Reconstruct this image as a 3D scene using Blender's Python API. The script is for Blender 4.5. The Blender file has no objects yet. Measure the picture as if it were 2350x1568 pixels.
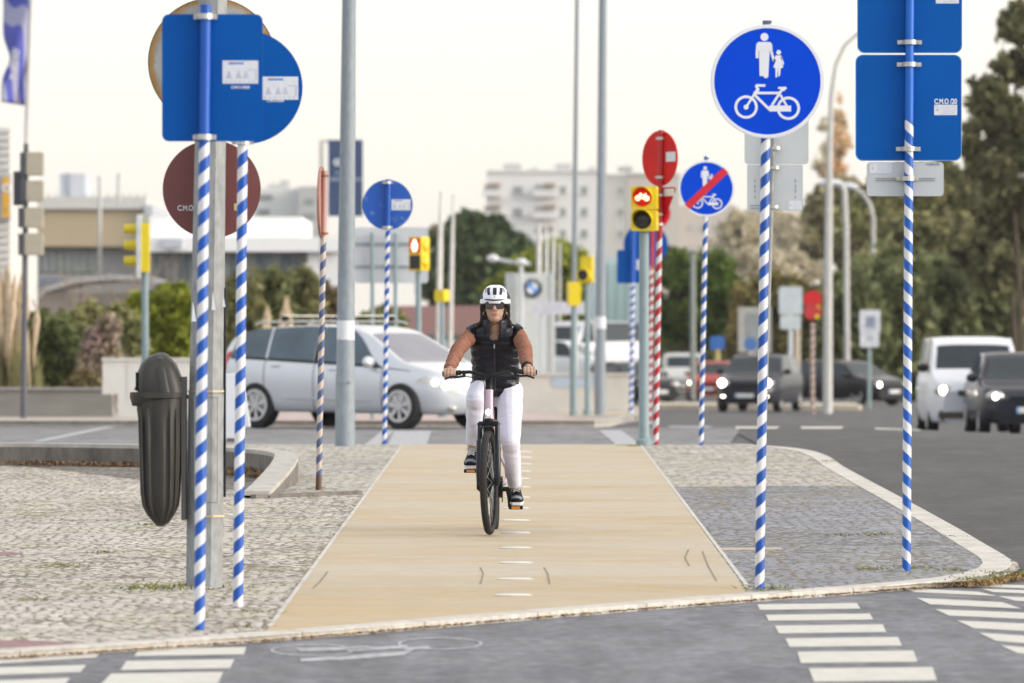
import bpy, bmesh, math, random
import numpy as np
from mathutils import Vector, Matrix, noise
R = math.radians
SC = bpy.context.scene
COL = SC.collection
random.seed(7)

# ------------------------------------------------------------------ camera, world, sun, exposure
F = 13021.0                       # focal length in units of the 2350-wide measuring grid
CAMZ = 1.62
cam_d = bpy.data.cameras.new('camera'); cam = bpy.data.objects.new('camera', cam_d); COL.objects.link(cam)
cam.location = (0, 0, CAMZ); cam.rotation_euler = (R(90), 0, 0)
cam_d.sensor_fit = 'HORIZONTAL'; cam_d.sensor_width = 36.0; cam_d.lens = F / 2350 * 36
cam_d.clip_start = 0.5; cam_d.clip_end = 6000
cam_d.dof.use_dof = True; cam_d.dof.focus_distance = 37.5; cam_d.dof.aperture_fstop = 4.4
SC.camera = cam

SUN_EL, SUN_AZ = 15.0, 108.0        # degrees; azimuth clockwise from +Y (ahead, to the right)
W = bpy.data.worlds.new('World'); SC.world = W; W.use_nodes = True
nt = W.node_tree; bg = nt.nodes['Background']
sky = nt.nodes.new('ShaderNodeTexSky'); sky.sky_type = 'NISHITA'; sky.sun_disc = False
sky.sun_elevation = R(SUN_EL); sky.sun_rotation = R(SUN_AZ); sky.air_density = 1.0; sky.dust_density = 4.0; sky.ozone_density = 1.0
hsv = nt.nodes.new('ShaderNodeHueSaturation'); hsv.inputs['Saturation'].default_value = 0.32
nt.links.new(sky.outputs[0], hsv.inputs['Color'])
veil = nt.nodes.new('ShaderNodeMixRGB'); veil.blend_type = 'ADD'; veil.inputs[0].default_value = 1.0     # thin bright cloud veil
vtc = nt.nodes.new('ShaderNodeTexCoord'); vsx = nt.nodes.new('ShaderNodeSeparateXYZ'); nt.links.new(vtc.outputs['Generated'], vsx.inputs[0])
vmr = nt.nodes.new('ShaderNodeMapRange'); vmr.inputs[1].default_value = -0.3; vmr.inputs[2].default_value = 0.9; nt.links.new(vsx.outputs[1], vmr.inputs[0])
vcol = nt.nodes.new('ShaderNodeMixRGB'); vcol.inputs[1].default_value = (5.5, 5.8, 6.3, 1); vcol.inputs[2].default_value = (6.8, 6.45, 5.85, 1)   # cool behind, warm evening glow ahead
nt.links.new(vmr.outputs[0], vcol.inputs[0]); nt.links.new(vcol.outputs[0], veil.inputs[2])
nt.links.new(hsv.outputs[0], veil.inputs[1])
nt.links.new(veil.outputs[0], bg.inputs['Color']); bg.inputs['Strength'].default_value = 0.10

sl = bpy.data.lights.new('sun', 'SUN'); sl.energy = 1.0; sl.angle = R(26); sl.color = (1.0, 0.87, 0.72)
sun = bpy.data.objects.new('sun', sl); COL.objects.link(sun)
sd = Vector((math.sin(R(SUN_AZ)) * math.cos(R(SUN_EL)), math.cos(R(SUN_AZ)) * math.cos(R(SUN_EL)), math.sin(R(SUN_EL))))
sun.rotation_euler = sd.to_track_quat('Z', 'Y').to_euler()
sun.location = (0, 0, 60)

vs = SC.view_settings
SC.display_settings.display_device = 'sRGB'
vs.view_transform = 'Standard'; vs.look = 'None'; vs.gamma = 1.0; vs.use_curve_mapping = False
vs.exposure = 0.50
SC.cycles.use_denoising = True
try: SC.cycles.denoiser = 'OPENIMAGEDENOISE'
except Exception: pass
SC.cycles.max_bounces = 6; SC.cycles.diffuse_bounces = 3; SC.cycles.glossy_bounces = 3
SC.cycles.transparent_max_bounces = 8; SC.cycles.caustics_reflective = False; SC.cycles.caustics_refractive = False

# ------------------------------------------------------------------ terrain profile and measuring helpers
GY = [-60, 0, 61, 85, 105, 115, 150, 250, 500, 1000, 3500]
GZ = [-0.55, 0.0, 0.562, 0.42, 0.20, 0.11, -0.20, -0.70, -1.6, -3.0, -10.0]
def g(Y): return float(np.interp(Y, GY, GZ))
def drop(Y): return float(np.interp(Y, [0, 32, 60], [0.03, 0.03, 0.08]))     # road below pavement
def fall(x, Y): return 0.20 * float(np.interp(x, [5, 8], [0, 1])) * float(np.interp(Y, [70, 95, 125, 150], [0, 1, 1, 0]))   # cross-fall of the main road
def rz(Y, x=0.0): return g(Y) - drop(Y) - fall(x, Y)
def ux(u, Y): return (u - 1175.0) * Y / F
def vz(v, Y): return CAMZ - (v - 784.0) * Y / F
def yv(v): return 21094.0 / (v - 664.0)          # depth of a pavement point (near plane)
def yr(v): return 21485.0 / (v - 664.0)          # depth of a near-road point
def pv(u, v):
    Y = yv(v); return (ux(u, Y), Y)
def rv(u, v):
    Y = yr(v); return (ux(u, Y), Y)

# ------------------------------------------------------------------ materials
MATS = {}
def new_mat(name):
    m = bpy.data.materials.new(name); m.use_nodes = True
    return m, m.node_tree, m.node_tree.nodes['Principled BSDF']
def nd(t, typ, **kw):
    n = t.nodes.new(typ)
    for k, v in kw.items(): setattr(n, k, v)
    return n
def mth(t, op, a, b=None, c=None):
    n = t.nodes.new('ShaderNodeMath'); n.operation = op
    for i, v in enumerate((a, b, c)):
        if v is None: continue
        if isinstance(v, (int, float)): n.inputs[i].default_value = v
        else: t.links.new(v, n.inputs[i])
    return n.outputs[0]
def mixc(t, fac, a, b, mode='MIX'):
    n = t.nodes.new('ShaderNodeMixRGB'); n.blend_type = mode
    for i, v in ((0, fac), (1, a), (2, b)):
        if isinstance(v, (int, float)): n.inputs[i].default_value = v
        elif isinstance(v, tuple): n.inputs[i].default_value = (v + (1,))[:4]
        else: t.links.new(v, n.inputs[i])
    return n.outputs[0]
def tco(t, scale=(1, 1, 1), which='Object'):
    c = t.nodes.new('ShaderNodeTexCoord'); mp = t.nodes.new('ShaderNodeMapping'); mp.inputs['Scale'].default_value = scale
    t.links.new(c.outputs[which], mp.inputs[0]); return mp.outputs[0]
def nz(t, vec, scale, detail=4, rough=0.55, out='Fac'):
    n = t.nodes.new('ShaderNodeTexNoise'); n.inputs['Scale'].default_value = scale; n.inputs['Detail'].default_value = detail
    n.inputs['Roughness'].default_value = rough; t.links.new(vec, n.inputs['Vector']); return n.outputs[out]
def ramp(t, fac, stops):
    n = t.nodes.new('ShaderNodeValToRGB'); e = n.color_ramp.elements
    while len(e) < len(stops): e.new(0.5)
    for el, (p, c) in zip(e, stops):
        el.position = p; el.color = (c, c, c, 1) if isinstance(c, (int, float)) else tuple(c) + (1,)
    t.links.new(fac, n.inputs[0]); return n.outputs[0]
def bump(t, b, h, strength=0.3, dist=0.01):
    n = t.nodes.new('ShaderNodeBump'); n.inputs['Strength'].default_value = strength; n.inputs['Distance'].default_value = dist
    t.links.new(h, n.inputs['Height']); t.links.new(n.outputs[0], b.inputs['Normal'])
def mat(name, col, rough=0.5, metal=0.0, var=0.12, scale=6.0, coat=0.0, bmp=0.0, bscale=40, spec=0.5, stretch=(1, 1, 1)):
    if name in MATS: return MATS[name]
    m, t, b = new_mat(name)
    v = tco(t, stretch); f = nz(t, v, scale, 5)
    k = ramp(t, f, [(0.3, 1 - var), (0.7, 1 + var)])
    t.links.new(mixc(t, 1.0, tuple(col), k, 'MULTIPLY'), b.inputs['Base Color'])
    b.inputs['Roughness'].default_value = rough; b.inputs['Metallic'].default_value = metal
    b.inputs['Coat Weight'].default_value = coat; b.inputs['Coat Roughness'].default_value = 0.06
    b.inputs['Specular IOR Level'].default_value = spec
    if bmp: bump(t, b, nz(t, v, bscale, 4), bmp, 0.01)
    MATS[name] = m; return m
def glow(name, col, strength):
    if name in MATS: return MATS[name]
    m, t, b = new_mat(name)
    b.inputs['Base Color'].default_value = tuple(col) + (1,); b.inputs['Emission Color'].default_value = tuple(col) + (1,)
    b.inputs['Emission Strength'].default_value = strength; MATS[name] = m; return m
def stripes(name, ca, cb, pitch=0.123, sgn=-1, solid_above=99.0, solid=None, duty=0.5, wear=0.0, rust_below=-1.0, phase=0.0):
    m, t, b = new_mat(name)
    c = t.nodes.new('ShaderNodeTexCoord'); s = t.nodes.new('ShaderNodeSeparateXYZ'); t.links.new(c.outputs['Object'], s.inputs[0])
    ang = mth(t, 'DIVIDE', mth(t, 'ARCTAN2', s.outputs[1], s.outputs[0]), 2 * math.pi)
    wob = mth(t, 'MULTIPLY', nz(t, c.outputs['Object'], 3.0, 2), 0.07)
    q = mth(t, 'ADD', mth(t, 'DIVIDE', s.outputs[2], pitch), mth(t, 'MULTIPLY', ang, sgn))
    q = mth(t, 'FRACT', mth(t, 'ADD', mth(t, 'ADD', q, wob), 40.0 + phase))
    col = mixc(t, mth(t, 'LESS_THAN', q, duty), tuple(cb), tuple(ca))
    dirt = ramp(t, nz(t, tco(t, (1, 1, .25)), 30, 5), [(0.35, 0.86), (0.65, 1.0)])
    col = mixc(t, 1.0, col, dirt, 'MULTIPLY')
    if solid: col = mixc(t, mth(t, 'GREATER_THAN', s.outputs[2], solid_above), col, tuple(solid))
    if wear:
        w = ramp(t, nz(t, tco(t, (1, 1, 1)), 90, 4), [(0.62, 0.0), (0.70, 1.0)])
        col = mixc(t, mth(t, 'MULTIPLY', w, wear), col, (0.42, 0.36, 0.31))
    if rust_below > 0:
        rb = mth(t, 'LESS_THAN', mth(t, 'ADD', s.outputs[2], mth(t, 'MULTIPLY', nz(t, c.outputs['Object'], 25, 3), 0.08)), rust_below)
        col = mixc(t, rb, col, (0.10, 0.045, 0.025))
    t.links.new(col, b.inputs['Base Color']); b.inputs['Roughness'].default_value = 0.45
    return m

# ------------------------------------------------------------------ mesh builder
class MB:
    def __init__(self): self.v = []; self.f = []; self.mi = []
    def add(self, vs, fs, mi=0):
        o = len(self.v); self.v += [tuple(p) for p in vs]
        self.f += [tuple(i + o for i in f) for f in fs]; self.mi += [mi] * len(fs); return self
    def box(self, c, s, rot=None, mi=0):
        x, y, z = s[0] / 2, s[1] / 2, s[2] / 2
        vs = [Vector((sx * x, sy * y, sz * z)) for sx in (-1, 1) for sy in (-1, 1) for sz in (-1, 1)]
        if rot is not None: vs = [rot @ p for p in vs]
        vs = [p + Vector(c) for p in vs]
        return self.add(vs, [(0, 1, 3, 2), (4, 6, 7, 5), (0, 4, 5, 1), (2, 3, 7, 6), (0, 2, 6, 4), (1, 5, 7, 3)], mi)
    def cyl(self, p0, p1, r0, r1=None, n=16, mi=0, caps=True):
        return self.tube([p0, p1], [r0, r0 if r1 is None else r1], n, mi, caps)
    def tube(self, pts, r, n=10, mi=0, caps=True, flat=1.0):
        pts = [Vector(p) for p in pts]
        if isinstance(r, (int, float)): r = [r] * len(pts)
        vs = []; fs = []; up = None
        for i, p in enumerate(pts):
            a = pts[max(i - 1, 0)]; b = pts[min(i + 1, len(pts) - 1)]
            d = (b - a).normalized()
            if up is None: up = Vector((0, 1, 0)) if abs(d.y) < 0.9 else Vector((1, 0, 0))
            s = d.cross(up).normalized(); up = s.cross(d).normalized()
            for k in range(n):
                w = 2 * math.pi * k / n
                vs.append(p + (s * math.cos(w) + up * math.sin(w) * flat) * r[i])
        for i in range(len(pts) - 1):
            for k in range(n):
                fs.append((i * n + k, i * n + (k + 1) % n, (i + 1) * n + (k + 1) % n, (i + 1) * n + k))
        if caps: fs += [tuple(range(n))[::-1], tuple((len(pts) - 1) * n + k for k in range(n))]
        return self.add(vs, fs, mi)
    def lathe(self, prof, c=(0, 0, 0), axis='Z', n=32, mi=0, rot=None, caps=True):
        vs = []; fs = []
        for (r, h) in prof:
            for k in range(n):
                w = 2 * math.pi * k / n; a, b = r * math.cos(w), r * math.sin(w)
                p = Vector((a, b, h)) if axis == 'Z' else (Vector((a, -h, b)) if axis == 'Y' else Vector((h, a, b)))
                if rot is not None: p = rot @ p
                vs.append(p + Vector(c))
        for i in range(len(prof) - 1):
            for k in range(n): fs.append((i * n + k, i * n + (k + 1) % n, (i + 1) * n + (k + 1) % n, (i + 1) * n + k))
        if caps: fs += [tuple(range(n))[::-1], tuple((len(prof) - 1) * n + k for k in range(n))]
        return self.add(vs, fs, mi)
    def prism(self, poly, y0, y1, mi=0, plane='XZ'):
        """extrude a 2-D outline; XZ: along y, XY: along z, YZ: along x"""
        n = len(poly)
        def P(a, b, h): return (a, h, b) if plane == 'XZ' else ((a, b, h) if plane == 'XY' else (h, a, b))
        vs = [P(a, b, y0) for a, b in poly] + [P(a, b, y1) for a, b in poly]
        fs = [tuple(range(n)), tuple(range(2 * n - 1, n - 1, -1))] + [(i, i + n, (i + 1) % n + n, (i + 1) % n) for i in range(n)]
        return self.add(vs, fs, mi)
    def ring(self, c, ro, ri, y0, y1, n=32, mi=0, sx=1.0):
        vs = []; fs = []
        for r, y in ((ro, y0), (ri, y0), (ri, y1), (ro, y1)):
            for k in range(n):
                w = 2 * math.pi * k / n; vs.append((c[0] + sx * r * math.cos(w), y, c[1] + r * math.sin(w)))
        for j in range(4):
            for k in range(n): fs.append((j * n + k, j * n + (k + 1) % n, ((j + 1) % 4) * n + (k + 1) % n, ((j + 1) % 4) * n + k))
        return self.add(vs, fs, mi)
    def sph(self, c, r, n=16, m=10, mi=0, rot=None):
        rx, ry, rz_ = (r, r, r) if isinstance(r, (int, float)) else r
        vs = []; fs = []
        for i in range(m + 1):
            t = math.pi * i / m
            for k in range(n):
                w = 2 * math.pi * k / n
                p = Vector((rx * math.sin(t) * math.cos(w), ry * math.sin(t) * math.sin(w), rz_ * math.cos(t)))
                if rot is not None: p = rot @ p
                vs.append(p + Vector(c))
        for i in range(m):
            for k in range(n): fs.append((i * n + k, (i + 1) * n + k, (i + 1) * n + (k + 1) % n, i * n + (k + 1) % n))
        return self.add(vs, fs, mi)
    def loft(self, secs, mi=0, caps=True, closed=True):
        n = len(secs[0]); vs = [p for s in secs for p in s]; fs = []
        for i in range(len(secs) - 1):
            for k in range(n if closed else n - 1): fs.append((i * n + k, i * n + (k + 1) % n, (i + 1) * n + (k + 1) % n, (i + 1) * n + k))
        if caps: fs += [tuple(range(n))[::-1], tuple((len(secs) - 1) * n + k for k in range(n))]
        return self.add(vs, fs, mi)
    def build(self, name, m, parent=None, smooth=35, loc=None, rot=None, fix=True, bevel=0.0, raw=False):
        me = bpy.data.meshes.new(name); me.from_pydata(self.v, [], self.f)
        ms = m if isinstance(m, (list, tuple)) else [m]
        for x in ms: me.materials.append(x)
        if len(ms) > 1: me.polygons.foreach_set('material_index', self.mi)
        me.validate(verbose=False)
        if not raw:
            bm = bmesh.new(); bm.from_mesh(me)
            bmesh.ops.remove_doubles(bm, verts=bm.verts, dist=1e-5)
            if fix: bmesh.ops.recalc_face_normals(bm, faces=bm.faces)
            if bevel: bmesh.ops.bevel(bm, geom=[e for e in bm.edges if len(e.link_faces) == 2 and e.calc_face_angle(0) > R(40)], offset=bevel, segments=2, affect='EDGES', clamp_overlap=True)
            if smooth:
                for f in bm.faces: f.smooth = True
                for e in bm.edges:
                    if len(e.link_faces) == 2 and e.calc_face_angle(0) > R(smooth): e.smooth = False
            bm.to_mesh(me); bm.free()
        o = bpy.data.objects.new(name, me); COL.objects.link(o)
        if parent is not None: o.parent = parent
        if loc is not None: o.location = loc
        if rot is not None: o.rotation_euler = rot
        return o
def tag(o, label=None, cat=None, group=None, kind=None):
    for k, v in (('label', label), ('category', cat), ('group', group), ('kind', kind)):
        if v: o[k] = v
    return o
def thing(name, label, cat, loc=(0, 0, 0), rz_=0.0, group=None):
    o = bpy.data.objects.new(name, None); COL.objects.link(o); o.empty_display_size = 0.2
    o.location = loc; o.rotation_euler = (0, 0, rz_); return tag(o, label, cat, group)
def copy_tree(o, parent=None):
    c = o.copy(); COL.objects.link(c)
    if parent is not None: c.parent = parent
    for ch in list(o.children): copy_tree(ch, c)
    return c
def rrect(w, h, r, n=6, cx=0, cz=0):
    pts = []
    for (sx, sz, a0) in ((1, 1, 0), (-1, 1, 90), (-1, -1, 180), (1, -1, 270)):
        for k in range(n + 1):
            a = R(a0 + 90 * k / n); pts.append((cx + sx * (w / 2 - r) + r * math.cos(a), cz + sz * (h / 2 - r) + r * math.sin(a)))
    return pts
def circ(r, n=40, cx=0, cz=0): return [(cx + r * math.cos(2 * math.pi * k / n), cz + r * math.sin(2 * math.pi * k / n)) for k in range(n)]
def text(s, size, m, parent, loc, rot=(R(90), 0, 0), name='lettering', sx=1.0, depth=0.001, align='CENTER', bold=0.0):
    cu = bpy.data.curves.new('t', 'FONT'); cu.body = s; cu.size = size; cu.align_x = align; cu.align_y = 'CENTER'; cu.extrude = depth; cu.offset = bold
    to = bpy.data.objects.new('t', cu); COL.objects.link(to)
    dg = bpy.context.evaluated_depsgraph_get(); me = bpy.data.meshes.new_from_object(to.evaluated_get(dg))
    bpy.data.objects.remove(to); bpy.data.curves.remove(cu)
    me.materials.clear(); me.materials.append(m); me.name = name
    o = bpy.data.objects.new(name, me); COL.objects.link(o); o.parent = parent; o.location = loc; o.rotation_euler = rot; o.scale = (sx, 1, 1)
    return o
# ------------------------------------------------------------------ ground
def asphalt(name, base, warm, gl=0.0):
    m, t, b = new_mat(name); v = tco(t)
    fine = nz(t, v, 260, 3, .7); mid = nz(t, v, 14, 5, .65); big = nz(t, v, 0.6, 4)
    st = nz(t, tco(t, (2.5, .35, 1)), 1.4, 4)
    k = mixc(t, 1.0, ramp(t, fine, [(0.3, 0.62), (0.7, 1.38)]), ramp(t, mid, [(0.3, 0.62), (0.7, 1.36)]), 'MULTIPLY')
    k = mixc(t, 1.0, k, ramp(t, big, [(0.3, 0.85), (0.7, 1.15)]), 'MULTIPLY')
    k = mixc(t, 1.0, k, ramp(t, st, [(0.35, 0.82), (0.65, 1.14)]), 'MULTIPLY'); k = mixc(t, 1.0, k, ramp(t, nz(t, v, 5.5, 5, .7), [(0.35, 0.84), (0.65, 1.14)]), 'MULTIPLY')
    c = mixc(t, 1.0, mixc(t, ramp(t, nz(t, v, 3.0, 3), [(.35, 0.0), (.65, 1.0)]), base, warm), k, 'MULTIPLY')
    sp = ramp(t, nz(t, v, 420, 2), [(0.70, 0.0), (0.74, 1.0)])
    c = mixc(t, mth(t, 'MULTIPLY', sp, .5), c, (0.45, 0.44, 0.42))
    t.links.new(c, b.inputs['Base Color']); b.inputs['Roughness'].default_value = 0.82 - gl; b.inputs['Specular IOR Level'].default_value = 0.35
    bump(t, b, fine, .35, .006); return m
def paving(name, stone_a, stone_b, joint, moss, size=0.085, mosslines=(), rows=1.0, jw=0.105):
    m, t, b = new_mat(name); v = tco(t)
    dist = nz(t, v, 3.5, 3, .6, 'Color')
    vv = nd(t, 'ShaderNodeVectorMath', operation='MULTIPLY_ADD'); t.links.new(dist, vv.inputs[0]); vv.inputs[1].default_value = (.05, .05, 0); t.links.new(v, vv.inputs[2])
    def vor(feature):
        n = nd(t, 'ShaderNodeTexVoronoi'); n.feature = feature; n.inputs['Scale'].default_value = 1 / size; n.inputs['Randomness'].default_value = 0.85
        t.links.new(vv.outputs[0], n.inputs['Vector']); return n
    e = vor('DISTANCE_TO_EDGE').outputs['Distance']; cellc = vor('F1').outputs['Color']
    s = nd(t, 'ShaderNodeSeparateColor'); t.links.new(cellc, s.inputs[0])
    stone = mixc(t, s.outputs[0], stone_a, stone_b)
    stone = mixc(t, 1.0, stone, ramp(t, s.outputs[1], [(0.0, 0.40), (0.07, 0.55), (0.13, 0.94), (1.0, 1.10)]), 'MULTIPLY')  # tone varies per sett; the darkest few paint in shade of uneven stones
    stone = mixc(t, 1.0, stone, ramp(t, nz(t, v, 1.1, 5, .6), [(0.3, 0.84), (0.7, 1.12)]), 'MULTIPLY')
    stone = mixc(t, 1.0, stone, ramp(t, nz(t, v, 70, 3), [(0.3, 0.86), (0.7, 1.12)]), 'MULTIPLY')
    wid = mth(t, 'ADD', jw, mth(t, 'MULTIPLY', mth(t, 'SUBTRACT', nz(t, v, 2.2, 4), .5), .35))
    jm = mth(t, 'LESS_THAN', e, wid)
    grn = ramp(t, nz(t, v, 1.3, 4), [(0.48, 0.0), (0.62, 1.0)])
    jc = mixc(t, grn, joint, moss)
    c = mixc(t, mth(t, 'MULTIPLY', jm, 0.97), stone, jc)
    spot = ramp(t, nz(t, v, 0.9, 6, .75), [(0.66, 0.0), (0.74, 0.6)])
    c = mixc(t, spot, c, moss)
    if mosslines:
        sx = nd(t, 'ShaderNodeSeparateXYZ'); t.links.new(v, sx.inputs[0])
        for (x0, wd) in mosslines:
            off = mth(t, 'MULTIPLY', mth(t, 'SUBTRACT', nz(t, v, 5, 4), .5), .10)
            d = mth(t, 'ABSOLUTE', mth(t, 'ADD', mth(t, 'SUBTRACT', sx.outputs[0], x0), off))
            k = mth(t, 'MULTIPLY', mth(t, 'LESS_THAN', d, wd), ramp(t, nz(t, v, 2.6, 4), [(.42, 0.0), (.56, .85)]))
            c = mixc(t, k, c, (.19, .145, .08))
    t.links.new(c, b.inputs['Base Color']); b.inputs['Roughness'].default_value = 0.7
    h = mth(t, 'MINIMUM', e, 0.25)
    bump(t, b, h, .8, .03); return m
def path_mat():
    m, t, b = new_mat('ochre_path'); v = tco(t)
    st = nz(t, tco(t, (.45, 1.0, 1)), 1.9, 6, .66); st2 = nz(t, tco(t, (.7, 1.3, 1)), 7, 6, .75); fine = nz(t, v, 190, 3, .7)
    c = mixc(t, ramp(t, st, [(0.40, 0.0), (0.68, 1.0)]), (0.475, 0.395, 0.288), (0.46, 0.332, 0.172))
    c = mixc(t, ramp(t, nz(t, tco(t, (.3, .6, 1)), .8, 3), [(.4, 0.0), (.65, .7)]), c, (0.505, 0.44, 0.345))
    sx = nd(t, 'ShaderNodeSeparateXYZ'); t.links.new(v, sx.inputs[0])
    far = nd(t, 'ShaderNodeMapRange'); t.links.new(sx.outputs[1], far.inputs[0]); far.inputs[1].default_value = 26; far.inputs[2].default_value = 31
    far.inputs[3].default_value = .7; far.inputs[4].default_value = 0
    c = mixc(t, far.outputs[0], c, (0.50, 0.345, 0.16))
    c = mixc(t, 1.0, c, ramp(t, st2, [(0.3, 0.87), (0.7, 1.10)]), 'MULTIPLY')
    c = mixc(t, 1.0, c, ramp(t, fine, [(0.3, 0.84), (0.7, 1.14)]), 'MULTIPLY')
    dark = ramp(t, nz(t, v, 34, 2), [(0.77, 0.0), (0.79, 0.8)])
    c = mixc(t, dark, c, (0.12, .09, .06))
    t.links.new(c, b.inputs['Base Color']); b.inputs['Roughness'].default_value = 0.75
    bump(t, b, fine, .25, .004); return m
M_ROAD = asphalt('asphalt_road', (0.092, 0.090, 0.092), (0.105, 0.100, 0.098))
M_NEAR = asphalt('asphalt_near', (0.160, 0.160, 0.176), (0.182, 0.179, 0.188))
M_DARKROAD = asphalt('asphalt_dark', (0.056, 0.054, 0.056), (0.070, 0.065, 0.063), .12)
M_FARROAD = asphalt('asphalt_far', (0.20, 0.198, 0.205), (0.215, 0.208, 0.208))
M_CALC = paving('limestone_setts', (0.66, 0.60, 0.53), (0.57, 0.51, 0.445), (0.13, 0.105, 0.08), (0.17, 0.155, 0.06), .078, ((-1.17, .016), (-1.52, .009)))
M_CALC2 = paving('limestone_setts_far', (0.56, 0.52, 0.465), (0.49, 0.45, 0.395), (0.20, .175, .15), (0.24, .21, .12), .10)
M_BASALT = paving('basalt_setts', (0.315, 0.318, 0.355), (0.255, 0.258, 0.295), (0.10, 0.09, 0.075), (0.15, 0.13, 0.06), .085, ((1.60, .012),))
M_KERB, t_, b_ = new_mat('kerb_limestone'); v_ = tco(t_)
kx = nd(t_, 'ShaderNodeSeparateXYZ'); t_.links.new(v_, kx.inputs[0])
kj = mth(t_, 'LESS_THAN', mth(t_, 'FRACT', mth(t_, 'ADD', mth(t_, 'DIVIDE', mth(t_, 'ADD', kx.outputs[0], mth(t_, 'MULTIPLY', kx.outputs[1], .45)), .92), 50.0)), .014)
kc = mixc(t_, 1.0, mixc(t_, ramp(t_, nz(t_, v_, 4, 5, .65), [(.42, 0.0), (.66, .75)]), (0.60, 0.565, 0.51), (0.44, 0.40, 0.335)), ramp(t_, nz(t_, v_, 26, 4), [(.3, .82), (.7, 1.12)]), 'MULTIPLY')
t_.links.new(mixc(t_, mth(t_, 'MULTIPLY', kj, .7), kc, (.16, .13, .10)), b_.inputs['Base Color']); b_.inputs['Roughness'].default_value = .8; bump(t_, b_, nz(t_, v_, 30, 4), .3, .01)
M_CONC = mat('weathered_concrete', (0.16, 0.145, 0.125), .85, var=.4, scale=5, bmp=.4, stretch=(2.2, 2.2, .6))
M_COPING = mat('pale_concrete', (0.44, 0.415, 0.37), .85, var=.18, scale=9, bmp=.3)
M_LINE, t_, b_ = new_mat('road_paint'); v_ = tco(t_)
pw = mth(t_, 'MULTIPLY', ramp(t_, nz(t_, v_, 38, 5, .75), [(.54, 0.0), (.66, 1.0)]), ramp(t_, nz(t_, v_, 3.0, 3), [(.40, .15), (.65, .75)]))
t_.links.new(mixc(t_, pw, mixc(t_, 1.0, (0.60, 0.575, 0.51), ramp(t_, nz(t_, v_, 9, 4), [(.3, .88), (.7, 1.06)]), 'MULTIPLY'), (.30, .29, .275)), b_.inputs['Base Color']); b_.inputs['Roughness'].default_value = .7
M_LINEW, t_, b_ = new_mat('worn_road_paint'); v_ = tco(t_)
pw = ramp(t_, nz(t_, tco(t_, (1, .3, 1)), 22, 5, .75), [(.42, 0.15), (.62, .9)])
t_.links.new(mixc(t_, pw, (0.50, 0.50, 0.51), (.245, .245, .26)), b_.inputs['Base Color']); b_.inputs['Roughness'].default_value = .8
M_PINK = mat('red_setts', (0.27, 0.155, 0.155), .8, var=.25, scale=22, bmp=.3)
M_PATH = path_mat()

def sheet(name, poly, dz, m, kind='structure', road=False, label=None, cat=None):
    """flat polygon following the terrain profile"""
    bm = bmesh.new(); vs = [bm.verts.new((x, y, 0)) for x, y in poly]; f = bm.faces.new(vs)
    ys = [y for _, y in poly]
    for k in GY[1:-1] + [32, 60, 70, 95, 125]:
        if min(ys) < k < max(ys):
            bmesh.ops.bisect_plane(bm, geom=bm.verts[:] + bm.edges[:] + bm.faces[:], plane_co=(0, k, 0), plane_no=(0, 1, 0))
    if road:
        for k in (5, 8): bmesh.ops.bisect_plane(bm, geom=bm.verts[:] + bm.edges[:] + bm.faces[:], plane_co=(k, 0, 0), plane_no=(1, 0, 0))
    bmesh.ops.triangulate(bm, faces=bm.faces[:])
    for v in bm.verts: v.co.z = (rz(v.co.y, v.co.x) if road else g(v.co.y)) + dz
    bmesh.ops.recalc_face_normals(bm, faces=bm.faces)
    for f in bm.faces:
        if f.normal.z < 0: f.normal_flip()
    me = bpy.data.meshes.new(name); bm.to_mesh(me); bm.free(); me.materials.append(m)
    o = bpy.data.objects.new(name, me); COL.objects.link(o); return tag(o, label, cat, None, kind)
def strip(pts, w0, w1):
    """polygon band along a ground polyline, from offset w0 to w1 (left positive)"""
    a = []; b = []
    for i, p in enumerate(pts):
        q0 = Vector(pts[max(i - 1, 0)]); q1 = Vector(pts[min(i + 1, len(pts) - 1)]); d = (q1 - q0).normalized(); n = Vector((-d.y, d.x))
        a.append(Vector(p) + n * w0); b.append(Vector(p) + n * w1)
    return a, b

sheet('ground', [(-900, -60), (900, -60), (900, 3500), (-900, 3500)], -.012, M_ROAD, road=True)
# near street (lighter, worn asphalt)
near_edge = [(-400, 1523), (0, 1500), (300, 1481), (600, 1461), (850, 1441), (1100, 1419), (1400, 1394), (1720, 1369), (2000, 1349), (2150, 1338), (2250, 1331), (2310, 1320), (2340, 1306),
             (2335, 1292), (2290, 1268), (2200, 1215), (2100, 1160), (2000, 1107), (1935, 1072), (1905, 1050), (1870, 1036), (1820, 1028), (1760, 1023), (1700, 1020.5)]
edge = [pv(u, v) for u, v in near_edge]
sheet('near_road', [(-9, 12), (14, 12), (14, 34), (edge[12][0] + .1, edge[12][1] + .4), (edge[12][0] - .1, edge[12][1] + .6), (-9, 33)], 0.0, M_NEAR, road=True)
rd = [rv(u, v) for u, v in ((2360, 1318), (2330, 1300), (2290, 1280), (2200, 1225), (2100, 1168), (2000, 1115), (1930, 1076), (1870, 1040), (1760, 1024))]
sheet('main_road', rd + [(3.0, 75), (6, 105), (40, 105), (14, 34), (rd[0][0] + 2, rd[0][1])], 0.001, M_DARKROAD, road=True)
sheet('crossing_road', [(-30, 58.5), (2.2, 58.5), (3.3, 82), (3.3, 84), (-30, 84)], -.001, M_FARROAD, road=True)
left_far = -9.0
pav = edge + [(left_far, 59.25), (left_far, edge[0][1])]
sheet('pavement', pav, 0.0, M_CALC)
EDGE_I = [(-1.165, yv(1461)), (-1.14, 59.2), (1.335, 59.2), (1.30, 44), (1.275, yv(1372))]
fr = [pv(u, v) for u, v in ((1720, 1367.5), (1400, 1392.5), (1100, 1417.5), (850, 1439.5), (602, 1459))]
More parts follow.
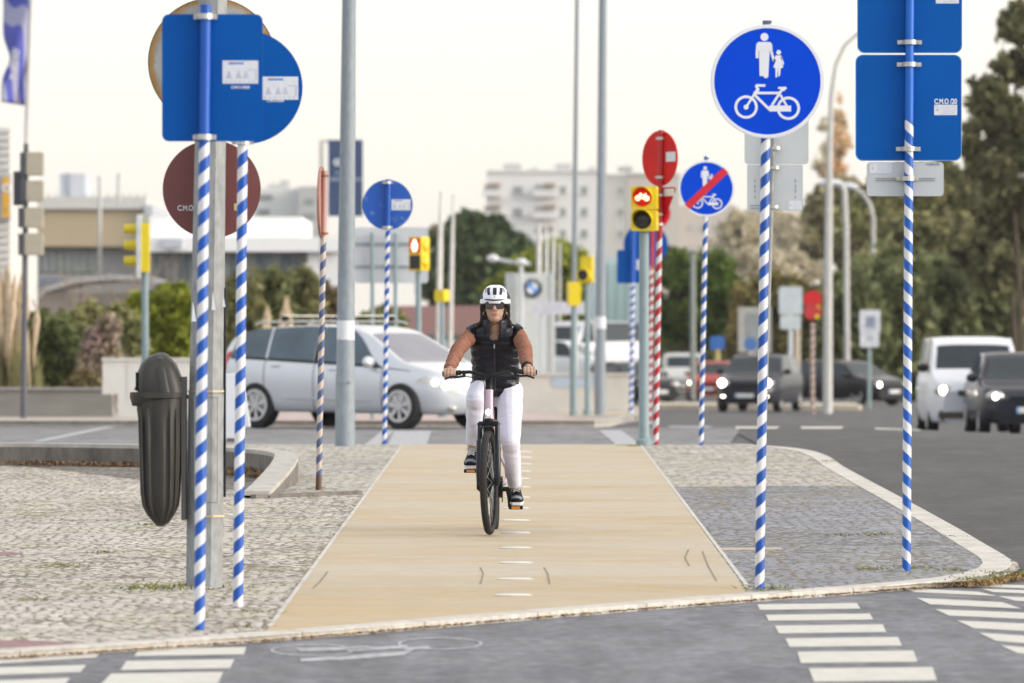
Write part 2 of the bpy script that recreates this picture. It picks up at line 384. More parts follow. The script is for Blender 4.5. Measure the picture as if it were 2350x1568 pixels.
path_poly = [(-1.165, fr[-1][1]), (-1.14, 59.2), (1.335, 59.2), (1.30, 44)] + fr[:-1]
sheet('cycle_path', path_poly, .0015, M_PATH)
dk = [pv(u, v) for u, v in ((1722, 1366), (2000, 1346), (2150, 1335), (2250, 1327), (2298, 1317), (2318, 1305), (2310, 1294), (2270, 1272), (2180, 1220), (2080, 1165), (1990, 1116))]
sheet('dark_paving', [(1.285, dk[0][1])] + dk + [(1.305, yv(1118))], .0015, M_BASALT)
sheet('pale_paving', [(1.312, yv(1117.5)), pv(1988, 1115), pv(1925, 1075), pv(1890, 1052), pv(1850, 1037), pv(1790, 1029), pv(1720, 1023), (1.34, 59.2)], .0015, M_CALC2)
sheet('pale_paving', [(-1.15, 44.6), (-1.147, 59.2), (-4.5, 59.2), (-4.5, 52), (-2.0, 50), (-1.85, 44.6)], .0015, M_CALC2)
# thin pale edging lines of the path
for (xa, ya, xb, yb) in ((-1.162, 27.2, -1.142, 59), (1.283, 30.6, 1.337, 59)):
    sheet('path_edging', [(xa - .012, ya), (xa + .012, ya), (xb + .012, yb), (xb - .012, yb)], .003, M_KERB)
# kerbs: solid bands with a real outer face, built as separate runs of stones
def kerb(name, pts, w, h_out, m, top=0.006, close=False):
    mb = MB(); a, b = strip(pts, 0.0, w)
    for i in range(len(pts) - 1):
        quad = [a[i], a[i + 1], b[i + 1], b[i]]
        vs = [(p.x, p.y, g(p.y) + top) for p in quad] + [(p.x, p.y, g(p.y) - h_out) for p in quad]
        mb.add(vs, [(0, 1, 2, 3), (0, 4, 5, 1), (2, 6, 7, 3)] + ([(3, 7, 4, 0)] if i == 0 else []) + ([(1, 5, 6, 2)] if i == len(pts) - 2 else []))
    return tag(mb.build(name, m, bevel=0, smooth=30), kind='structure')
def resample(pts, step):
    out = [pts[0]]
    for p, q in zip(pts[:-1], pts[1:]):
        L = math.hypot(q[0] - p[0], q[1] - p[1]); n = max(1, int(L / step))
        out += [(p[0] + (q[0] - p[0]) * k / n, p[1] + (q[1] - p[1]) * k / n) for k in range(1, n + 1)]
    return out
def smoothpts(p, it=2):
    for _ in range(it): p = [p[0]] + [((a[0] + 2 * b[0] + c[0]) / 4, (a[1] + 2 * b[1] + c[1]) / 4) for a, b, c in zip(p[:-2], p[1:-1], p[2:])] + [p[-1]]
    return p
kerb('kerb', smoothpts(resample(edge, .4), 4), .17, .12, M_KERB)
kerb('kerb', [(1.34, 59.25), (-9, 59.25)], .16, .12, M_COPING, top=.002)
kerb('kerb', resample([(-1.98, 43.9), (-1.18, 44.8)], .5), .06, .02, M_CONC, top=.03)

# dry debris along the near kerb and grass tufts in the joints (uncountable)
def litter(name, pts, spread, n, m, size, lab, cat, road=False, h=.01):
    mb = MB(); rnd = random.Random(5)
    for _ in range(n):
        i = rnd.randrange(len(pts) - 1); t = rnd.random(); p, q = pts[i], pts[i + 1]
        x = p[0] + (q[0] - p[0]) * t + rnd.gauss(0, spread); y = p[1] + (q[1] - p[1]) * t + rnd.gauss(0, spread)
        z = (rz(y) if road else g(y)) + .008; s = size * rnd.uniform(.4, 1.2); a = rnd.uniform(0, 6.28)
        c, d = math.cos(a) * s, math.sin(a) * s
        mb.add([(x - c, y - d, z), (x + d * .4, y - c * .4, z + h * rnd.random()), (x + c, y + d, z + h * rnd.random()), (x - d * .4, y + c * .4, z + h * rnd.random())], [(0, 1, 2, 3)])
    return tag(mb.build(name, m, raw=True), lab, cat, None, 'stuff')
M_DRY = mat('dry_debris', (0.26, 0.165, 0.07), .9, var=.45, scale=30)
M_MOSS = mat('joint_grass', (0.20, 0.20, 0.04), .9, var=.4, scale=30)
M_DEADLEAF = mat('dead_leaves', (0.17, 0.10, 0.05), .9, var=.5, scale=25)
ko = [(p[0] + .0, p[1] - .045) for p in edge[1:13]]
litter('kerb_debris', ko, .018, 1700, M_DRY, .018, 'ochre dry debris gathered in the gutter along the near kerb', 'debris', road=True, h=.012)
litter('kerb_debris', [pv(2220, 1338), pv(2342, 1318)], .05, 500, M_DRY, .022, 'heap of dry leaves round the kerb tip at the right', 'debris', road=True, h=.03)
def tufts(name, spots, m, lab, n=60, r=.10, hh=.022):
    mb = MB(); rnd = random.Random(11)
    for (x, y, k) in spots:
        for _ in range(int(n * k)):
            px, py = x + rnd.gauss(0, r * k), y + rnd.gauss(0, r * 1.5 * k); h = hh * rnd.uniform(.3, 1) * k; a = rnd.uniform(0, 6.28); w = .006
            dx, dy = rnd.gauss(0, .025), rnd.gauss(0, .025); z = g(py) + .004
            mb.add([(px - w, py, z), (px + w, py, z), (px + dx, py + dy, z + h)], [(0, 1, 2)])
    return tag(mb.build(name, m, raw=True), lab, 'grass', None, 'stuff')
sp = [pv(*q) + (k,) for q, k in (((400, 1350), 1.3), ((330, 1352), 1.0), ((590, 1405), .5), ((570, 1440), .5), ((1755, 1352), .9), ((1800, 1358), .5), ((2090, 1305), .8), ((2000, 1308), .7), ((2010, 1228), .8), ((1920, 1230), .6),
     ((2180, 1310), .7), ((730, 1122), .6), ((1450, 1024), .8), ((2290, 1318), .9), ((2240, 1330), .8), ((350, 1205), .6), ((150, 1300), .8), ((240, 1270), .6), ((60, 1380), .6), ((1900, 1060), .8), ((700, 1140), .5), ((2190, 1232), .5))]
tufts('grass_tufts', sp, M_MOSS, 'small green grass tufts growing in the paving joints')

# low retaining wall left, curling toward the viewer
def low_wall():
    c = [(-9, 52.9), (-4.4, 52.3), (-3.1, 51.6), (-2.45, 50.9), (-2.1, 50.0), (-1.93, 49.0), (-1.9, 47.5), (-1.93, 45.8), (-1.98, 44.0)]
    c = smoothpts(resample(c, .35), 3); a, b = strip(c, -.10, .10)
    mb = MB(); cp = MB()
    n = len(c)
    for i in range(n - 1):
        def H(p): return .17 * min(1.0, max(.12, (p.y - 43.6) / 4.5))
        q = [a[i], a[i + 1], b[i + 1], b[i]]
        lo = [(p.x, p.y, g(p.y) - .05) for p in q]; hi = [(p.x, p.y, g(p.y) + H(p)) for p in q]; tp = [(p.x, p.y, g(p.y) + H(p) + .035) for p in q]
        mb.add(lo + hi, [(0, 4, 5, 1), (2, 6, 7, 3)])
        cp.add(hi + tp, [(0, 4, 5, 1), (2, 6, 7, 3), (4, 7, 6, 5), (0, 1, 2, 3)] + ([(1, 5, 6, 2)] if i == n - 2 else []))
    t = thing('low_wall', 'stained low concrete wall curling round to the left of the path', 'wall', (0, 0, 0))
    mb.build('wall_face', M_CONC, t); cp.build('coping', M_COPING, t)
    litter('fallen_leaves', [(-4.6, 52.05), (-3.2, 51.4), (-2.6, 50.8)], .10, 900, M_DEADLEAF, .035, 'brown fallen leaves lying along the foot of the low wall', 'leaves', h=.05)
    litter('fallen_leaves', [(-2.5, 50.2), (-2.15, 48.5)], .12, 350, M_DEADLEAF, .035, 'brown fallen leaves heaped inside the bend of the low wall', 'leaves', h=.05)
low_wall()
# pink setts, lower left
sheet('red_paving', [pv(-60, 1480), pv(0, 1470), pv(90, 1471), pv(160, 1476), pv(235, 1482), pv(0, 1497), pv(-60, 1500)], .002, M_PINK)
sheet('red_paving', [pv(-20, 1268), pv(30, 1268), pv(55, 1271), pv(20, 1275), pv(-20, 1276)], .002, M_PINK)

# painted markings
def mark(pts, m=M_LINE, plane=rv, road=True, dz=.0022, name='road_marking'): return sheet(name, [plane(u, v) for u, v in pts], dz, m, road=road)
for (x0, x1, x2, x3, v0, v1) in ((1738, 1966, 1975, 1744, 1388, 1401), (1757, 1996, 2004, 1764, 1412, 1426), (1778, 2026, 2034, 1788, 1437, 1455), (1802, 2061, 2070, 1812, 1466, 1486), (1830, 2096, 2106, 1838, 1497, 1523), (1856, 2140, 2150, 1868, 1535, 1566)):
    mark([(x0, v0), (x1, v0 - 3), (x3 + (x2 - x3), v1 - 3), (x3, v1)])
for (x0, x1, x2, x3, v0, v1, s) in ((2066, 2245, 2290, 2100, 1350, 1360, 9), (2103, 2300, 2345, 2135, 1373, 1388, 10), (2146, 2400, 2400, 2178, 1399, 1414, 10), (2196, 2420, 2420, 2235, 1425, 1443, 10), (2246, 2430, 2430, 2285, 1453, 1472, 12), (2296, 2440, 2440, 2335, 1482, 1500, 12)):
    mark([(x0, v0), (x1, v0 + s), (x2, v1 + s), (x3, v1)])
for (x0, x1, x2, x3, v0, v1, s) in ((2190, 2420, 2420, 2215, 1340, 1347, 6), (2252, 2420, 2420, 2280, 1352, 1360, 6), (2290, 2420, 2420, 2330, 1369, 1380, 6)):
    mark([(x0, v0), (x1, v0 + s), (x2, v1 + s), (x3, v1)])
for (x0, x1, x2, x3, v0, v1) in ((318, 565, 560, 308, 1490, 1507), (290, 538, 528, 276, 1518, 1539), (255, 512, 500, 228, 1547, 1575)):
    mark([(x0, v0), (x1, v0 - 4), (x2, v1 - 4), (x3, v1)])
mark([(-60, 1516), (235, 1497), (220, 1510), (-60, 1528)])
for (x0, x1, x2, x3, v0, v1) in ((-60, 198, 185, -60, 1533, 1550), (-60, 160, 145, -60, 1563, 1585)):
    mark([(x0, v0 + 2), (x1, v0 - 6), (x2, v1 - 6), (x3, v1 + 2)])
# worn bicycle symbol painted on the near street
def ring_mark(cu, cv, ru, rvv, wu, wv, a0=0, a1=360):
    n = 40; pts = []
    for k in range(n + 1):
        a = R(a0 + (a1 - a0) * k / n); pts.append((cu + ru * math.cos(a), cv + rvv * math.sin(a)))
    for k in range(n, -1, -1):
        a = R(a0 + (a1 - a0) * k / n); pts.append((cu + (ru - wu) * math.cos(a), cv + (rvv - wv) * math.sin(a)))
    mark(pts, M_LINEW)
ring_mark(1010, 1478, 98, 14, 7, 2.2, -180, 178); ring_mark(718, 1493, 98, 14, 7, 2.2, -180, 178)
for q in ([(790, 1490), (935, 1482), (935, 1489), (800, 1497)], [(770, 1508), (930, 1497), (955, 1490), (925, 1506), (775, 1517)], [(680, 1490), (850, 1484), (850, 1491), (690, 1497)], [(690, 1513), (770, 1508), (775, 1516), (690, 1520)], [(925, 1489), (980, 1484), (990, 1488), (930, 1495)]):
    mark(q, M_LINEW, dz=.0030)
# far crossing paint and red cycle lane beyond
def fmark(poly, m, dz, name='road_marking'): sheet(name, poly, dz, m, road=True)
def fp(u, Y): return (ux(u, Y), Y)
fmark([fp(832, 62), fp(868, 62), fp(905, 80), fp(880, 80)], M_LINEW, .0008)
fmark([fp(888, 62), fp(978, 62), fp(990, 79), fp(905, 79)], M_LINEW, .0008)
fmark([fp(1420, 61.5), fp(1478, 61.5), fp(1425, 80), fp(1375, 80)], M_LINEW, .0008)
fmark([fp(70, 66), fp(100, 66), fp(300, 90), fp(270, 90)], M_LINEW, .004)
fmark([fp(-60, 92), fp(20, 92), fp(-20, 78), fp(-60, 78)], M_LINEW, .004)
sheet('far_pavement', [(-11.5, 86), (1.3, 86), (1.6, 90), (1.9, 100), (2.35, 111), (2.9, 118), (3.0, 135), (3.4, 180), (-20, 180), (-20, 98)], 0.0, mat('far_paving', (0.40, 0.345, 0.30), .8, var=.2, scale=3))
sheet('far_cycle_lane', [fp(500, 86.3), fp(1310, 86.3), fp(1330, 104), fp(1190, 140), fp(500, 140)], .006, mat('pale_pink_paving', (0.46, 0.36, 0.33), .8, var=.16, scale=2))
sheet('red_lane', [fp(560, 87), fp(1345, 87), fp(1350, 90.5), fp(560, 90.5)], .010, mat('red_lane', (0.36, 0.17, 0.16), .8, var=.2, scale=3))
sheet('far_verge', [fp(1280, 112), fp(1480, 112), fp(1500, 150), fp(1420, 190), fp(1280, 190)], .008, mat('dusty_verge', (0.43, 0.36, 0.27), .9, var=.25, scale=2))
for q in ((1690, 1782), (1840, 1930), (2010, 2110)):
    fmark([fp(q[0], 82), fp(q[1], 82), fp(q[1] + 8, 85.5), fp(q[0] - 4, 85.5)], M_LINE, .004)
fmark([fp(1540, 84), fp(1625, 84), fp(1640, 88), fp(1530, 88)], M_LINEW, .003)
kerb('kerb', [(-14, 86.05), (1.25, 86.05), (1.58, 90), (1.88, 100), (2.33, 111), (2.88, 118)], .18, .4, M_COPING, top=.015)
# traffic island with a pale kerb on the right
isl = MB(); ip = [fp(1500, 166), fp(1900, 163), fp(1972, 163), fp(1978, 165), fp(1960, 176), fp(1500, 180)]
isl.add([(x, y, rz(y, x) + .13) for x, y in ip] + [(x, y, g(y) - .2) for x, y in ip], [tuple(range(6))] + [(i, i + 6, (i + 1) % 6 + 6, (i + 1) % 6) for i in range(6)])
tag(isl.build('traffic_island', mat('island_stone', (0.50, 0.43, 0.33), .85, var=.12, scale=3)), kind='structure')

# steel studs in the middle of the path
M_STUD = mat('stud_steel', (0.68, 0.675, 0.66), .4, .4, var=.08)
def stud():
    t = MB(); t.lathe([(.100, -.004), (.103, .003), (.085, .010), (.03, .012), (.001, .0125)], n=28)
    return t.build('path_stud', M_STUD)
sv = [(1178, 1368), (1182, 1331), (1184, 1293.5), (1183, 1259), (1183, 1224.5), (1184, 1196), (1185, 1168), (1187, 1143), (1190, 1119), (1191, 1100), (1193, 1083), (1195, 1066), (1196, 1051), (1197, 1038)]
s0 = stud()
for i, (u, v) in enumerate(sv):
    o = s0 if i == 0 else s0.copy()
    if i: COL.objects.link(o)
    x, y = pv(u, v); o.location = (x, y, g(y) + .003); o.scale = (1, .55, .8)
    tag(o, 'white oval steel stud set flush in the middle of the ochre cycle path', 'road stud', 'row of steel studs along the path centre')
tag(s0, 'bright steel stud of the path row, nearest the kerb', 'road stud')
# slot drain cover in dark paving, skid marks
sheet('drain_cover', [pv(1650, 1258), pv(1790, 1257), pv(1800, 1262), pv(1660, 1264)], .003, mat('drain_frame', (.42, .36, .28), .7, var=.4, scale=60))
M_SKID = mat('skid', (.27, .21, .145), .9, var=.3, scale=20)
for pl in ([(1102, 1303), (1109, 1318), (1102, 1342)], [(1248, 1303), (1257, 1318), (1261, 1342)], [(1580, 1262), (1572, 1282), (1582, 1300)], [(1612, 1266), (1625, 1300), (1645, 1335)], [(752, 1313), (735, 1335), (718, 1352)]):
    P = [pv(u, v) for u, v in pl]; a, b = strip(P, -.0055, .0055)
    sheet('skid_mark', [(q.x, q.y) for q in a] + [(q.x, q.y) for q in b[::-1]], .003, M_SKID)
# ------------------------------------------------------------------ poles, signs, signals
BLUE = (0.002, 0.085, 0.43); WHITE = (0.72, 0.72, 0.73)
M_BLUEBACK = mat('sign_back_blue', (0.0, 0.080, 0.345), .45, var=.07, scale=3, spec=.12)
M_BLUEBACK2 = mat('sign_back_blue_teal', (0.0, 0.085, 0.36), .45, var=.07, scale=3, spec=.12)
M_BLUEFACE = mat('sign_face_blue', (0.0, 0.058, 0.60), .4, var=.04, scale=3, spec=.1)
M_FACEWHITE = mat('sign_face_white', (0.72, 0.74, 0.77), .45, var=.03)
M_SIGNGREY = mat('sign_back_grey', (0.50, 0.53, 0.54), .5, .1, var=.06, scale=3)
M_CLAMP = mat('clamp_zinc', (0.55, 0.54, 0.50), .4, .6, var=.15, scale=30)
M_GALV = mat('galvanised_steel', (0.255, 0.265, 0.265), .6, .1, var=.22, scale=26, stretch=(1, 1, .5))
M_GALVD = mat('galvanised_steel_blue', (0.235, 0.268, 0.295), .6, .1, var=.12, scale=26, stretch=(1, 1, .4))
M_GREYPAINT = mat('grey_green_paint', (0.22, 0.29, 0.305), .55, var=.08, scale=8)
M_STICK = mat('paper_label', (0.66, 0.68, 0.72), .6, var=.06, scale=40)
M_INK = mat('ink_grey', (0.25, 0.28, 0.36), .6, var=.1)
M_INKBLUE = mat('ink_blue', (0.12, 0.28, 0.62), .6, var=.1)
M_INKORANGE = mat('ink_orange', (0.70, 0.30, 0.12), .6, var=.1)
M_BLACK = mat('black_plastic', (0.014, 0.014, 0.016), .45, var=.2, spec=.2)
M_YEL = mat('signal_yellow', (0.70, 0.54, 0.008), .38, var=.06, scale=4)
M_YELIN = mat('signal_yellow_inside', (0.45, 0.34, 0.01), .5, var=.1)
M_DARKLENS = mat('dark_lens', (0.02, 0.015, 0.012), .25, var=.3, scale=40)
M_REDLENS = glow('lit_red_lens', (0.5, 0.0, 0.0), .30)
M_REDHOT = glow('lit_symbol', (1.0, 0.66, 0.40), 3.2)
M_RED = mat('sign_red', (0.55, 0.006, 0.014), .5, var=.10, scale=4, spec=.12)
M_REDLT = mat('sign_red_faded', (0.60, 0.022, 0.018), .5, var=.12, scale=3, spec=.12)
M_BROWNRED = mat('sign_back_brown_red', (0.17, 0.052, 0.048), .55, var=.10, scale=3)

def Lx(u, ub, Y): return (u - ub) * Y / F
def Lz(v, vb, Y): return (vb - v) * Y / F
def pole(parent, h, r, m, lean=0.0, n=20, name='pole', r1=None, z0=0.0, depth=.25):
    mb = MB(); mb.cyl((0, 0, z0 - depth), (0, 0, h), r, r if r1 is None else r1, n)
    mb.cyl((0, 0, h), (0, 0, h + .006), (r if r1 is None else r1) * 1.02, None, n)
    o = mb.build(name, m, parent); o.rotation_euler = (0, lean, 0); return o
def clamp(parent, x, z, y=0.0, w=.11, r=.033, face=-1):
    mb = MB(); s = -face
    mb.box((x - w * .36, y + s * r * .55, z), (w * .30, .006, .024)); mb.box((x + w * .36, y + s * r * .55, z), (w * .30, .006, .024))
    pts = [(x + r * 1.12 * math.cos(a), y - s * r * 1.12 * math.sin(a) * 1.0, z) for a in [math.pi * k / 8 for k in range(9)]]
    for p, q in zip(pts[:-1], pts[1:]):
        d = Vector(q) - Vector(p); c = (Vector(p) + Vector(q)) / 2
        mb.box(c, (d.length * 1.1, .005, .026), Matrix.Rotation(math.atan2(d.y, d.x), 3, 'Z'))
    for sx in (-1, 1) if face < 0 else (): mb.cyl((x + sx * w * .36, y + s * r * .55 - .004, z), (x + sx * w * .36, y + s * r * .55 - .014, z), .007, None, 8)
    return mb.build('clamp', M_CLAMP, parent, smooth=30)
def plate(parent, outline, y, m, th=.004, rim=.012, name='sign_panel', edge=None, back=1):
    """sheet-metal sign plate standing in XZ at y; its folded rim goes to +y (away from the camera) when back=1"""
    mb = MB(); n = len(outline); cx = sum(p[0] for p in outline) / n; cz = sum(p[1] for p in outline) / n
    inn = [(cx + (a - cx) * .985, cz + (b - cz) * .985) for a, b in outline]
    mb.prism(outline, y, y + th * back)
    vs = [(a, y - .0005 * back, b) for a, b in outline] + [(a, y - .0005 * back, b) for a, b in inn] + [(a, y + rim * back, b) for a, b in inn] + [(a, y + rim * back, b) for a, b in outline]
    fs = []
    for j in range(4):
        for k in range(n): fs.append((j * n + k, j * n + (k + 1) % n, ((j + 1) % 4) * n + (k + 1) % n, ((j + 1) % 4) * n + k))
    mb.add(vs, fs, 1)
    return mb.build(name, [m, edge or m], parent, smooth=30)
def sticker(parent, x, z, w, h, y, kind=0):
    s = MB(); s.box((x, y, z), (w, .0012, h)); o = s.build('sticker', M_STICK, parent, smooth=0)
    a = MB(); y2 = y - .0012
    if kind == 0:
        b = MB(); b.box((x - w * .12, y2, z + h * .38), (w * .42, .0008, h * .10)); b.build('sticker_heading', M_INKBLUE, o, smooth=0)
        c = MB(); c.box((x - w * .22, y2, z + h * .43), (w * .18, .0009, h * .04)); c.build('sticker_heading', M_INKORANGE, o, smooth=0)
        for cx in (-.32, -.05, .15):
            a.prism([(x + (cx - .09) * w, z - h * .28), (x + (cx + .09) * w, z - h * .28), (x + cx * w, z + h * .10)], y2, y2 + .0006)
        a.box((x + w * .30, y2, z + h * .10), (w * .2, .0008, h * .05)); a.box((x + w * .44, y2, z - h * .1), (w * .05, .0008, h * .5))
        for k in range(7): a.box((x - w * .40 + k * w * .13, y2, z - h * .40), (w * .06, .0008, h * .06))
    else:
        a.cyl((x - w * .36, y2, z), (x - w * .36, y2 + .0008, z), h * .13, None, 12)
        for r in range(5):
            a.box((x + w * .02, y2, z + h * (.34 - .17 * r)), (w * .34, .0008, h * .035)); a.box((x + w * .32, y2, z + h * (.34 - .17 * r)), (w * .20, .0008, h * .035))
        a.box((x - w * .40, y2, z + h * .36), (w * .14, .0008, h * .07))
    a.build('print', mat('ink_pale', (0.47, 0.50, 0.58), .6), o, smooth=0)
    return o

# symbols, measured on the round sign: unit = sign radius
def S(p): return ((p[0] - 490) / 385.0, (553 - p[1]) / 385.0)
JIT = [0]
def bar(mb, p, q, w, y0, y1, k, ox=0, oz=0):
    JIT[0] = (JIT[0] + 1) % 12; y0 = y0 - .0001 * JIT[0]
    a = Vector(S(p)); b = Vector(S(q)); d = (b - a).normalized(); n = Vector((-d.y, d.x)) * (w / 385 / 2); e = d * (w / 385 * .25)
    pts = [a - e + n, b + e + n, b + e - n, a - e - n]
    mb.prism([(ox + p_.x * k, oz + p_.y * k) for p_ in pts], y0, y1)
def sym_people(mb, k, y0, y1, ox=0, oz=0):
    def pl(pts): mb.prism([(ox + S(p)[0] * k, oz + S(p)[1] * k) for p in pts], y0, y1)
    pl([(470 + 27 * math.cos(a * .3142), 253 + 27 * math.sin(a * .3142)) for a in range(20)])
    pl([(415, 303), (428, 287), (508, 287), (522, 303), (524, 345), (435, 345), (428, 350), (410, 350)])
    pl([(410, 348), (431, 348), (431, 396), (411, 396)]); pl([(505, 343), (524, 343), (541, 412), (526, 419)])
    pl([(434, 344), (505, 344), (496, 522), (485, 532), (471, 530), (463, 518), (437, 516)])
    pl([(566 + 16 * math.cos(a * .3142), 357 + 16 * math.sin(a * .3142)) for a in range(20)])
    pl([(547, 377), (584, 377), (590, 404), (583, 412), (598, 458), (581, 465), (545, 464), (529, 458), (548, 412), (545, 400), (536, 418), (527, 412)])
    pl([(584, 377), (604, 436), (596, 443), (580, 404)]); pl([(544, 463), (562, 465), (556, 525), (545, 527)]); pl([(563, 465), (580, 463), (576, 514), (563, 522)])
def sym_bike(mb, k, y0, y1, ox=0, oz=0, full=True):
    for c in ((346, 727), (632, 735)): mb.ring((ox + S(c)[0] * k, oz + S(c)[1] * k), 79 / 385 * k, 61 / 385 * k, y0, y1, 36)
    h = S((346, 727)); mb.prism(circ(17 / 385 * k, 16, ox + h[0] * k, oz + h[1] * k), y0, y1)
    for p, q, w in (((346, 727), (402, 640), 15), ((405, 640), (426, 606), 22), ((426, 606), (414, 586), 18), ((414, 581), (472, 581), 17), ((400, 632), (578, 632), 17), ((398, 640), (503, 742), 18),
                    ((592, 604), (522, 712), 17), ((512, 737), (640, 737), 40), ((580, 648), (625, 728), 15), ((566, 598), (612, 598), 15), ((596, 612), (614, 596), 18)):
        bar(mb, p, q, w, y0, y1, k, ox, oz)

def sign_root(name, label, cat, u, v, group=None, Y=None):
    Y = yv(v) if Y is None else Y
    return thing(name, label, cat, (ux(u, Y), Y, g(Y)), 0, group), Y

GRP = 'blue and white striped sign posts'
BW1 = stripes('blue_white_stripes', BLUE, WHITE, .123, -1, 2.335, BLUE)
# A: front left post with rectangular panel back
t, Y = sign_root('sign_post', 'blue and white striped post carrying the square-cornered blue panel back, left front', 'sign post', 457, 1445, GRP)
k = Y / F; lean = 15 / 1430
pole(t, (1445 - 14) * k, .0262, BW1, lean)
X0 = Lx(469, 457, Y); zc = Lz(178, 1445, Y)
pl_ = plate(t, rrect(231 * k, 292 * k, .032, 6, Lx(486.5, 457, Y), zc), .030, M_BLUEBACK)
sticker(pl_, Lx(551, 457, Y), Lz(165, 1445, Y), 82 * k, 53 * k, .0285)
text('C.M.O./2020', .017, M_FACEWHITE, pl_, (Lx(551, 457, Y), .0285, Lz(200, 1445, Y)), bold=.0006)
clamp(t, Lx(471, 457, Y), Lz(38, 1445, Y)); clamp(t, Lx(469, 457, Y), Lz(315, 1445, Y))
# B: second post with round blue back
BW2 = stripes('blue_white_stripes', BLUE, WHITE, .123, -1, 2.37, BLUE, phase=.4)
t, Y = sign_root('sign_post', 'blue and white striped post carrying the round blue sign back, between grey mast and path', 'sign post', 546, 1392, GRP)
k = Y / F
pole(t, (1392 - 40) * k, .0262, BW2, 11 / 1065)
pl_ = plate(t, circ(130 * k, 56, Lx(564, 546, Y), Lz(200, 1392, Y)), .030, M_BLUEBACK)
sticker(pl_, Lx(642, 546, Y), Lz(202, 1392, Y), 84 * k, 53 * k, .0285)
text('C.M.O./2020', .017, M_FACEWHITE, pl_, (Lx(631, 546, Y), .0285, Lz(231, 1392, Y)), bold=.0006)
clamp(t, Lx(557, 546, Y), Lz(326, 1392, Y)); clamp(t, Lx(560, 546, Y), Lz(90, 1392, Y))

# C: big octagonal galvanised mast with two signs on its far side and a bin strapped to it
t, Y = sign_root('lamp_mast', 'thick galvanised eight-sided mast behind the left striped posts', 'mast', 467, 1345)
k = Y / F
mb = MB(); h = (1345 + 60) * k; r0, r1 = 44 * k, 35 * k; N = 8
def octs(r, z, x): return [(x + r * math.cos(R(22.5 + 45 * j)), r * math.sin(R(22.5 + 45 * j)), z) for j in range(N)]
dx = Lx(489, 467, Y)
mb.loft([octs(r0, -.3, 0), octs(r0, (1345 - 905) * k, dx * .3), octs(r0 * .955, (1345 - 903) * k, dx * .3), octs(r1, h, dx)])
post = mb.build('mast_shaft', M_GALV, t, smooth=25)
hp = MB(); fz0, fz1 = (1345 - 1152) * k, (1345 - 912) * k
for a, b in (((-26 * k, fz0), (-26 * k, fz1)), ((26 * k, fz0), (26 * k, fz1)), ((-26 * k, fz0), (26 * k, fz0)), ((-26 * k, fz1), (26 * k, fz1))):
    hp.cyl((a[0] + 8 * k, -r0 * .945, a[1]), (b[0] + 8 * k, -r0 * .945, b[1]), .0022, None, 6)
hp.build('hatch', mat('hatch_seam', (.20, .215, .22), .6), t)
for vv_ in (898, 1184):
    bd = MB(); bd.loft([octs(r0 * 1.02, (1345 - vv_) * k - .005, dx * .3), octs(r0 * 1.02, (1345 - vv_) * k + .005, dx * .3)])
    bd.build('strap', mat('steel_strap', (.50, .40, .26), .5, .3), t)
cb = MB(); cb.box((Lx(516, 467, Y), -.01, (1345 - 900) * k), (.012, .03, 480 * k)); cb.build('cable_cover', M_BLACK, t)
rs = plate(t, circ(113 * k, 56, Lx(483, 467, Y), Lz(433, 1345, Y)), r0 + .02, M_BROWNRED); rs['label'] = 'brown-red round sign back with white letters'
text('C.M.O.', .041, M_FACEWHITE, rs, (Lx(424, 467, Y), r0 + .0185, Lz(477, 1345, Y)), sx=.78, bold=.0009)
mb = MB(); mb.box((Lx(541, 467, Y), r0 + .018, Lz(474, 1345, Y)), (13 * k, .002, 16 * k)); mb.build('sticker', mat('pale_yellow_label', (.55, .48, .25), .6), rs)
m, nt_, b = new_mat('rusty_rim_back'); v = tco(nt_); ln = nd(nt_, 'ShaderNodeVectorMath', operation='DISTANCE')
nt_.links.new(v, ln.inputs[0]); ln.inputs[1].default_value = (Lx(484, 467, Y), r0 + .02, Lz(137, 1345, Y))
e = mth(nt_, 'ADD', ln.outputs['Value'], mth(nt_, 'MULTIPLY', mth(nt_, 'SUBTRACT', nz(nt_, v, 9, 5, .7), .5), .10))
cc = mixc(nt_, ramp(nt_, mth(nt_, 'DIVIDE', e, 146 * k), [(0.86, 0.0), (0.97, 1.0)]), (0.40, 0.42, 0.42), (0.40, 0.22, 0.05))
nt_.links.new(mixc(nt_, 1.0, cc, ramp(nt_, nz(nt_, v, 12, 4), [(.3, .85), (.7, 1.1)]), 'MULTIPLY'), b.inputs['Base Color']); b.inputs['Roughness'].default_value = .6
gs = plate(t, circ(148 * k, 64, Lx(484, 467, Y), Lz(140, 1345, Y)), r0 + .02, m, edge=mat('rim_dark_blue', (.06, .06, .08), .5)); gs['label'] = 'grey round sign back with a rusty edge'
for (u0, v0, w, hh) in ((492, 690, 9, 44), (516, 690, 6, 30), (447, 715, 10, 46)):
    x = Lx(u0, 467, Y); z = Lz(v0, 1345, Y); pf = MB(); pf.prism([(x - w * k * .5, z - hh * k * .5), (x + w * k * .6, z - hh * k * .5), (x + w * k * .2, z), (x - w * k * .2, z + hh * k * .5)], -r0 * .94, -r0 * .925)
    pf.build('paper_scrap', M_STICK, t)

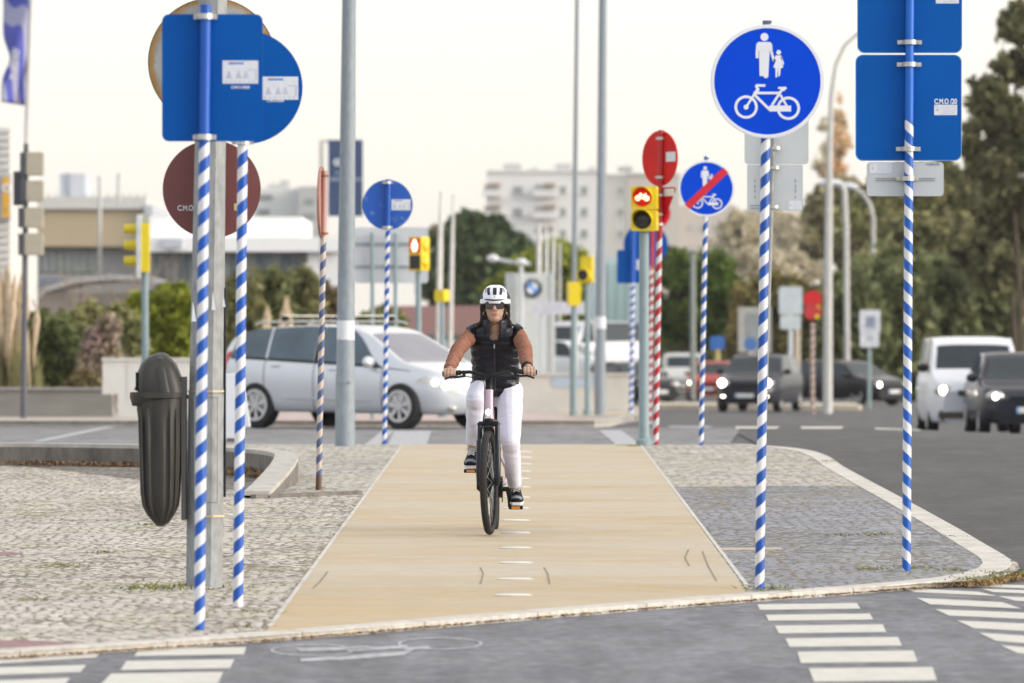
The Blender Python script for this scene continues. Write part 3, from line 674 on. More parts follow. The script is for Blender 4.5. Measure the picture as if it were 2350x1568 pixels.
# dome-topped litter bin hanging on the mast
Yb = Y - .02
tb = thing('litter_bin', 'dark grey plastic litter bin with domed hood strapped to the left of the mast', 'litter bin', (ux(375, Yb), Yb, g(Yb) + (1345 - 1208) * Yb / F))
M_BIN = mat('bin_plastic', (0.040, 0.038, 0.034), .45, var=.22, scale=9, bmp=.08, stretch=(2, 2, .5), spec=.3)
q = 0.00070
def bsec(z, x0, x1, d, rib=0.0, n=64):
    cx, hw = (x0 + x1) / 2, (x1 - x0) / 2; out = []
    for j in range(n):
        a = 2 * math.pi * j / n; c, s = math.cos(a), math.sin(a); e = .62
        px = cx + hw * math.copysign(abs(c) ** e, c); py = d * math.copysign(abs(s) ** e, s)
        rr = 1 + rib * (1 if (j % 4 < 2) else -1) * (1 if abs(s) > .35 else 0)
        out.append((px, py * rr, z))
    return out
def bx_(x): return (x - 300) * q
def bz_(y): return (1460 - y) * q
mb = MB()
mb.loft([bsec(bz_(1460), bx_(255), bx_(300), .02), bsec(bz_(1430), bx_(225), bx_(345), .06, .02), bsec(bz_(1370), bx_(175), bx_(385), .10, .045), bsec(bz_(1300), bx_(138), bx_(420), .125, .05), bsec(bz_(1200), bx_(122), bx_(432), .135, .055),
         bsec(bz_(900), bx_(112), bx_(440), .142, .055), bsec(bz_(620), bx_(105), bx_(443), .147, .055), bsec(bz_(540), bx_(95), bx_(445), .15, .0), bsec(bz_(455), bx_(92), bx_(447), .15, .0)])
mb.build('bin_body', M_BIN, tb)
mb = MB(); mb.loft([bsec(bz_(520), bx_(62), bx_(120), .12), bsec(bz_(455), bx_(40), bx_(462), .165), bsec(bz_(412), bx_(42), bx_(470), .163)]); mb.build('rim_band', M_BIN, tb)
mb = MB(); mb.loft([bsec(bz_(412), bx_(105), bx_(470), .150), bsec(bz_(330), bx_(100), bx_(452), .148), bsec(bz_(250), bx_(103), bx_(425), .14), bsec(bz_(190), bx_(128), bx_(398), .125), bsec(bz_(150), bx_(165), bx_(365), .10), bsec(bz_(120), bx_(210), bx_(335), .06), bsec(bz_(106), bx_(255), bx_(310), .02)])
hood = mb.build('hood', M_BIN, tb)
mb = MB(); mb.loft([bsec(bz_(412), bx_(238), bx_(395), .158), bsec(bz_(250), bx_(238), bx_(350), .150), bsec(bz_(150), bx_(250), bx_(320), .108), bsec(bz_(102), bx_(262), bx_(302), .02)]); mb.build('hood_ridge', M_BIN, hood)
mb = MB(); mb.box((bx_(100), 0, bz_(330)), (.012, .17, .10)); mb.build('opening', M_BLACK, hood)
mb = MB(); mb.box((bx_(462), 0, bz_(850)), (.024, .16, .78)); mb.box((bx_(490), 0, bz_(450)), (.035, .04, .02)); mb.box((bx_(488), 0, bz_(1385)), (.05, .04, .02)); mb.build('back_plate', mat('bin_back', (.05, .05, .052), .5), tb)
mb = MB(); mb.box((bx_(95), -.02, bz_(380)), (.02, .05, .03), Matrix.Rotation(.5, 3, 'Y')); mb.build('crumpled_wrapper', mat('wrapper', (.5, .33, .22), .7), tb)

# white plastic barrier behind post B
Yq = 60.3; t = thing('plastic_barrier', 'white plastic barrier standing behind the left striped posts', 'barrier', (ux(545, Yq), Yq, g(Yq)))
k = Yq / F; mb = MB()
mb.prism([(-30 * k, 0), (-7 * k, 0), (0, 30 * k), (30 * k, 34 * k), (10 * k, 160 * k), (-30 * k, 155 * k)], -.12, .12)
mb.build('barrier_body', mat('white_plastic', (0.70, 0.72, 0.76), .45, var=.05), t, bevel=.01)
mb = MB(); mb.box((-6 * k, 0, .02), (.16, .3, .04)); mb.build('foot', M_CONC, t)

# E: old post with rusty foot and a sign seen edge-on
BWR = stripes('faded_stripes', (0.055, 0.085, 0.20), (0.52, 0.44, 0.38), .130, -1, 2.045, (0.46, 0.27, 0.25), wear=.75, rust_below=.16)
t, Y = sign_root('sign_post', 'old rust-footed post with faded stripes and a pink sign seen edge-on', 'sign post', 731, 1125)
k = Y / F
pole(t, (1125 - 394) * k, .0245, BWR, 14 / 730)
mb = MB(); rr = 82 * k
mb.lathe([(rr * .99, .016), (rr, .012), (rr, -.004), (rr * .985, -.006), (rr * .97, .004), (.001, .004)], axis='X', n=48, rot=Matrix.Rotation(R(-3.5), 3, 'Z') @ Matrix.Rotation(R(180), 3, 'Z'), c=(Lx(739, 731, Y), .0, Lz(464, 1125, Y)))
mb.build('sign_panel', mat('faded_pink_metal', (0.36, 0.18, 0.14), .6, var=.2, scale=8), t)
for vv_ in (404, 536):
    mb = MB(); mb.cyl((Lx(745, 731, Y), 0, Lz(vv_, 1125, Y) - .010), (Lx(745, 731, Y), 0, Lz(vv_, 1125, Y) + .010), .031, None, 16); mb.box((Lx(738, 731, Y), 0, Lz(vv_, 1125, Y)), (.05, .03, .018))
    mb.build('clamp', mat('rusty_clamp', (.28, .14, .07), .6, var=.3), t)

# F: tall lamp post
t, Y = sign_root('lamp_post', 'tall round grey lamp post with a torn paper notice, left of the cyclist', 'lamp post', 792, 1024)
k = Y / F
mb = MB(); mb.loft([[(Lx(792 + du, 792, Y) + r * k * math.cos(a), r * k * math.sin(a), z * k) for a in [2 * math.pi * j / 28 for j in range(28)]] for (du, r, z) in ((0, 23, -30), (0, 23, 20), (0, 22, 165), (.6, 21.2, 167), (3, 19.5, 420), (10, 15.5, 1110))])
mb.build('shaft', M_GALVD, t)
mb = MB(); mb.loft([[(Lx(793.5, 792, Y) + 20.9 * k * math.cos(a), 20.9 * k * math.sin(a), z) for a in [R(195 + 15 * j) for j in range(11)]] for z in ((1024 - 780) * k, (1024 - 736) * k)], caps=False, closed=False)
nt2 = mb.build('paper_notice', M_STICK, t)
mb = MB(); mb.cyl((Lx(815, 792, Y) - .07, -.095, (1024 - 877) * k), (Lx(815, 792, Y) - .07, -.085, (1024 - 877) * k), .012); mb.box((0, -22 * k, (1024 - 880) * k), (30 * k, .006, .006)); mb.build('hatch', mat('hatch_seam', (.2, .215, .22)), t)

# G: round blue back on thin striped post
BW3 = stripes('blue_white_stripes', BLUE, WHITE, .123, -1, 2.26, BLUE)
t, Y = sign_root('sign_post', 'thin striped post with a scuffed round blue sign back, right of the tall lamp post', 'sign post', 882, 1016, GRP)
k = Y / F
pole(t, (1016 - 413) * k, .0255, BW3, 8 / 490)
m, nt_, b = new_mat('scuffed_blue'); v = tco(nt_)
sc = mth(nt_, 'MULTIPLY', ramp(nt_, nz(nt_, v, 17, 6, .75), [(.56, 0.0), (.70, .6)]), ramp(nt_, nz(nt_, v, 4.5, 2), [(.45, 0.0), (.55, 1.0)]))
nt_.links.new(mixc(nt_, sc, (0.006, 0.085, 0.42), (.38, .48, .68)), b.inputs['Base Color']); b.inputs['Roughness'].default_value = .5
pl_ = plate(t, circ(57.5 * k, 48, Lx(889.5, 882, Y), Lz(470, 1016, Y)), .030, m)
sticker(pl_, Lx(920, 882, Y), Lz(470, 1016, Y), 44 * k, 25 * k, .0285)
clamp(t, Lx(889, 882, Y), Lz(419, 1016, Y)); clamp(t, Lx(889, 882, Y), Lz(522, 1016, Y))

# shared path sign, right front
BW4 = stripes('blue_white_stripes', (0.002, 0.075, 0.36), WHITE, .123, -1, 99, BLUE)
t, Y = sign_root('sign_post', 'round blue shared-path sign with white people and bicycle on a striped post', 'sign post', 1743, 1353, GRP)
k = Y / F
pole(t, (1353 - 50) * k, .0255, BW4, 14 / 1035)
xs, zs, rs_ = Lx(1760.5, 1743, Y), Lz(187.5, 1353, Y), 130.5 * k
pl_ = plate(t, circ(rs_, 64, xs, zs), -.032, M_BLUEFACE, edge=M_FACEWHITE, back=1, rim=.014)
mb = MB(); mb.ring((xs, zs), rs_ * .985, rs_ * .935, -.0338, -.032, 64); mb.build('border', M_FACEWHITE, pl_)
mb = MB(); sym_people(mb, rs_, -.0335, -.031, xs, zs); mb.build('pedestrian_symbol', M_FACEWHITE, pl_, smooth=0)
mb = MB(); sym_bike(mb, rs_, -.0337, -.031, xs, zs); mb.build('bicycle_symbol', M_FACEWHITE, pl_, smooth=0)
mb = MB(); mb.box((xs, 0, zs + rs_ + .012), (.045, .06, .014)); mb.build('pole_cap', mat('dark_cap', (.10, .13, .17), .5), t)
clamp(t, Lx(1759, 1743, Y), zs + .2, face=1); clamp(t, Lx(1757, 1743, Y), zs - .2, face=1)

# right post with two square backs and a grey plate; spiral the other way
BW5 = stripes('blue_white_stripes_reversed', (0.002, 0.10, 0.46), WHITE, .123, 1, 2.592, (0.003, 0.12, 0.52), phase=.25)
t, Y = sign_root('sign_post', 'striped post at the right kerb carrying two square blue backs and a small grey plate', 'sign post', 2080, 1310, GRP)
k = Y / F
pole(t, (1310 + 130) * k, .0252, BW5, 8 / 1300)
for (c0, c1, r0_, r1_) in ((1968, 2209, -121, 121.5), (1964, 2208, 125, 369)):
    pl_ = plate(t, rrect((c1 - c0) * k, (r1_ - r0_) * k, .042, 7, Lx((c0 + c1) / 2, 2080, Y), Lz((r0_ + r1_) / 2, 1310, Y)), .030, M_BLUEBACK2, edge=mat('panel_rim', (.10, .25, .47), .4))
    if r0_ > 0:
        text('C.M.O /20', .041, M_FACEWHITE, pl_, (Lx(2171, 2080, Y), .0285, Lz(233, 1310, Y)), sx=.74, bold=.0012)
        sticker(pl_, Lx(2171, 2080, Y), Lz(252, 1310, Y), 53 * k, 24 * k, .0285, 1)
    else: sticker(pl_, Lx(2175, 2080, Y), Lz(-6, 1310, Y), 53 * k, 27 * k, .0285, 1)
for vv_, uu in ((97, 2088), (148, 2087), (342, 2085)): clamp(t, Lx(uu, 2080, Y), Lz(vv_, 1310, Y), w=.138)
pl_ = plate(t, rrect(177 * k, 78 * k, .02, 5, Lx(2078.5, 2080, Y), Lz(411, 1310, Y)), .034, M_SIGNGREY)
sticker(pl_, Lx(2022, 2080, Y), Lz(386, 1310, Y), 51 * k, 22 * k, .0325, 1)
text('C.M.O./20', .018, M_INK, pl_, (Lx(2142, 2080, Y), .0325, Lz(377, 1310, Y)), bold=.0005)
mb = MB(); mb.box((Lx(2079, 2080, Y), .0325, Lz(411.5, 1310, Y) - .006), (136 * k, .006, .004)); mb.box((Lx(2079, 2080, Y), .0325, Lz(411.5, 1310, Y) + .006), (136 * k, .006, .004)); mb.build('slide_rail', mat('rail_dark_steel', (.24, .25, .24), .5), pl_)  # two thin strips of darker grey steel
clamp(t, Lx(2083, 2080, Y), Lz(410, 1310, Y), w=.13)

# grey sign backs behind the shared path sign
t, Y = sign_root('sign_post', 'thin grey steel post with two grey panel backs behind the shared-path sign', 'sign post', 1748, 1120)
k = Y / F
pole(t, (1120 - 230) * k, .024, M_GALV, 26 / 800)
for (c0, c1, r0_, r1_) in ((1709, 1856, 240, 377), (1715, 1843, 378, 483)):
    pl_ = plate(t, rrect((c1 - c0) * k, (r1_ - r0_) * k, .03 if r0_ < 300 else .012, 5, Lx((c0 + c1) / 2, 1748, Y), Lz((r0_ + r1_) / 2, 1120, Y)), .030, M_SIGNGREY)
    if r0_ > 300:
        mb = MB()
        for uu in (1733, 1826):
            for vv_ in (415, 428, 438, 452): mb.box((Lx(uu, 1748, Y), .0285, Lz(vv_, 1120, Y)), (3 * k, .001, 7 * k))
        mb.box((Lx(1734, 1748, Y), .0285, Lz(472, 1120, Y)), (26 * k, .001, 3 * k)); mb.box((Lx(1734, 1748, Y), .0285, Lz(478, 1120, Y)), (22 * k, .001, 3 * k)); mb.build('print', M_INK, pl_, smooth=0)
        sticker(pl_, Lx(1825, 1748, Y), Lz(471, 1120, Y), 30 * k, 20 * k, .0285, 1)
for vv_, uu in ((340, 1780), (385, 1778), (475, 1776)): clamp(t, Lx(uu, 1748, Y), Lz(vv_, 1120, Y), w=.085)

# end-of-path sign
t, Y = sign_root('sign_post', 'round blue end-of-path sign with a red diagonal bar on a thin striped post', 'sign post', 1609, 1022, GRP)
k = Y / F
pole(t, (1022 - 360) * k, .0258, stripes('blue_white_stripes', (0.002, 0.075, 0.36), WHITE, .152, -1, 99, BLUE), 10 / 520)
xs, zs, rs_ = Lx(1621, 1609, Y), Lz(433, 1022, Y), 64.5 * k
pl_ = plate(t, circ(rs_, 56, xs, zs), -.032, M_BLUEFACE, edge=M_FACEWHITE, rim=.014)
mb = MB(); mb.ring((xs, zs), rs_ * .985, rs_ * .93, -.0338, -.032, 56); mb.build('border', M_FACEWHITE, pl_)
mb = MB(); sym_people(mb, rs_ * .93, -.0335, -.031, xs, zs); mb.build('pedestrian_symbol', M_FACEWHITE, pl_, smooth=0)
mb = MB(); sym_bike(mb, rs_ * .93, -.0337, -.031, xs + .01, zs - .03); mb.build('bicycle_symbol', M_FACEWHITE, pl_, smooth=0)
mb = MB(); a = R(43.5); w_ = rs_ * .125; L_ = rs_ * .95; ca, sa = math.cos(a), math.sin(a)
mb.prism([(xs + ca * s1 * L_ - sa * s2 * w_, zs + sa * s1 * L_ + ca * s2 * w_) for s1, s2 in ((-1, -1), (1, -1), (1, 1), (-1, 1))], -.0352, -.0335); mb.build('diagonal_bar', mat('bar_red', (.58, .008, .02), .45, var=.15, scale=12), pl_)
mb = MB(); mb.box((xs, 0, zs + rs_ + .02), (.05, .06, .02)); mb.build('pole_cap', M_BLUEBACK, t)

# red and white post: round red back and give-way back
RW = stripes('red_white_stripes', (0.46, 0.006, 0.02), WHITE, .155, -1, 2.16, (.42, .008, .012))
t, Y = sign_root('sign_post', 'red and white striped post with a turned round red back above a red triangle back', 'sign post', 1505, 1021)
k = Y / F
pole(t, (1021 - 300) * k, .030, RW, 12 / 700)
def turned(name, outline, cx, cz, ang, y, m, parent, label=None):
    o = MB(); o.prism([(a, b) for a, b in outline], -.004, .004); o.ring((0, 0), .001, .0005, -.001, .001, 8)
    ob = o.build(name, m, parent, loc=(cx, y, cz), rot=(0, 0, ang)); return ob
sp_ = turned('sign_panel', circ(64 * k, 48), Lx(1515, 1505, Y), Lz(363.5, 1021, Y), R(-52), .045, M_REDLT, t); sp_['label'] = 'turned round red sign back'
sp2 = turned('sign_panel', [(-50 * k, 40 * k), (50 * k, 40 * k), (54 * k, 34 * k), (5 * k, -52 * k), (-5 * k, -52 * k), (-54 * k, 34 * k)], Lx(1514, 1505, Y), Lz(470, 1021, Y), R(-48), .045, M_RED, t); sp2['label'] = 'turned red give-way triangle back'
mb = MB(); mb.box((40 * k, -.006, 3 * k), (34 * k, .002, 22 * k)); mb.build('sticker', M_STICK, sp_)
mb = MB(); mb.box((33 * k, -.006, 28 * k), (34 * k, .002, 17 * k)); mb.build('sticker', M_STICK, sp2)
for vv_, uu in ((318, 1516), (407, 1515), (448, 1514), (492, 1513), (515, 1512)): clamp(t, Lx(uu, 1505, Y), Lz(vv_, 1021, Y), w=.10, r=.034)

# signal heads
def lens_unit(parent, x, z, r, yf, lit=None, depth=.16, visor=True):
    mb = MB(); mb.lathe([(r, 0.0), (r * .8, .012), (.001, .02)], c=(x, yf - .002, z), axis='Y', n=28); ln_ = mb.build('lens', M_REDLENS if lit else M_DARKLENS, parent)
    if lit == 'bike':
        s = MB(); k2 = r * 1.02; oz = .50 * k2; sym = MB()
        sym_bike(s, k2 * 1.25, yf - .026, yf - .020, x, z + .36 * k2 * 1.25); s.build('lit_symbol', M_REDHOT, ln_, smooth=0)
    if lit == 'man':
        s = MB(); s.sph((x, yf - .022, z + r * .62), (r * .2, .004, r * .2)); s.prism([(x - r * .32, z + r * .40), (x + r * .32, z + r * .40), (x + r * .42, z - r * .25), (x + r * .26, z - r * .25), (x + r * .24, z - r * .85), (x + r * .05, z - r * .85), (x, z - r * .4), (x - r * .05, z - r * .85), (x - r * .24, z - r * .85), (x - r * .26, z - r * .25), (x - r * .42, z - r * .25)], yf - .026, yf - .020)
        s.build('lit_symbol', M_REDHOT, ln_, smooth=0)
    if visor:
        vs_ = []; fs_ = []; n = 20
        for j in range(n + 1):
            a = R(-35 + 250 * j / n); fall = .30 + .70 * max(0, math.sin(a)) ** .6 if math.sin(a) > 0 else .30
            for (rad, yy) in ((r * 1.10, yf + .004), (r * 1.10, yf - depth * fall), (r * 1.05, yf - depth * fall), (r * 1.05, yf + .004)):
                vs_.append((x + rad * math.cos(a), yy, z + rad * math.sin(a)))
        for j in range(n):
            for c in range(4): fs_.append((j * 4 + c, j * 4 + (c + 1) % 4, (j + 1) * 4 + (c + 1) % 4, (j + 1) * 4 + c))
        mv = MB(); mv.add(vs_, fs_); mv.build('visor', M_YEL, parent)
# bicycle signal on grey post
t, Y = sign_root('traffic_signal', 'yellow two-lamp signal showing a red bicycle on a grey post', 'traffic light', 1478, 1022)
k = Y / F
mb = MB(); mb.lathe([(.085, 0), (.085, .05), (.06, .075), (.056, .12), (.054, .13), (.050, (1022 - 520) * k)], n=24); mb.build('post', M_GREYPAINT, t)
hd = MB(); hw = 29 * k
for (r0_, r1_) in ((428, 482), (483, 531)):
    hd.prism(rrect(hw * 2, (r1_ - r0_) * k * .985, .015, 4, Lx(1480.5, 1478, Y), Lz((r0_ + r1_) / 2, 1022, Y)), -.10, .08)
hb = hd.build('signal_head', M_YEL, t, smooth=30); hb.rotation_euler = (0, 0, R(-10))
lens_unit(hb, Lx(1478, 1478, Y), Lz(453, 1022, Y), 22 * k, -.10, 'bike'); lens_unit(hb, Lx(1478, 1478, Y), Lz(505, 1022, Y), 21.5 * k, -.10)

# pedestrian signal with the lit red man (behind the car)
Y = 92.0; k = Y / F; vb = 972
t = thing('traffic_signal', 'yellow pedestrian signal with a lit red man behind the silver car', 'traffic light', (ux(960, Y), Y, g(Y)))
zz = lambda v: vz(v, Y) - g(Y)
mb = MB(); mb.cyl((0, 0, 0), (0, 0, zz(620)), 7.5 * k, 6.5 * k, 20); mb.build('post', M_GREYPAINT, t)
hd = MB(); hd.prism(rrect(36 * k, 78 * k, .02, 4, 0, 0), -.12, .10); hb = hd.build('signal_head', M_YEL, t, smooth=30, loc=(Lx(963, 960, Y), 0, zz(583)), rot=(0, 0, R(-38)))
for (dz_, lit) in ((19 * k, 1), (-19 * k, 0)):
    mb = MB(); mb.prism(rrect(31 * k, 32 * k, .01, 3, 0, dz_), -.126, -.115); p_ = mb.build('lens', M_REDLENS if lit else M_DARKLENS, hb)
    if lit:
        s = MB(); r = 15 * k; s.sph((0, -.13, dz_ + r * .62), (r * .3, .006, r * .28)); s.prism([(-r * .45, dz_ + r * .40), (r * .45, dz_ + r * .40), (r * .5, dz_ - r * .25), (r * .3, dz_ - r * .85), (r * .04, dz_ - r * .85), (0, dz_ - r * .5), (-r * .04, dz_ - r * .85), (-r * .3, dz_ - r * .85), (-r * .5, dz_ - r * .25)], -.135, -.127); s.build('lit_symbol', M_REDHOT, p_, smooth=0)
mb = MB()
for dz_ in (19 * k, -19 * k): mb.sph((18 * k, 0, dz_), (.045, .09, .10), 14, 8)
mb.build('side_lens_hood', M_YEL, hb)

# yellow three-lamp signal seen from the side, left
Y = 84.0; k = Y / F; zz = lambda v: vz(v, Y) - g(Y)
t = thing('traffic_signal', 'yellow three-lamp signal seen from the side on a thin grey post, left of the mast', 'traffic light', (ux(333, Y), Y, g(Y)))
mb = MB(); mb.cyl((0, 0, -.2), (0, 0, zz(600)), 8.5 * k, 8 * k, 20); mb.build('post', M_GREYPAINT, t)
mb = MB(); mb.prism(rrect(20 * k, 112 * k, .02, 4, 0, zz(569)), -.14, .14); mb.build('signal_head', M_YEL, t)
mb = MB(); mb.box((-13 * k, 0, zz(566)), (10 * k, .40, 144 * k)); mb.build('back_board', mat('pale_board', (.55, .57, .58), .5), t)
for vv_ in (526, 563, 599):
    mb = MB(); mb.cyl((-18 * k, 0, zz(vv_)), (-48 * k, 0, zz(vv_)), 13 * k, 10.5 * k, 18); mb.build('visor', M_YEL, t)
mb = MB(); mb.box((-4 * k, .02, zz(503)), (24 * k, .05, 26 * k)); mb.build('top_plate', mat('plate_dull', (.33, .36, .30), .6), t)

# dark signal stack on dark post, far left
Y = 105.0; k = Y / F; zz = lambda v: vz(v, Y) - g(Y)
t = thing('traffic_signal', 'stack of four beige-backed signal boxes on a dark post at the far left', 'traffic light', (ux(54, Y), Y, g(Y)))
mb = MB(); mb.cyl((0, 0, 0), (Lx(60, 54, Y), 0, zz(330)), 7.5 * k, 6 * k, 18); mb.build('post', mat('dark_post', (.085, .085, .10), .5), t)
M_BEIGE = mat('beige_back', (.385, .35, .27), .6, var=.06)
for (u0, u1, v0, v1) in ((62, 101, 350, 403), (62, 101, 415, 463), (58, 100, 477, 523), (58, 100, 536, 586)):
    mb = MB(); mb.box((Lx((u0 + u1) / 2 - 1, 54, Y), -.02, zz((v0 + v1) / 2)), ((u1 - u0) * k, .30, (v1 - v0) * k)); b1 = mb.build('signal_box', M_BEIGE, t, bevel=.015)
    mb = MB(); mb.box((Lx(u0 - 8, 54, Y), -.03, zz((v0 + v1) / 2)), (13 * k, .28, (v1 - v0) * k * .98)); mb.build('box_side', mat('box_dark', (.055, .06, .075), .5), b1)
mb = MB(); mb.box((Lx(40, 54, Y), .2, zz(432)), (20 * k, .30, 78 * k)); mb.build('side_signal', mat('box_dark', (.06, .065, .075), .5), t)

# yellow heads by the distant masts
def back_signal(u, v0, v1, w, Y, vbase, label, face=False, ang=0):
    k = Y / F; zz = lambda v: vz(v, Y) - g(Y)
    t = thing('traffic_signal', label, 'traffic light', (ux(u, Y), Y, g(Y)))
    mb = MB(); mb.lathe([(.09, -.1), (.09, .1), (.06, .14), (5.5 * k, zz(v1 - 4))], n=18); mb.build('post', M_GREYPAINT, t)
    mb = MB(); mb.prism(rrect(w * k, (v1 - v0) * k, .03, 4, 0, zz((v0 + v1) / 2)), -.12, .10); hb = mb.build('signal_head', M_YEL, t, rot=(0, 0, R(ang)))
    if face:
        mb = MB(); mb.cyl((-4 * k, -.13, zz(v1 - 18)), (-4 * k, -.20, zz(v1 - 18)), 13 * k, None, 22); mb.build('lens', M_DARKLENS, hb)
        mb = MB(); mb.ring((-4 * k, zz(v1 - 18)), 15 * k, 13 * k, -.30, -.12, 22); mb.build('visor', M_YEL, hb)
    return t
back_signal(1348, 588, 650, 27, 118, 955, 'yellow signal with a dark round lens on a slim post between two tall masts', True, -14)
back_signal(1317, 647, 702, 27, 116, 950, 'small yellow signal back on a grey post, in front of the thin tall mast', False, 12)
back_signal(1015, 665, 693, 25, 108, 960, 'small yellow signal box before the white flagpoles', False, -30)

# blue backs with striped post behind the bicycle signal
Y = 113.0; k = Y / F; zz = lambda v: vz(v, Y) - g(Y)
t = thing('sign_post', 'distant striped post with a round and a square blue back, left of the bicycle signal', 'sign post', (ux(1448, Y), Y, g(Y)), 0, GRP)
pole(t, zz(500), 5.2 * k, stripes('blue_white_stripes', (.02, .10, .42), WHITE, .16, -1, zz(650), BLUE), 6 / 450)
plate(t, circ(51 * k, 40, Lx(1482, 1448, Y), zz(562)), .09, M_BLUEBACK); plate(t, rrect(62 * k, 77 * k, .05, 5, Lx(1447, 1448, Y), zz(612)), .05, M_BLUEBACK)
mb = MB(); mb.box((Lx(1470, 1448, Y), .045, zz(608)), (18 * k, .002, 24 * k)); mb.build('sticker', M_STICK, t)
# second red/white post further off
Y = 102.0; k = Y / F; zz = lambda v: vz(v, Y) - g(Y)
t = thing('sign_post', 'thin distant red and white post directly right of the bicycle signal post', 'sign post', (ux(1491, Y), Y, g(Y)))
pole(t, zz(470), 4.3 * k, stripes('red_white_stripes', (0.46, 0.006, 0.02), WHITE, .16, -1, zz(610), (.46, .01, .02)), 7 / 480)
mb = MB(); mb.prism(rrect(22 * k, 52 * k, .02, 4, 10 * k, zz(546)), .05, .06); mb.build('sign_panel', M_BLUEBACK, t)
mb = MB(); mb.prism(circ(34 * k, 30, 14 * k, zz(490)), .05, .06); mb.build('sign_panel', M_RED, t)

# tall masts
def mast(label, ub, ut, v_t, w0, w1, Y, name='lamp_mast', m=M_GALVD, notice=None):
    k = Y / F; t = thing(name, label, 'mast', (ux(ub, Y), Y, g(Y)))
    mb = MB(); mb.loft([[(x * k + r * k * math.cos(a), r * k * math.sin(a), z) for a in [2 * math.pi * j / 22 for j in range(22)]] for (x, r, z) in ((0, w0 / 2, -.4), (0, w0 / 2, 1.4), ((ut - ub) * .15, w0 / 2 * .93, 1.42), (ut - ub, w1 / 2, vz(v_t, Y) - g(Y)))])
    mb.build('shaft', m, t)
    if notice:
        z = vz(notice, Y) - g(Y); mb = MB(); mb.lathe([(w0 * .53 * k, z - .13), (w0 * .53 * k, z + .13)], n=20); mb.build('paper_notice', M_STICK, t)
    return t
mast('slender tall grey mast rising past the frame top, right of the cyclist', 1314, 1325, -60, 13, 9, 121)
mast('thick tall grey mast with a white notice, rising past the frame top', 1377, 1384, -60, 26, 18, 119, notice=741)
# ------------------------------------------------------------------ vehicles
M_GLASS = mat('car_glass', (0.028, 0.036, 0.042), .08, var=.1, spec=.35)
M_GLASSL = mat('car_glass_tinted', (0.070, 0.105, 0.13), .10, var=.3, scale=1.6, spec=.5)
M_TYRE = mat('tyre_rubber', (0.016, 0.016, 0.017), .8, var=.2, scale=30)
M_RIM = mat('alloy_rim', (0.58, 0.56, 0.54), .4, .2, var=.1)
M_TRIM = mat('car_black_trim', (0.012, 0.013, 0.017), .5, var=.15, spec=.2)
M_ARCH = mat('wheel_arch', (0.008, 0.008, 0.009), .9)
M_LAMP = glow('headlamp_lit', (1.0, 0.93, 0.80), 10.0)
M_LAMPHOUSE = mat('lamp_housing', (0.55, 0.53, 0.48), .15, .3)
M_TAIL = mat('tail_lamp', (0.55, 0.02, 0.012), .25)
M_PLATE = mat('number_plate', (0.62, 0.63, 0.62), .5)
M_CHROME = mat('chrome_rail', (0.62, 0.60, 0.55), .25, .8)
def paint(name, col, metal=.25, rough=.32): return mat(name, col, rough, metal, var=.03, scale=2, coat=.3 if sum(col) > .5 or not col else .34, spec=.25 if sum(col) > .5 or not col else .10)

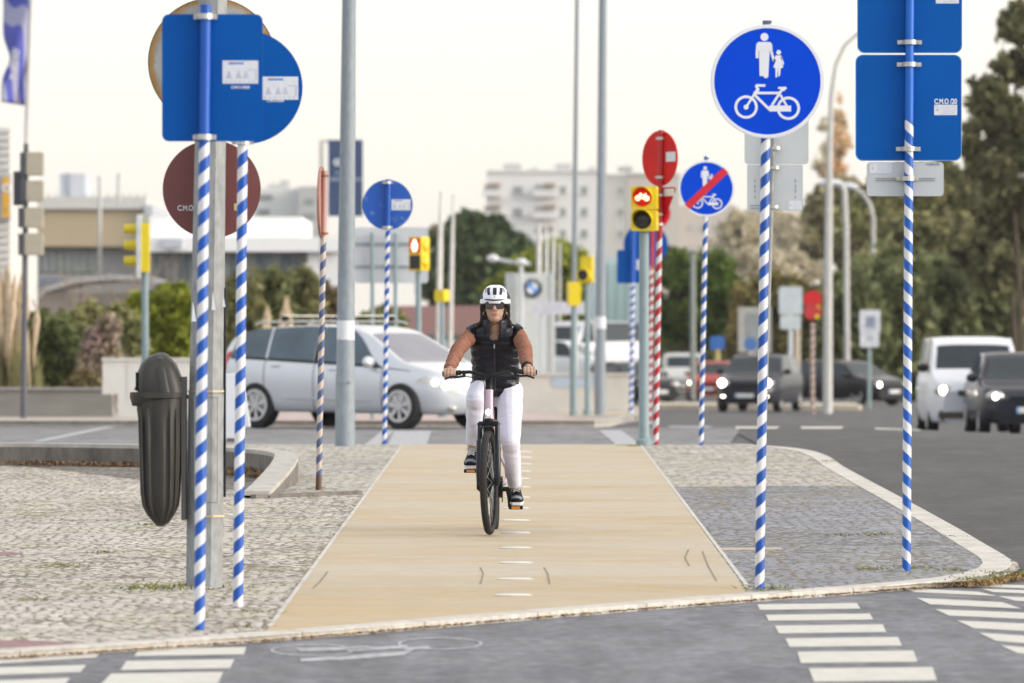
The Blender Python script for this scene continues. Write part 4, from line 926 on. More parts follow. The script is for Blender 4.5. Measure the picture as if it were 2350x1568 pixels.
class Body:
    def __init__(s, top, belt, plan, sill=.22, tum=.70, chin=None):
        s.top, s.belt, s.plan, s.sill, s.tum, s.chin = top, belt, plan, sill, tum, chin or [(-9, sill), (9, sill)]
    def it(s, tab, x):
        xs = [p[0] for p in tab]; ys = [p[1] for p in tab]; e = .06
        return sum(float(np.interp(x + d * e, xs, ys)) for d in (-2, -1, 0, 1, 2)) / 5
    def sec(s, x):
        zt, zb, hw, z0 = s.it(s.top, x), s.it(s.belt, x), s.it(s.plan, x), s.it(s.chin, x)
        zb = min(zb, zt - .012); gh = max(0, zt - zb); f = min(1, gh / .48); rw = hw * (.93 - (.93 - s.tum) * f)
        return [(0, z0), (hw * .80, z0), (hw * .95, z0 + .05), (hw * .99, z0 + .30 * (zb - z0)), (hw, z0 + .62 * (zb - z0)), (hw * .985, z0 + .88 * (zb - z0)), (hw * .945, zb),
                (hw * .945 + (rw - hw * .945) * .85, zb + gh * .86), (rw * .90, zt - gh * .045), (rw * .5, zt - .002 * f), (0, zt)]
    def P(s, x, t, side=1):
        q = s.sec(x); i = min(int(t), len(q) - 2); f = t - i
        p0, p1, p2, p3 = q[max(i - 1, 0)], q[i], q[i + 1], q[min(i + 2, len(q) - 1)]
        def cr(a, b, c, d): return b + .5 * f * (c - a + f * (2 * a - 5 * b + 4 * c - d + f * (3 * (b - c) + d - a)))
        return Vector((x, side * cr(p0[0], p1[0], p2[0], p3[0]), cr(p0[1], p1[1], p2[1], p3[1])))
    def mesh(s, x0, x1, nx=70, sub=3):
        T = len(s.sec(0)) - 1; ts = [k / sub for k in range(T * sub + 1)]; secs = []
        for i in range(nx + 1):
            w = i / nx; x = x0 + (x1 - x0) * (.5 - .5 * math.cos(math.pi * w)) * .35 + (x1 - x0) * w * .65
            secs.append([s.P(x, t, 1) for t in ts] + [s.P(x, t, -1) for t in ts[-2:0:-1]])
        m = MB(); m.loft(secs); return m
    def patch(s, xa, xb, ta, tb, side, off=.006, nx=10, nt=6):
        """xa, xb may be functions of the 0..1 height fraction"""
        fa = xa if callable(xa) else (lambda w: xa); fb = xb if callable(xb) else (lambda w: xb); m = MB(); G = []; G2 = []
        for j in range(nt + 1):
            w = j / nt; t = ta + (tb - ta) * w
            for i in range(nx + 1):
                x = fa(w) + (fb(w) - fa(w)) * i / nx; p = s.P(x, t, side)
                n = (s.P(x + .02, t, side) - s.P(x - .02, t, side)).cross(s.P(x, min(t + .03, 9.99), side) - s.P(x, t - .03, side))
                n = n.normalized() if n.length > 1e-9 else Vector((0, side, 0))
                if n.y * side < 0 and abs(n.y) > .05: n = -n
                if abs(n.y) <= .05 and n.z < 0: n = -n
                G.append(p + n * off); G2.append(p - n * .01)
        W = nx + 1; f = []
        for j in range(nt):
            for i in range(nx): f.append((j * W + i, j * W + i + 1, (j + 1) * W + i + 1, (j + 1) * W + i))
        o = len(G); rim = [i for i in range(W)] + [j * W + nx for j in range(1, nt + 1)] + [nt * W + i for i in range(nx - 1, -1, -1)] + [j * W for j in range(nt - 1, 0, -1)]
        f2 = [tuple(a + o for a in q[::-1]) for q in f] + [(rim[k], rim[(k + 1) % len(rim)], rim[(k + 1) % len(rim)] + o, rim[k] + o) for k in range(len(rim))]
        m.add(G + G2, f + f2); return m
def wheel(parent, x, y, r, side, w=.20, spokes=7, rim=M_RIM):
    t = MB(); s = side; pr = [(r * .66, -w / 2), (r * .93, -w / 2), (r, -w * .36), (r, w * .36), (r * .93, w / 2), (r * .66, w / 2)]
    t.lathe(pr, c=(x, y, r), axis='Y', n=36, caps=False); wo = t.build('wheel', M_TYRE, parent)
    m = MB(); yo = y + s * w * .42
    m.ring((x, r), r * .69, r * .58, yo - .03, yo + .012, 32)
    for k in range(spokes):
        a = 2 * math.pi * k / spokes + .3; c, d = math.cos(a), math.sin(a); h0, h1 = r * .055, r * .10
        m.prism([(x + c * r * .12 - d * h0, r + d * r * .12 + c * h0), (x + c * r * .62 - d * h1, r + d * r * .62 + c * h1), (x + c * r * .62 + d * h1, r + d * r * .62 - c * h1), (x + c * r * .12 + d * h0, r + d * r * .12 - c * h0)], yo - .012 - .0005 * k, yo + .010)
    m.cyl((x, yo - .02, r), (x, yo + .016, r), r * .15, None, 16); m.build('rim', rim, wo)
    d = MB(); d.cyl((x, y + s * (w * .5 - .085), r), (x, y + s * (w * .5 - .08), r), r * .66, None, 28); d.build('brake_disc', M_ARCH, wo)
    return wo
def carve_arches(body, wheels, r, hw):
    cut = MB()
    for x in wheels:
        for s in (-1, 1): cut.cyl((x, s * (hw - .26), r), (x, s * (hw + .12), r), r * 1.17, None, 32)
    c = cut.build('cut', M_ARCH); body.data.materials.append(M_ARCH)
    for p in c.data.polygons: p.material_index = 0
    md = body.modifiers.new('b', 'BOOLEAN'); md.operation = 'DIFFERENCE'; md.object = c; md.solver = 'EXACT'
    try: md.material_mode = 'TRANSFER'
    except Exception: pass
    dg = bpy.context.evaluated_depsgraph_get(); me = bpy.data.meshes.new_from_object(body.evaluated_get(dg))
    body.modifiers.clear(); body.data = me; cm = c.data; bpy.data.objects.remove(c); bpy.data.meshes.remove(cm)
    for p in body.data.polygons: p.use_smooth = True
    b2 = bmesh.new(); b2.from_mesh(body.data)
    for e in b2.edges:
        if len(e.link_faces) == 2 and e.calc_face_angle(0) > R(32): e.smooth = False
    b2.to_mesh(body.data); b2.free()

def silver_car():
    yaw = R(-38); Yn = 82.3; s_ = F / Yn
    near = Vector((ux(762, Yn), Yn)); left = Vector((-math.sin(yaw), math.cos(yaw)))
    c = near + left * .77; fw = Vector((math.cos(yaw), math.sin(yaw)))
    t = thing('estate_car', 'silver estate car with roof bars crossing behind the cyclist', 'car', (c.x, c.y, rz(c.y) + .0), yaw)
    B = Body(top=[(-2.25, .62), (-2.20, .92), (-2.12, 1.12), (-1.92, 1.40), (-1.5, 1.48), (-.5, 1.52), (.25, 1.50), (.55, 1.42), (1.30, .98), (1.5, .93), (1.85, .86), (2.1, .74), (2.22, .60), (2.27, .50)],
             belt=[(-2.25, .60), (-2.1, 1.02), (-1.5, 1.00), (0, .93), (1.0, .88), (1.5, .84), (2.0, .70), (2.27, .48)],
             plan=[(-2.27, .62), (-2.2, .78), (-2.0, .86), (-1, .905), (.6, .905), (1.5, .88), (1.9, .80), (2.12, .64), (2.27, .34)], sill=.25, tum=.70, chin=[(-2.27, .42), (-2.1, .30), (-1.8, .25), (1.8, .22), (2.1, .22), (2.27, .24)])
    pm = paint('silver_paint', (0.62, 0.63, 0.65), .35, .28)
    bo = B.mesh(-2.25, 2.26, 80).build('body', [pm], t, smooth=60); carve_arches(bo, (-1.354, 1.354), .338, .905)
    for sd_ in (-1, 1):
        B.patch(lambda w: -1.93 + .16 * w, lambda w: -1.22 - .02 * w, 6.12, 7.25, sd_).build('rear_quarter_window', M_GLASSL, t)
        B.patch(lambda w: -1.17 - .02 * w, lambda w: -.30, 6.12, 7.30, sd_).build('rear_side_window', M_GLASSL, t)
        B.patch(lambda w: -.20, lambda w: .98 - .72 * w, 6.12, 7.28, sd_, nx=14).build('front_side_window', M_GLASSL, t)
        B.patch(-.285, -.215, 6.12, 7.25, sd_, .003).build('door_pillar', M_TRIM, t)
        for xs_ in (-1.20, -.25, 1.02): B.patch(xs_ - .006, xs_ + .006, 1.6, 6.1, sd_, .0025, 2, 14).build('door_seam', M_TRIM, t)
        B.patch(-1.9, 1.5, 6.02, 6.12, sd_, .004, 30, 2).build('window_trim', M_TRIM, t)
        B.patch(-.80, .82, 2.9, 3.05, sd_, .016).build('side_moulding', paint('silver_paint', ()), t)
        for xh in (-.98, .12):
            m = MB(); p = B.P(xh, 5.5, sd_); m.sph((p.x, p.y + sd_ * .012, p.z), (.10, .018, .02), 12, 8); m.build('door_handle', paint('silver_paint', ()), t)
        m = MB(); p = B.P(.83, 6.2, sd_); m.sph((p.x, p.y + sd_ * .12, p.z + .03), (.07, .12, .085), 14, 10); m.build('mirror', paint('silver_paint', ()), t)
        hl = B.patch(lambda w: 1.62 + .12 * w, lambda w: 2.16, 4.6, 5.9, sd_, .006).build('headlight', M_LAMPHOUSE, t)
        m = MB()
        for xq in (1.90, 2.03): p = B.P(xq, 5.2, sd_); m.sph((p.x + .015, p.y + sd_ * .01, p.z), .038, 12, 8)
        m.build('bulb', M_LAMP, hl)
        B.patch(lambda w: -2.19, lambda w: -1.98 + .06 * w, 4.6, 6.4, sd_, .008).build('tail_light', M_TAIL, t)
        m = MB(); p = B.P(2.10, 2.6, sd_); m.sph((p.x, p.y, p.z), (.07, .07, .05), 12, 8); m.build('fog_lamp', M_LAMPHOUSE, t)
        m = MB(); m.tube([(-1.6, sd_ * .60, 1.52), (-1.45, sd_ * .60, 1.555), (.15, sd_ * .58, 1.565), (.32, sd_ * .58, 1.53)], .016, 8); m.build('roof_rail', M_CHROME, t)
    for xq in (-1.05, .0):
        m = MB(); m.box((xq, 0, 1.645), (.07, 1.28, .022)); rb = m.build('roof_bar', M_CHROME, t, bevel=.006)
        for sd_ in (-1, 1): m = MB(); m.box((xq, sd_ * .585, 1.60), (.11, .05, .075)); m.build('bar_foot', M_TRIM, rb, bevel=.01)
    W = MB()
    for sd_ in (-1, 1):
        q = B.patch(lambda w: .60, lambda w: 1.34, 8.05, 9.9999, sd_, .006, 12, 8); W.add(q.v, q.f)
    W.build('windscreen', mat('windscreen_glass', (0.17, 0.165, 0.205), .06, var=.12, scale=1.2, spec=.9), t)
    m = MB(); m.box((2.235, 0, .40), (.06, .74, .15)); m.box((2.25, 0, .32), (.03, .60, .03)); m.build('grille', M_TRIM, t, bevel=.02)
    m = MB(); m.box((2.285, 0, .45), (.02, .52, .11)); m.build('number_plate', M_PLATE, t)
    for x in (-1.354, 1.354):
        for sd_ in (-1, 1): wheel(t, x, sd_ * .805, .338, sd_)
silver_car()

def front_car(label, u, Y, yaw, H, L, Wd, col, name='parked_car', lamp=.10, lamps=True, boxy=0.0, fog=False, hood_z=.92, group=None, roofcol=None, cat='car', lampz=.68, facing_lamp=None, lower=None, dz=0.0):
    """a car mostly seen from the front; yaw turns its nose"""
    x0 = ux(u, Y); t = thing(name, label, cat, (x0, Y, rz(Y, x0) + dz), yaw, group); hl, hw = L / 2, Wd / 2
    ws0 = hl - (1.05 if boxy < .5 else .62); ws1 = ws0 - (.62 if boxy < .5 else .42); rr_ = -hl + (.55 if boxy < .5 else .12)
    B = Body(top=[(-hl, .6), (-hl + .06, H * .62), (rr_, H * .97), (rr_ + .5, H), (ws1 - .25, H), (ws1, H * .965), (ws0, hood_z + .06), (hl - .25, hood_z - .08), (hl - .06, hood_z - .2), (hl, hood_z - .34)],
             belt=[(-hl, .58), (-hl + .15, hood_z + .05), (ws0, hood_z), (hl - .3, hood_z - .14), (hl, hood_z - .36)],
             plan=[(-hl, hw * .8), (-hl + .2, hw * .95), (-.5, hw), (hl - .7, hw), (hl - .3, hw * .93), (hl - .06, hw * .80), (hl, hw * .62)], sill=.22, tum=.74 + .1 * boxy)
    pm = paint('paint_' + '_'.join(str(int(c * 100)) for c in col), col, .0, .35)
    mats = [pm]
    bo = B.mesh(-hl, hl, 40, 2).build('body', mats, t, smooth=60); wr = .32
    wx = (-hl + .75, hl - .82)
    carve_arches(bo, wx, wr, hw)
    for sd_ in (-1, 1):
        B.patch(lambda w: rr_ + .12 + .05 * w, lambda w: ws1 - .62, 6.15, 7.3, sd_, nx=6, nt=4).build('rear_side_window', M_GLASS, t)
        B.patch(lambda w: ws1 - .54, lambda w: ws0 - .18 - (ws0 - ws1 - .1) * w, 6.15, 7.3, sd_, nx=6, nt=4).build('front_side_window', M_GLASS, t)
        m = MB(); p = B.P(ws0 - .25, 6.3, sd_); m.sph((p.x, p.y + sd_ * .11, p.z + .04), (.07, .11, .08), 12, 8); m.build('mirror', M_TRIM if boxy else pm, t)
        pl = Vector((hl - .10, sd_ * hw * .70, lampz)); m = MB(); m.sph(pl, (.10, .17, .10), 14, 10); hh = m.build('headlight', M_LAMPHOUSE, t)
        if lamps:
            m = MB(); m.sph(pl + Vector((.065, 0, 0)), (.045, lamp * .62, lamp * .60), 14, 10); m.build('bulb', M_LAMP, hh)
        if fog: m = MB(); m.sph((hl - .02, sd_ * hw * .66, .40), (.04, .07, .07), 12, 8); m.build('fog_lamp', M_LAMP, t)
    Wm = MB()
    for sd_ in (-1, 1): q = B.patch(ws1 + .05, ws0 - .03, 8.05, 9.9999, sd_, .006, 8, 6); Wm.add(q.v, q.f)
    Wm.build('windscreen', M_GLASS, t)
    m = MB(); m.box((hl - .015, 0, lampz - .06), (.06, Wd * .42, .12)); m.build('grille', M_TRIM, t, bevel=.02)
    m = MB(); m.box((hl - .03, 0, .36), (.10, Wd * .80, .20)); m.build('bumper', lower or M_TRIM, t, bevel=.04)
    m = MB(); m.box((hl + .03, 0, .46), (.02, .52, .11)); npl = m.build('number_plate', M_PLATE, t)
    m = MB(); m.box((hl + .031, -.24, .46), (.02, .035, .108)); m.build('plate_band', M_INKBLUE, npl)
    for x in wx:
        for sd_ in (-1, 1): wheel(t, x, sd_ * (hw - .13), wr, sd_, spokes=5)
    return t
dn = (.020, .022, .032)
front_car('dark blue compact car with four lit lamps on the road behind the shared-path sign post', 1744, 157, R(-104), 1.58, 4.25, 1.80, dn, lamp=.17, fog=True, boxy=.2, hood_z=1.0, lampz=.80)
front_car('black saloon with warm headlights, right of the red sign back', 1935, 185, R(-48), 1.46, 4.6, 1.80, (.018, .018, .02), lamp=.13)
front_car('white panel van with headlights on, behind the dark car at the right edge', 2222, 106, R(-90), 1.80, 4.1, 1.78, (.70, .70, .72), 'delivery_van', lamp=.13, boxy=1.0, hood_z=1.08, cat='van', lampz=.82, lower=mat('dusty_bumper', (.10, .075, .055), .7))
front_car('dark car with lit double headlamps cut by the right edge of the frame', 2340, 102, R(-90), 1.48, 4.5, 1.78, (.022, .022, .03), lamp=.10, lampz=.70)
front_car('red car with one headlamp showing beside the dark blue compact car', 1640, 212, R(-100), 1.48, 4.2, 1.75, (.35, .03, .02), lamp=.13)
front_car('small black car glimpsed between the bicycle signal and the distant striped post', 1447, 182, R(-62), 1.42, 3.9, 1.72, (.015, .016, .02), lamps=False)
front_car('white van parked beyond the thick tall mast', 1352, 200, R(-128), 1.95, 4.9, 1.95, (.66, .66, .68), 'delivery_van', boxy=1.0, hood_z=1.15, lamps=False, cat='van', dz=.9)
front_car('white car parked behind the cream wall, right of the cyclist', 1285, 190, R(-20), 1.50, 4.3, 1.78, (.64, .65, .66), lamps=False, dz=.62)
front_car('white van far off, left of the red car', 1566, 250, R(-90), 1.9, 4.8, 1.9, (.55, .55, .53), 'delivery_van', boxy=1.0, hood_z=1.15, lamps=False, cat='van')

# ------------------------------------------------------------------ right-hand street furniture
def at_thing(name, label, cat, u, Y, group=None): return thing(name, label, cat, (ux(u, Y), Y, g(Y)), 0, group), Y / F, (lambda v: vz(v, Y) - g(Y))
t, k, zz = at_thing('lamp_post', 'tall lamp post with an arm curving right behind the square blue sign', 'lamp post', 1899, 150)
Lq = lambda u: (u - 1899) * k
mb = MB(); mb.tube([(0, 0, -.1), (Lq(1901), 0, zz(600)), (Lq(1904), 0, zz(330)), (Lq(1908), 0, zz(220)), (Lq(1918), 0, zz(150)), (Lq(1938), 0, zz(105)), (Lq(1965), 0, zz(80)), (Lq(2000), 0, zz(66)), (Lq(2040), 0, zz(60))], [11.5 * k, 9.5 * k, 7 * k, 6 * k, 5 * k, 4.5 * k, 4.2 * k, 4 * k, 4 * k], 14); mb.build('shaft', mat('cream_steel', (.50, .49, .46), .5, var=.08), t)
mb = MB(); mb.sph((Lq(2060), 0, zz(58)), (30 * k, .12, .07), 14, 8); mb.build('lamp_head', M_SIGNGREY, t)
for (u, Y, vt, w, hd, lab) in ((1945, 205, 415, 13, (1908, 420), 'slim lamp post with a long pale head turned left, before the dusty trees'), (2004, 230, 500, 10, (1945, 428), 'far lamp post with a bowed arm reaching left over the treetops')):
    t, k, zz = at_thing('lamp_post', lab, 'lamp post', u, Y); Lq = lambda a: (a - u) * k
    if hd[0] == 1908: pts = [(0, 0, 0), (Lq(1942), 0, zz(520)), (Lq(1938), 0, zz(440)), (Lq(1930), 0, zz(423)), (Lq(1912), 0, zz(418))]
    else: pts = [(0, 0, 0), (Lq(2004), 0, zz(500)), (Lq(1996), 0, zz(468)), (Lq(1978), 0, zz(443)), (Lq(1950), 0, zz(428)), (Lq(1930), 0, zz(424))]
    mb = MB(); mb.tube(pts, w / 2 * k, 12); mb.build('shaft', mat('cream_steel', ()), t)
    mb = MB(); mb.sph((Lq(hd[0]), 0, zz(hd[1])), (26 * k, .25, 9 * k), 14, 8); mb.build('lamp_head', mat('pale_head', (.62, .64, .66), .4), t)
t, k, zz = at_thing('lamp_post', 'dull grey lamp post before the green trees, right of the red and white post', 'lamp post', 1590, 210)
mb = MB(); mb.cyl((0, 0, 0), (0, 0, zz(580)), 7 * k, 6 * k, 14); mb.build('shaft', mat('dull_steel', (.25, .27, .24), .6), t)
mb = MB(); mb.sph((0, 0, zz(578)), (16 * k, .2, 5 * k), 12, 8); mb.build('lamp_head', mat('dull_steel', ()), t)
t, k, zz = at_thing('lamp_post', 'double-headed lamp post above the white dealer totem', 'lamp post', 1196, 175)
mb = MB(); mb.cyl((0, 0, 0), (0, 0, zz(606)), 5 * k, None, 12); mb.tube([(-70 * k, 0, zz(592)), (0, 0, zz(606)), (22 * k, 0, zz(606))], 4 * k, 10); mb.build('shaft', M_SIGNGREY, t)
for (u, v) in ((1131, 593), (1197, 602)):
    mb = MB(); mb.sph(((u - 1196) * k, -.1, zz(v)), (14 * k, .2, 9 * k), 14, 8); mb.build('lamp_head', mat('pale_head', ()), t)
# panel sign, red sign back, parking sign, small blue signs, shelter
t, k, zz = at_thing('sign_post', 'pale grey double panel back on a grey post beside the red sign back', 'sign post', 1814, 165)
mb = MB(); mb.cyl((0, 0, 0), (0, 0, zz(670)), 5.5 * k, None, 14); mb.build('pole', M_SIGNGREY, t)
mb = MB(); mb.prism(rrect(54 * k, 64 * k, .06, 4, 0, zz(690)), -.08, -.06); mb.build('sign_panel', mat('pale_panel', (.52, .57, .58), .5), t)
mb = MB(); mb.prism(rrect(48 * k, 32 * k, .06, 4, 0, zz(740)), -.08, -.06); mb.build('sign_panel', mat('pale_panel', ()), t)
t, k, zz = at_thing('sign_post', 'round red sign back with yellow stickers on a pink spiral post', 'sign post', 1865, 150)
pole(t, zz(742), 5 * k, stripes('pink_white_stripes', (.40, .22, .20), (.55, .48, .42), .2, -1), n=14)
mb = MB(); mb.prism(circ(21 * k, 30, 0, zz(688)), -.03, -.01); mb.build('sign_panel', mat('bright_red', (.60, .008, .015), .45), t)
mb = MB(); mb.prism(circ(20 * k, 30, 0, zz(715)), -.05, -.032); p_ = mb.build('sign_panel', mat('dull_red', (.50, .03, .035), .5), t)
for (a, b, c_) in ((13, 704, (.65, .22, .02)), (10, 727, (.70, .48, .01))):
    mb = MB(); mb.prism(circ(6 * k, 14, a * k, zz(b)), -.07, -.05); mb.build('sticker', mat('sticker_%d' % b, c_, .5), p_)
t, k, zz = at_thing('sign_post', 'white parking panel with a small lower plate on a grey post by the dark hedge', 'sign post', 1995, 168)
mb = MB(); mb.cyl((0, 0, -.3), (0, 0, zz(740)), 4.5 * k, None, 14); mb.build('pole', M_GREYPAINT, t)
mb = MB(); mb.prism(rrect(48 * k, 53 * k, .06, 4, 1 * k, zz(738)), -.08, -.06); p_ = mb.build('sign_panel', mat('white_panel', (.60, .62, .65), .5), t)
mb = MB(); mb.box((3 * k, -.085, zz(740)), (24 * k, .01, 30 * k)); mb.build('symbol_field', mat('grey_field', (.35, .39, .46), .5), p_)
for dx_ in (-5, 3): mb = MB(); mb.box((dx_ * k + 3 * k, -.092, zz(738)), (5 * k, .01, 20 * k)); mb.build('symbol', mat('slate', (.18, .21, .28), .5), p_)
mb = MB(); mb.prism(rrect(44 * k, 32 * k, .05, 4, 0, zz(781)), -.08, -.06); p2_ = mb.build('sign_panel', mat('white_panel', ()), t)
mb = MB(); mb.box((2 * k, -.085, zz(776)), (12 * k, .01, 10 * k)); mb.build('symbol', mat('grey_field', ()), p2_)
t, k, zz = at_thing('sign_post', 'small square blue sign on a yellow-based post before the green trees', 'sign post', 1646, 215)
mb = MB(); mb.cyl((0, 0, 0), (0, 0, zz(775)), 6 * k, None, 12); mb.build('pole', mat('straw_paint', (.45, .38, .13), .6), t)
mb = MB(); mb.prism(rrect(33 * k, 30 * k, .04, 3, 0, zz(787)), -.1, -.08); mb.build('sign_panel', mat('small_blue', (.03, .14, .45), .5), t)
t, k, zz = at_thing('sign_post', 'small round blue sign beside the bus shelter panel', 'sign post', 1722, 185)
mb = MB(); mb.cyl((0, 0, 0), (0, 0, zz(790)), 3 * k, None, 12); mb.build('pole', M_SIGNGREY, t)
mb = MB(); mb.prism(circ(15 * k, 26, 0, zz(790)), -.1, -.08); mb.build('sign_panel', mat('small_blue_pale', (.06, .16, .42), .5), t)
t, k, zz = at_thing('information_panel', 'tall grey framed information panel beside the shared-path post', 'panel', 1732, 200)
mb = MB(); mb.box((0, 0, zz(757)), (76 * k, .2, 104 * k)); mb.box((0, 0, zz(850)), (10 * k, .1, 90 * k)); f_ = mb.build('panel_frame', mat('panel_grey', (.40, .39, .35), .5), t)
mb = MB(); mb.box((6 * k, -.11, zz(760)), (50 * k, .02, 84 * k)); mb.build('poster', mat('poster_grey', (.25, .27, .27), .4, var=.3, scale=1.5), t)
t, k, zz = at_thing('stone_post', 'slim cream stone post standing left of the red spiral post', 'post', 1831, 178)
mb = MB(); mb.loft([[(sx * w * k, sy * .1, z) for sx, sy in ((-1, -1), (1, -1), (1, 1), (-1, 1))] for w, z in ((7, 0), (6, zz(745)), (2, zz(738)))]); mb.build('shaft', mat('cream_stone', (.50, .44, .34), .7), t)

# ------------------------------------------------------------------ middle distance
t, k, zz = at_thing('road_sign_back', 'large pale grey road sign back on two posts behind the tall lamp post', 'road sign', 898, 98)
mb = MB(); mb.prism(rrect(170 * k, 128 * k, .06, 4, 0, zz(586)), -.02, .0); p_ = mb.build('sign_panel', mat('pale_grey_back', (.50, .53, .55), .5, var=.04), t)
for v in (560, 612): mb = MB(); mb.box((0, -.035, zz(v)), (168 * k, .03, 5 * k)); mb.build('rail', M_GALVD, p_)
for u in (855, 908): mb = MB(); mb.cyl(((u - 898) * k, -.09, 0), ((u - 898) * k, -.09, zz(535)), 4.5 * k, None, 14); mb.build('post', M_GREYPAINT, t)
t, k, zz = at_thing('dealer_sign', 'dark navy advertising panel on a pale post half hidden by the tall lamp post', 'sign', 760, 190)
mb = MB(); mb.cyl((-22 * k, 0, 0), (-22 * k, 0, zz(322)), 5 * k, None, 14); mb.cyl((-22 * k, 0, zz(324)), (30 * k, 0, zz(324)), 3 * k, None, 10); mb.build('post', mat('cream_steel', ()), t)
mb = MB(); mb.box((33 * k, 0, zz(409)), (79 * k, .2, 175 * k)); p_ = mb.build('sign_panel', mat('navy_panel', (.035, .065, .145), .5, var=.05), t)
mb = MB(); mb.ring((14 * k, zz(373)), 8 * k, 4 * k, -.13, -.1, 18); mb.build('emblem', M_FACEWHITE, p_)
mb = MB(); mb.box((14 * k, -.115, zz(397)), (8 * k, .02, 8 * k)); mb.build('mark', mat('mark_grey', (.20, .24, .32), .5), p_)
mb = MB(); mb.box((34 * k, -.115, zz(412)), (72 * k, .02, 8 * k)); mb.build('text_line', mat('mark_grey', ()), p_)
# flagpoles
for (ub, ut, vt, w, Y, lab) in ((1004, 1013, 443, 15, 150, 'white flagpole with a wide foot, nearest the yellow pedestrian signal'), (1031, 1041, 448, 11, 155, 'slimmer white flagpole right of the yellow signal box'), (1236, 1237, 517, 14, 200, 'white flagpole rising behind the roundel of the totem'), (1254, 1254, 520, 10, 204, 'cream flagpole, middle of the three over the totem'),
                               (1270, 1270, 520, 10, 207, 'cream flagpole over the right end of the totem'), (1284, 1285, 560, 6, 210, 'thin grey flagpole just right of the totem')):
    t, k, zz = at_thing('flagpole', lab, 'flagpole', ub, Y); mb = MB(); mb.tube([(0, 0, 0), ((ut - ub) * k * .7, 0, zz(560)), ((ut - ub) * k, 0, zz(vt))], [w / 2 * k, w / 2 * k * .85, w / 2 * k * .45], 12); mb.build('pole', mat('white_pole', (.64, .62, .58), .5), t)
    mb = MB(); mb.sph(((ut - ub) * k, 0, zz(vt)), w * .3 * k, 10, 6); mb.build('finial', mat('white_pole', ()), t)
# white totem with round emblem
t, k, zz = at_thing('dealer_totem', 'white ribbed dealer totem with a round blue and white emblem', 'totem', 1217, 178)
mb = MB(); mb.box((0, 0, (zz(627) + 0) / 2), (114 * k, .5, zz(627)))
M_TOT = mat('totem_white', (.56, .58, .57), .5, var=.05)
tb_ = mb.build('totem_body', M_TOT, t)
for du in (-50, -42, -34, 46): mb = MB(); mb.box((du * k, -.265, zz(627) / 2), (3.5 * k, .03, zz(630))); mb.build('rib', mat('totem_grey', (.40, .43, .42), .5), tb_)
ex, ez = 5 * k, zz(662); r = 22 * k
mb = MB(); mb.ring((ex, ez), r, r * .62, -.31, -.25, 36); eb = mb.build('emblem', mat('emblem_black', (.03, .035, .05), .4), t)
for q in range(4):
    mb = MB(); pts = [(ex, ez)] + [(ex + r * .62 * math.cos(R(90 * q + 9 * j)), ez + r * .62 * math.sin(R(90 * q + 9 * j))) for j in range(11)]; mb.prism(pts, -.30, -.25); mb.build('emblem_quarter', mat('emblem_blue', (.10, .30, .70), .4) if q in (1, 3) else M_FACEWHITE, eb)
for (s, a) in (('B', 132), ('M', 90), ('W', 48)): text(s, r * .36, M_FACEWHITE, eb, (ex + r * .80 * math.cos(R(a)), -.312, ez + r * .80 * math.sin(R(a))), (R(90), R(90 - a), 0), bold=.002)
t, k, zz = at_thing('direction_sign', 'long pale lavender direction board right of the cyclist', 'sign', 1283, 160)
mb = MB(); mb.box((0, 0, zz(707)), (118 * k, .08, 29 * k)); mb.build('sign_panel', mat('lavender_panel', (.56, .56, .62), .5), t)
for du in (-40, 40): mb = MB(); mb.cyl((du * k, .05, 0), (du * k, .05, zz(700)), 3 * k, None, 10); mb.build('post', M_SIGNGREY, t)
t, k, zz = at_thing('cream_wall', 'low cream wall running right from behind the cyclist', 'wall', 1300, 140)
mb = MB(); mb.box((0, 0, zz(862) / 2), (300 * k, .3, zz(862))); w_ = mb.build('wall_face', mat('cream_plaster', (.56, .53, .48), .8, var=.08, scale=2), t)
mb = MB(); mb.box((0, 0, zz(862) + .03), (304 * k, .4, .06)); mb.build('coping', mat('cream_plaster', ()), t)
mb = MB(); mb.box((22 * k, -.16, zz(876)), (110 * k, .02, 24 * k)); mb.build('blue_board', mat('pale_blue_board', (.40, .47, .55), .6), t)
t, k, zz = at_thing('glass_building', 'pale turquoise glass-fronted building behind the thick mast', 'building', 1412, 240)
mb = MB(); mb.box((4 * k, 4, zz(590) / 2), (112 * k, 8, zz(590))); mb.build('wall', mat('pale_teal', (.46, .56, .58), .5, var=.05), t)
mb = MB(); mb.box((8 * k, -.02, zz(680)), (54 * k, .1, 150 * k)); gl_ = mb.build('glass_front', mat('teal_glass', (.36, .50, .47), .15, var=.12, scale=.4), t)
for du in (-14, 8, 30): mb = MB(); mb.box((du * k, -.08, zz(680)), (3 * k, .06, 150 * k)); mb.build('mullion', mat('pale_teal', ()), gl_)
mb = MB(); mb.box((10 * k, -.12, zz(762)), (44 * k, .16, 13 * k)); mb.build('blue_fascia', mat('fascia_blue', (.04, .20, .58), .5), t)
t, k, zz = at_thing('low_shed', 'low shed with a dull pink wall behind the flagpoles', 'shed', 985, 230)
mb = MB(); mb.box((0, 3, zz(702) / 2), (250 * k, 6, zz(702))); mb.build('wall', mat('dull_pink', (.36, .20, .18), .8, var=.1), t)
mb = MB(); mb.box((0, -.04, zz(775)), (250 * k, .1, 14 * k)); mb.build('dark_band', mat('dark_teal', (.10, .13, .13), .6), t)
mb = MB(); mb.box((0, -.06, zz(812)), (250 * k, .14, 60 * k)); mb.build('pale_base', mat('pale_base', (.45, .45, .43), .7), t)
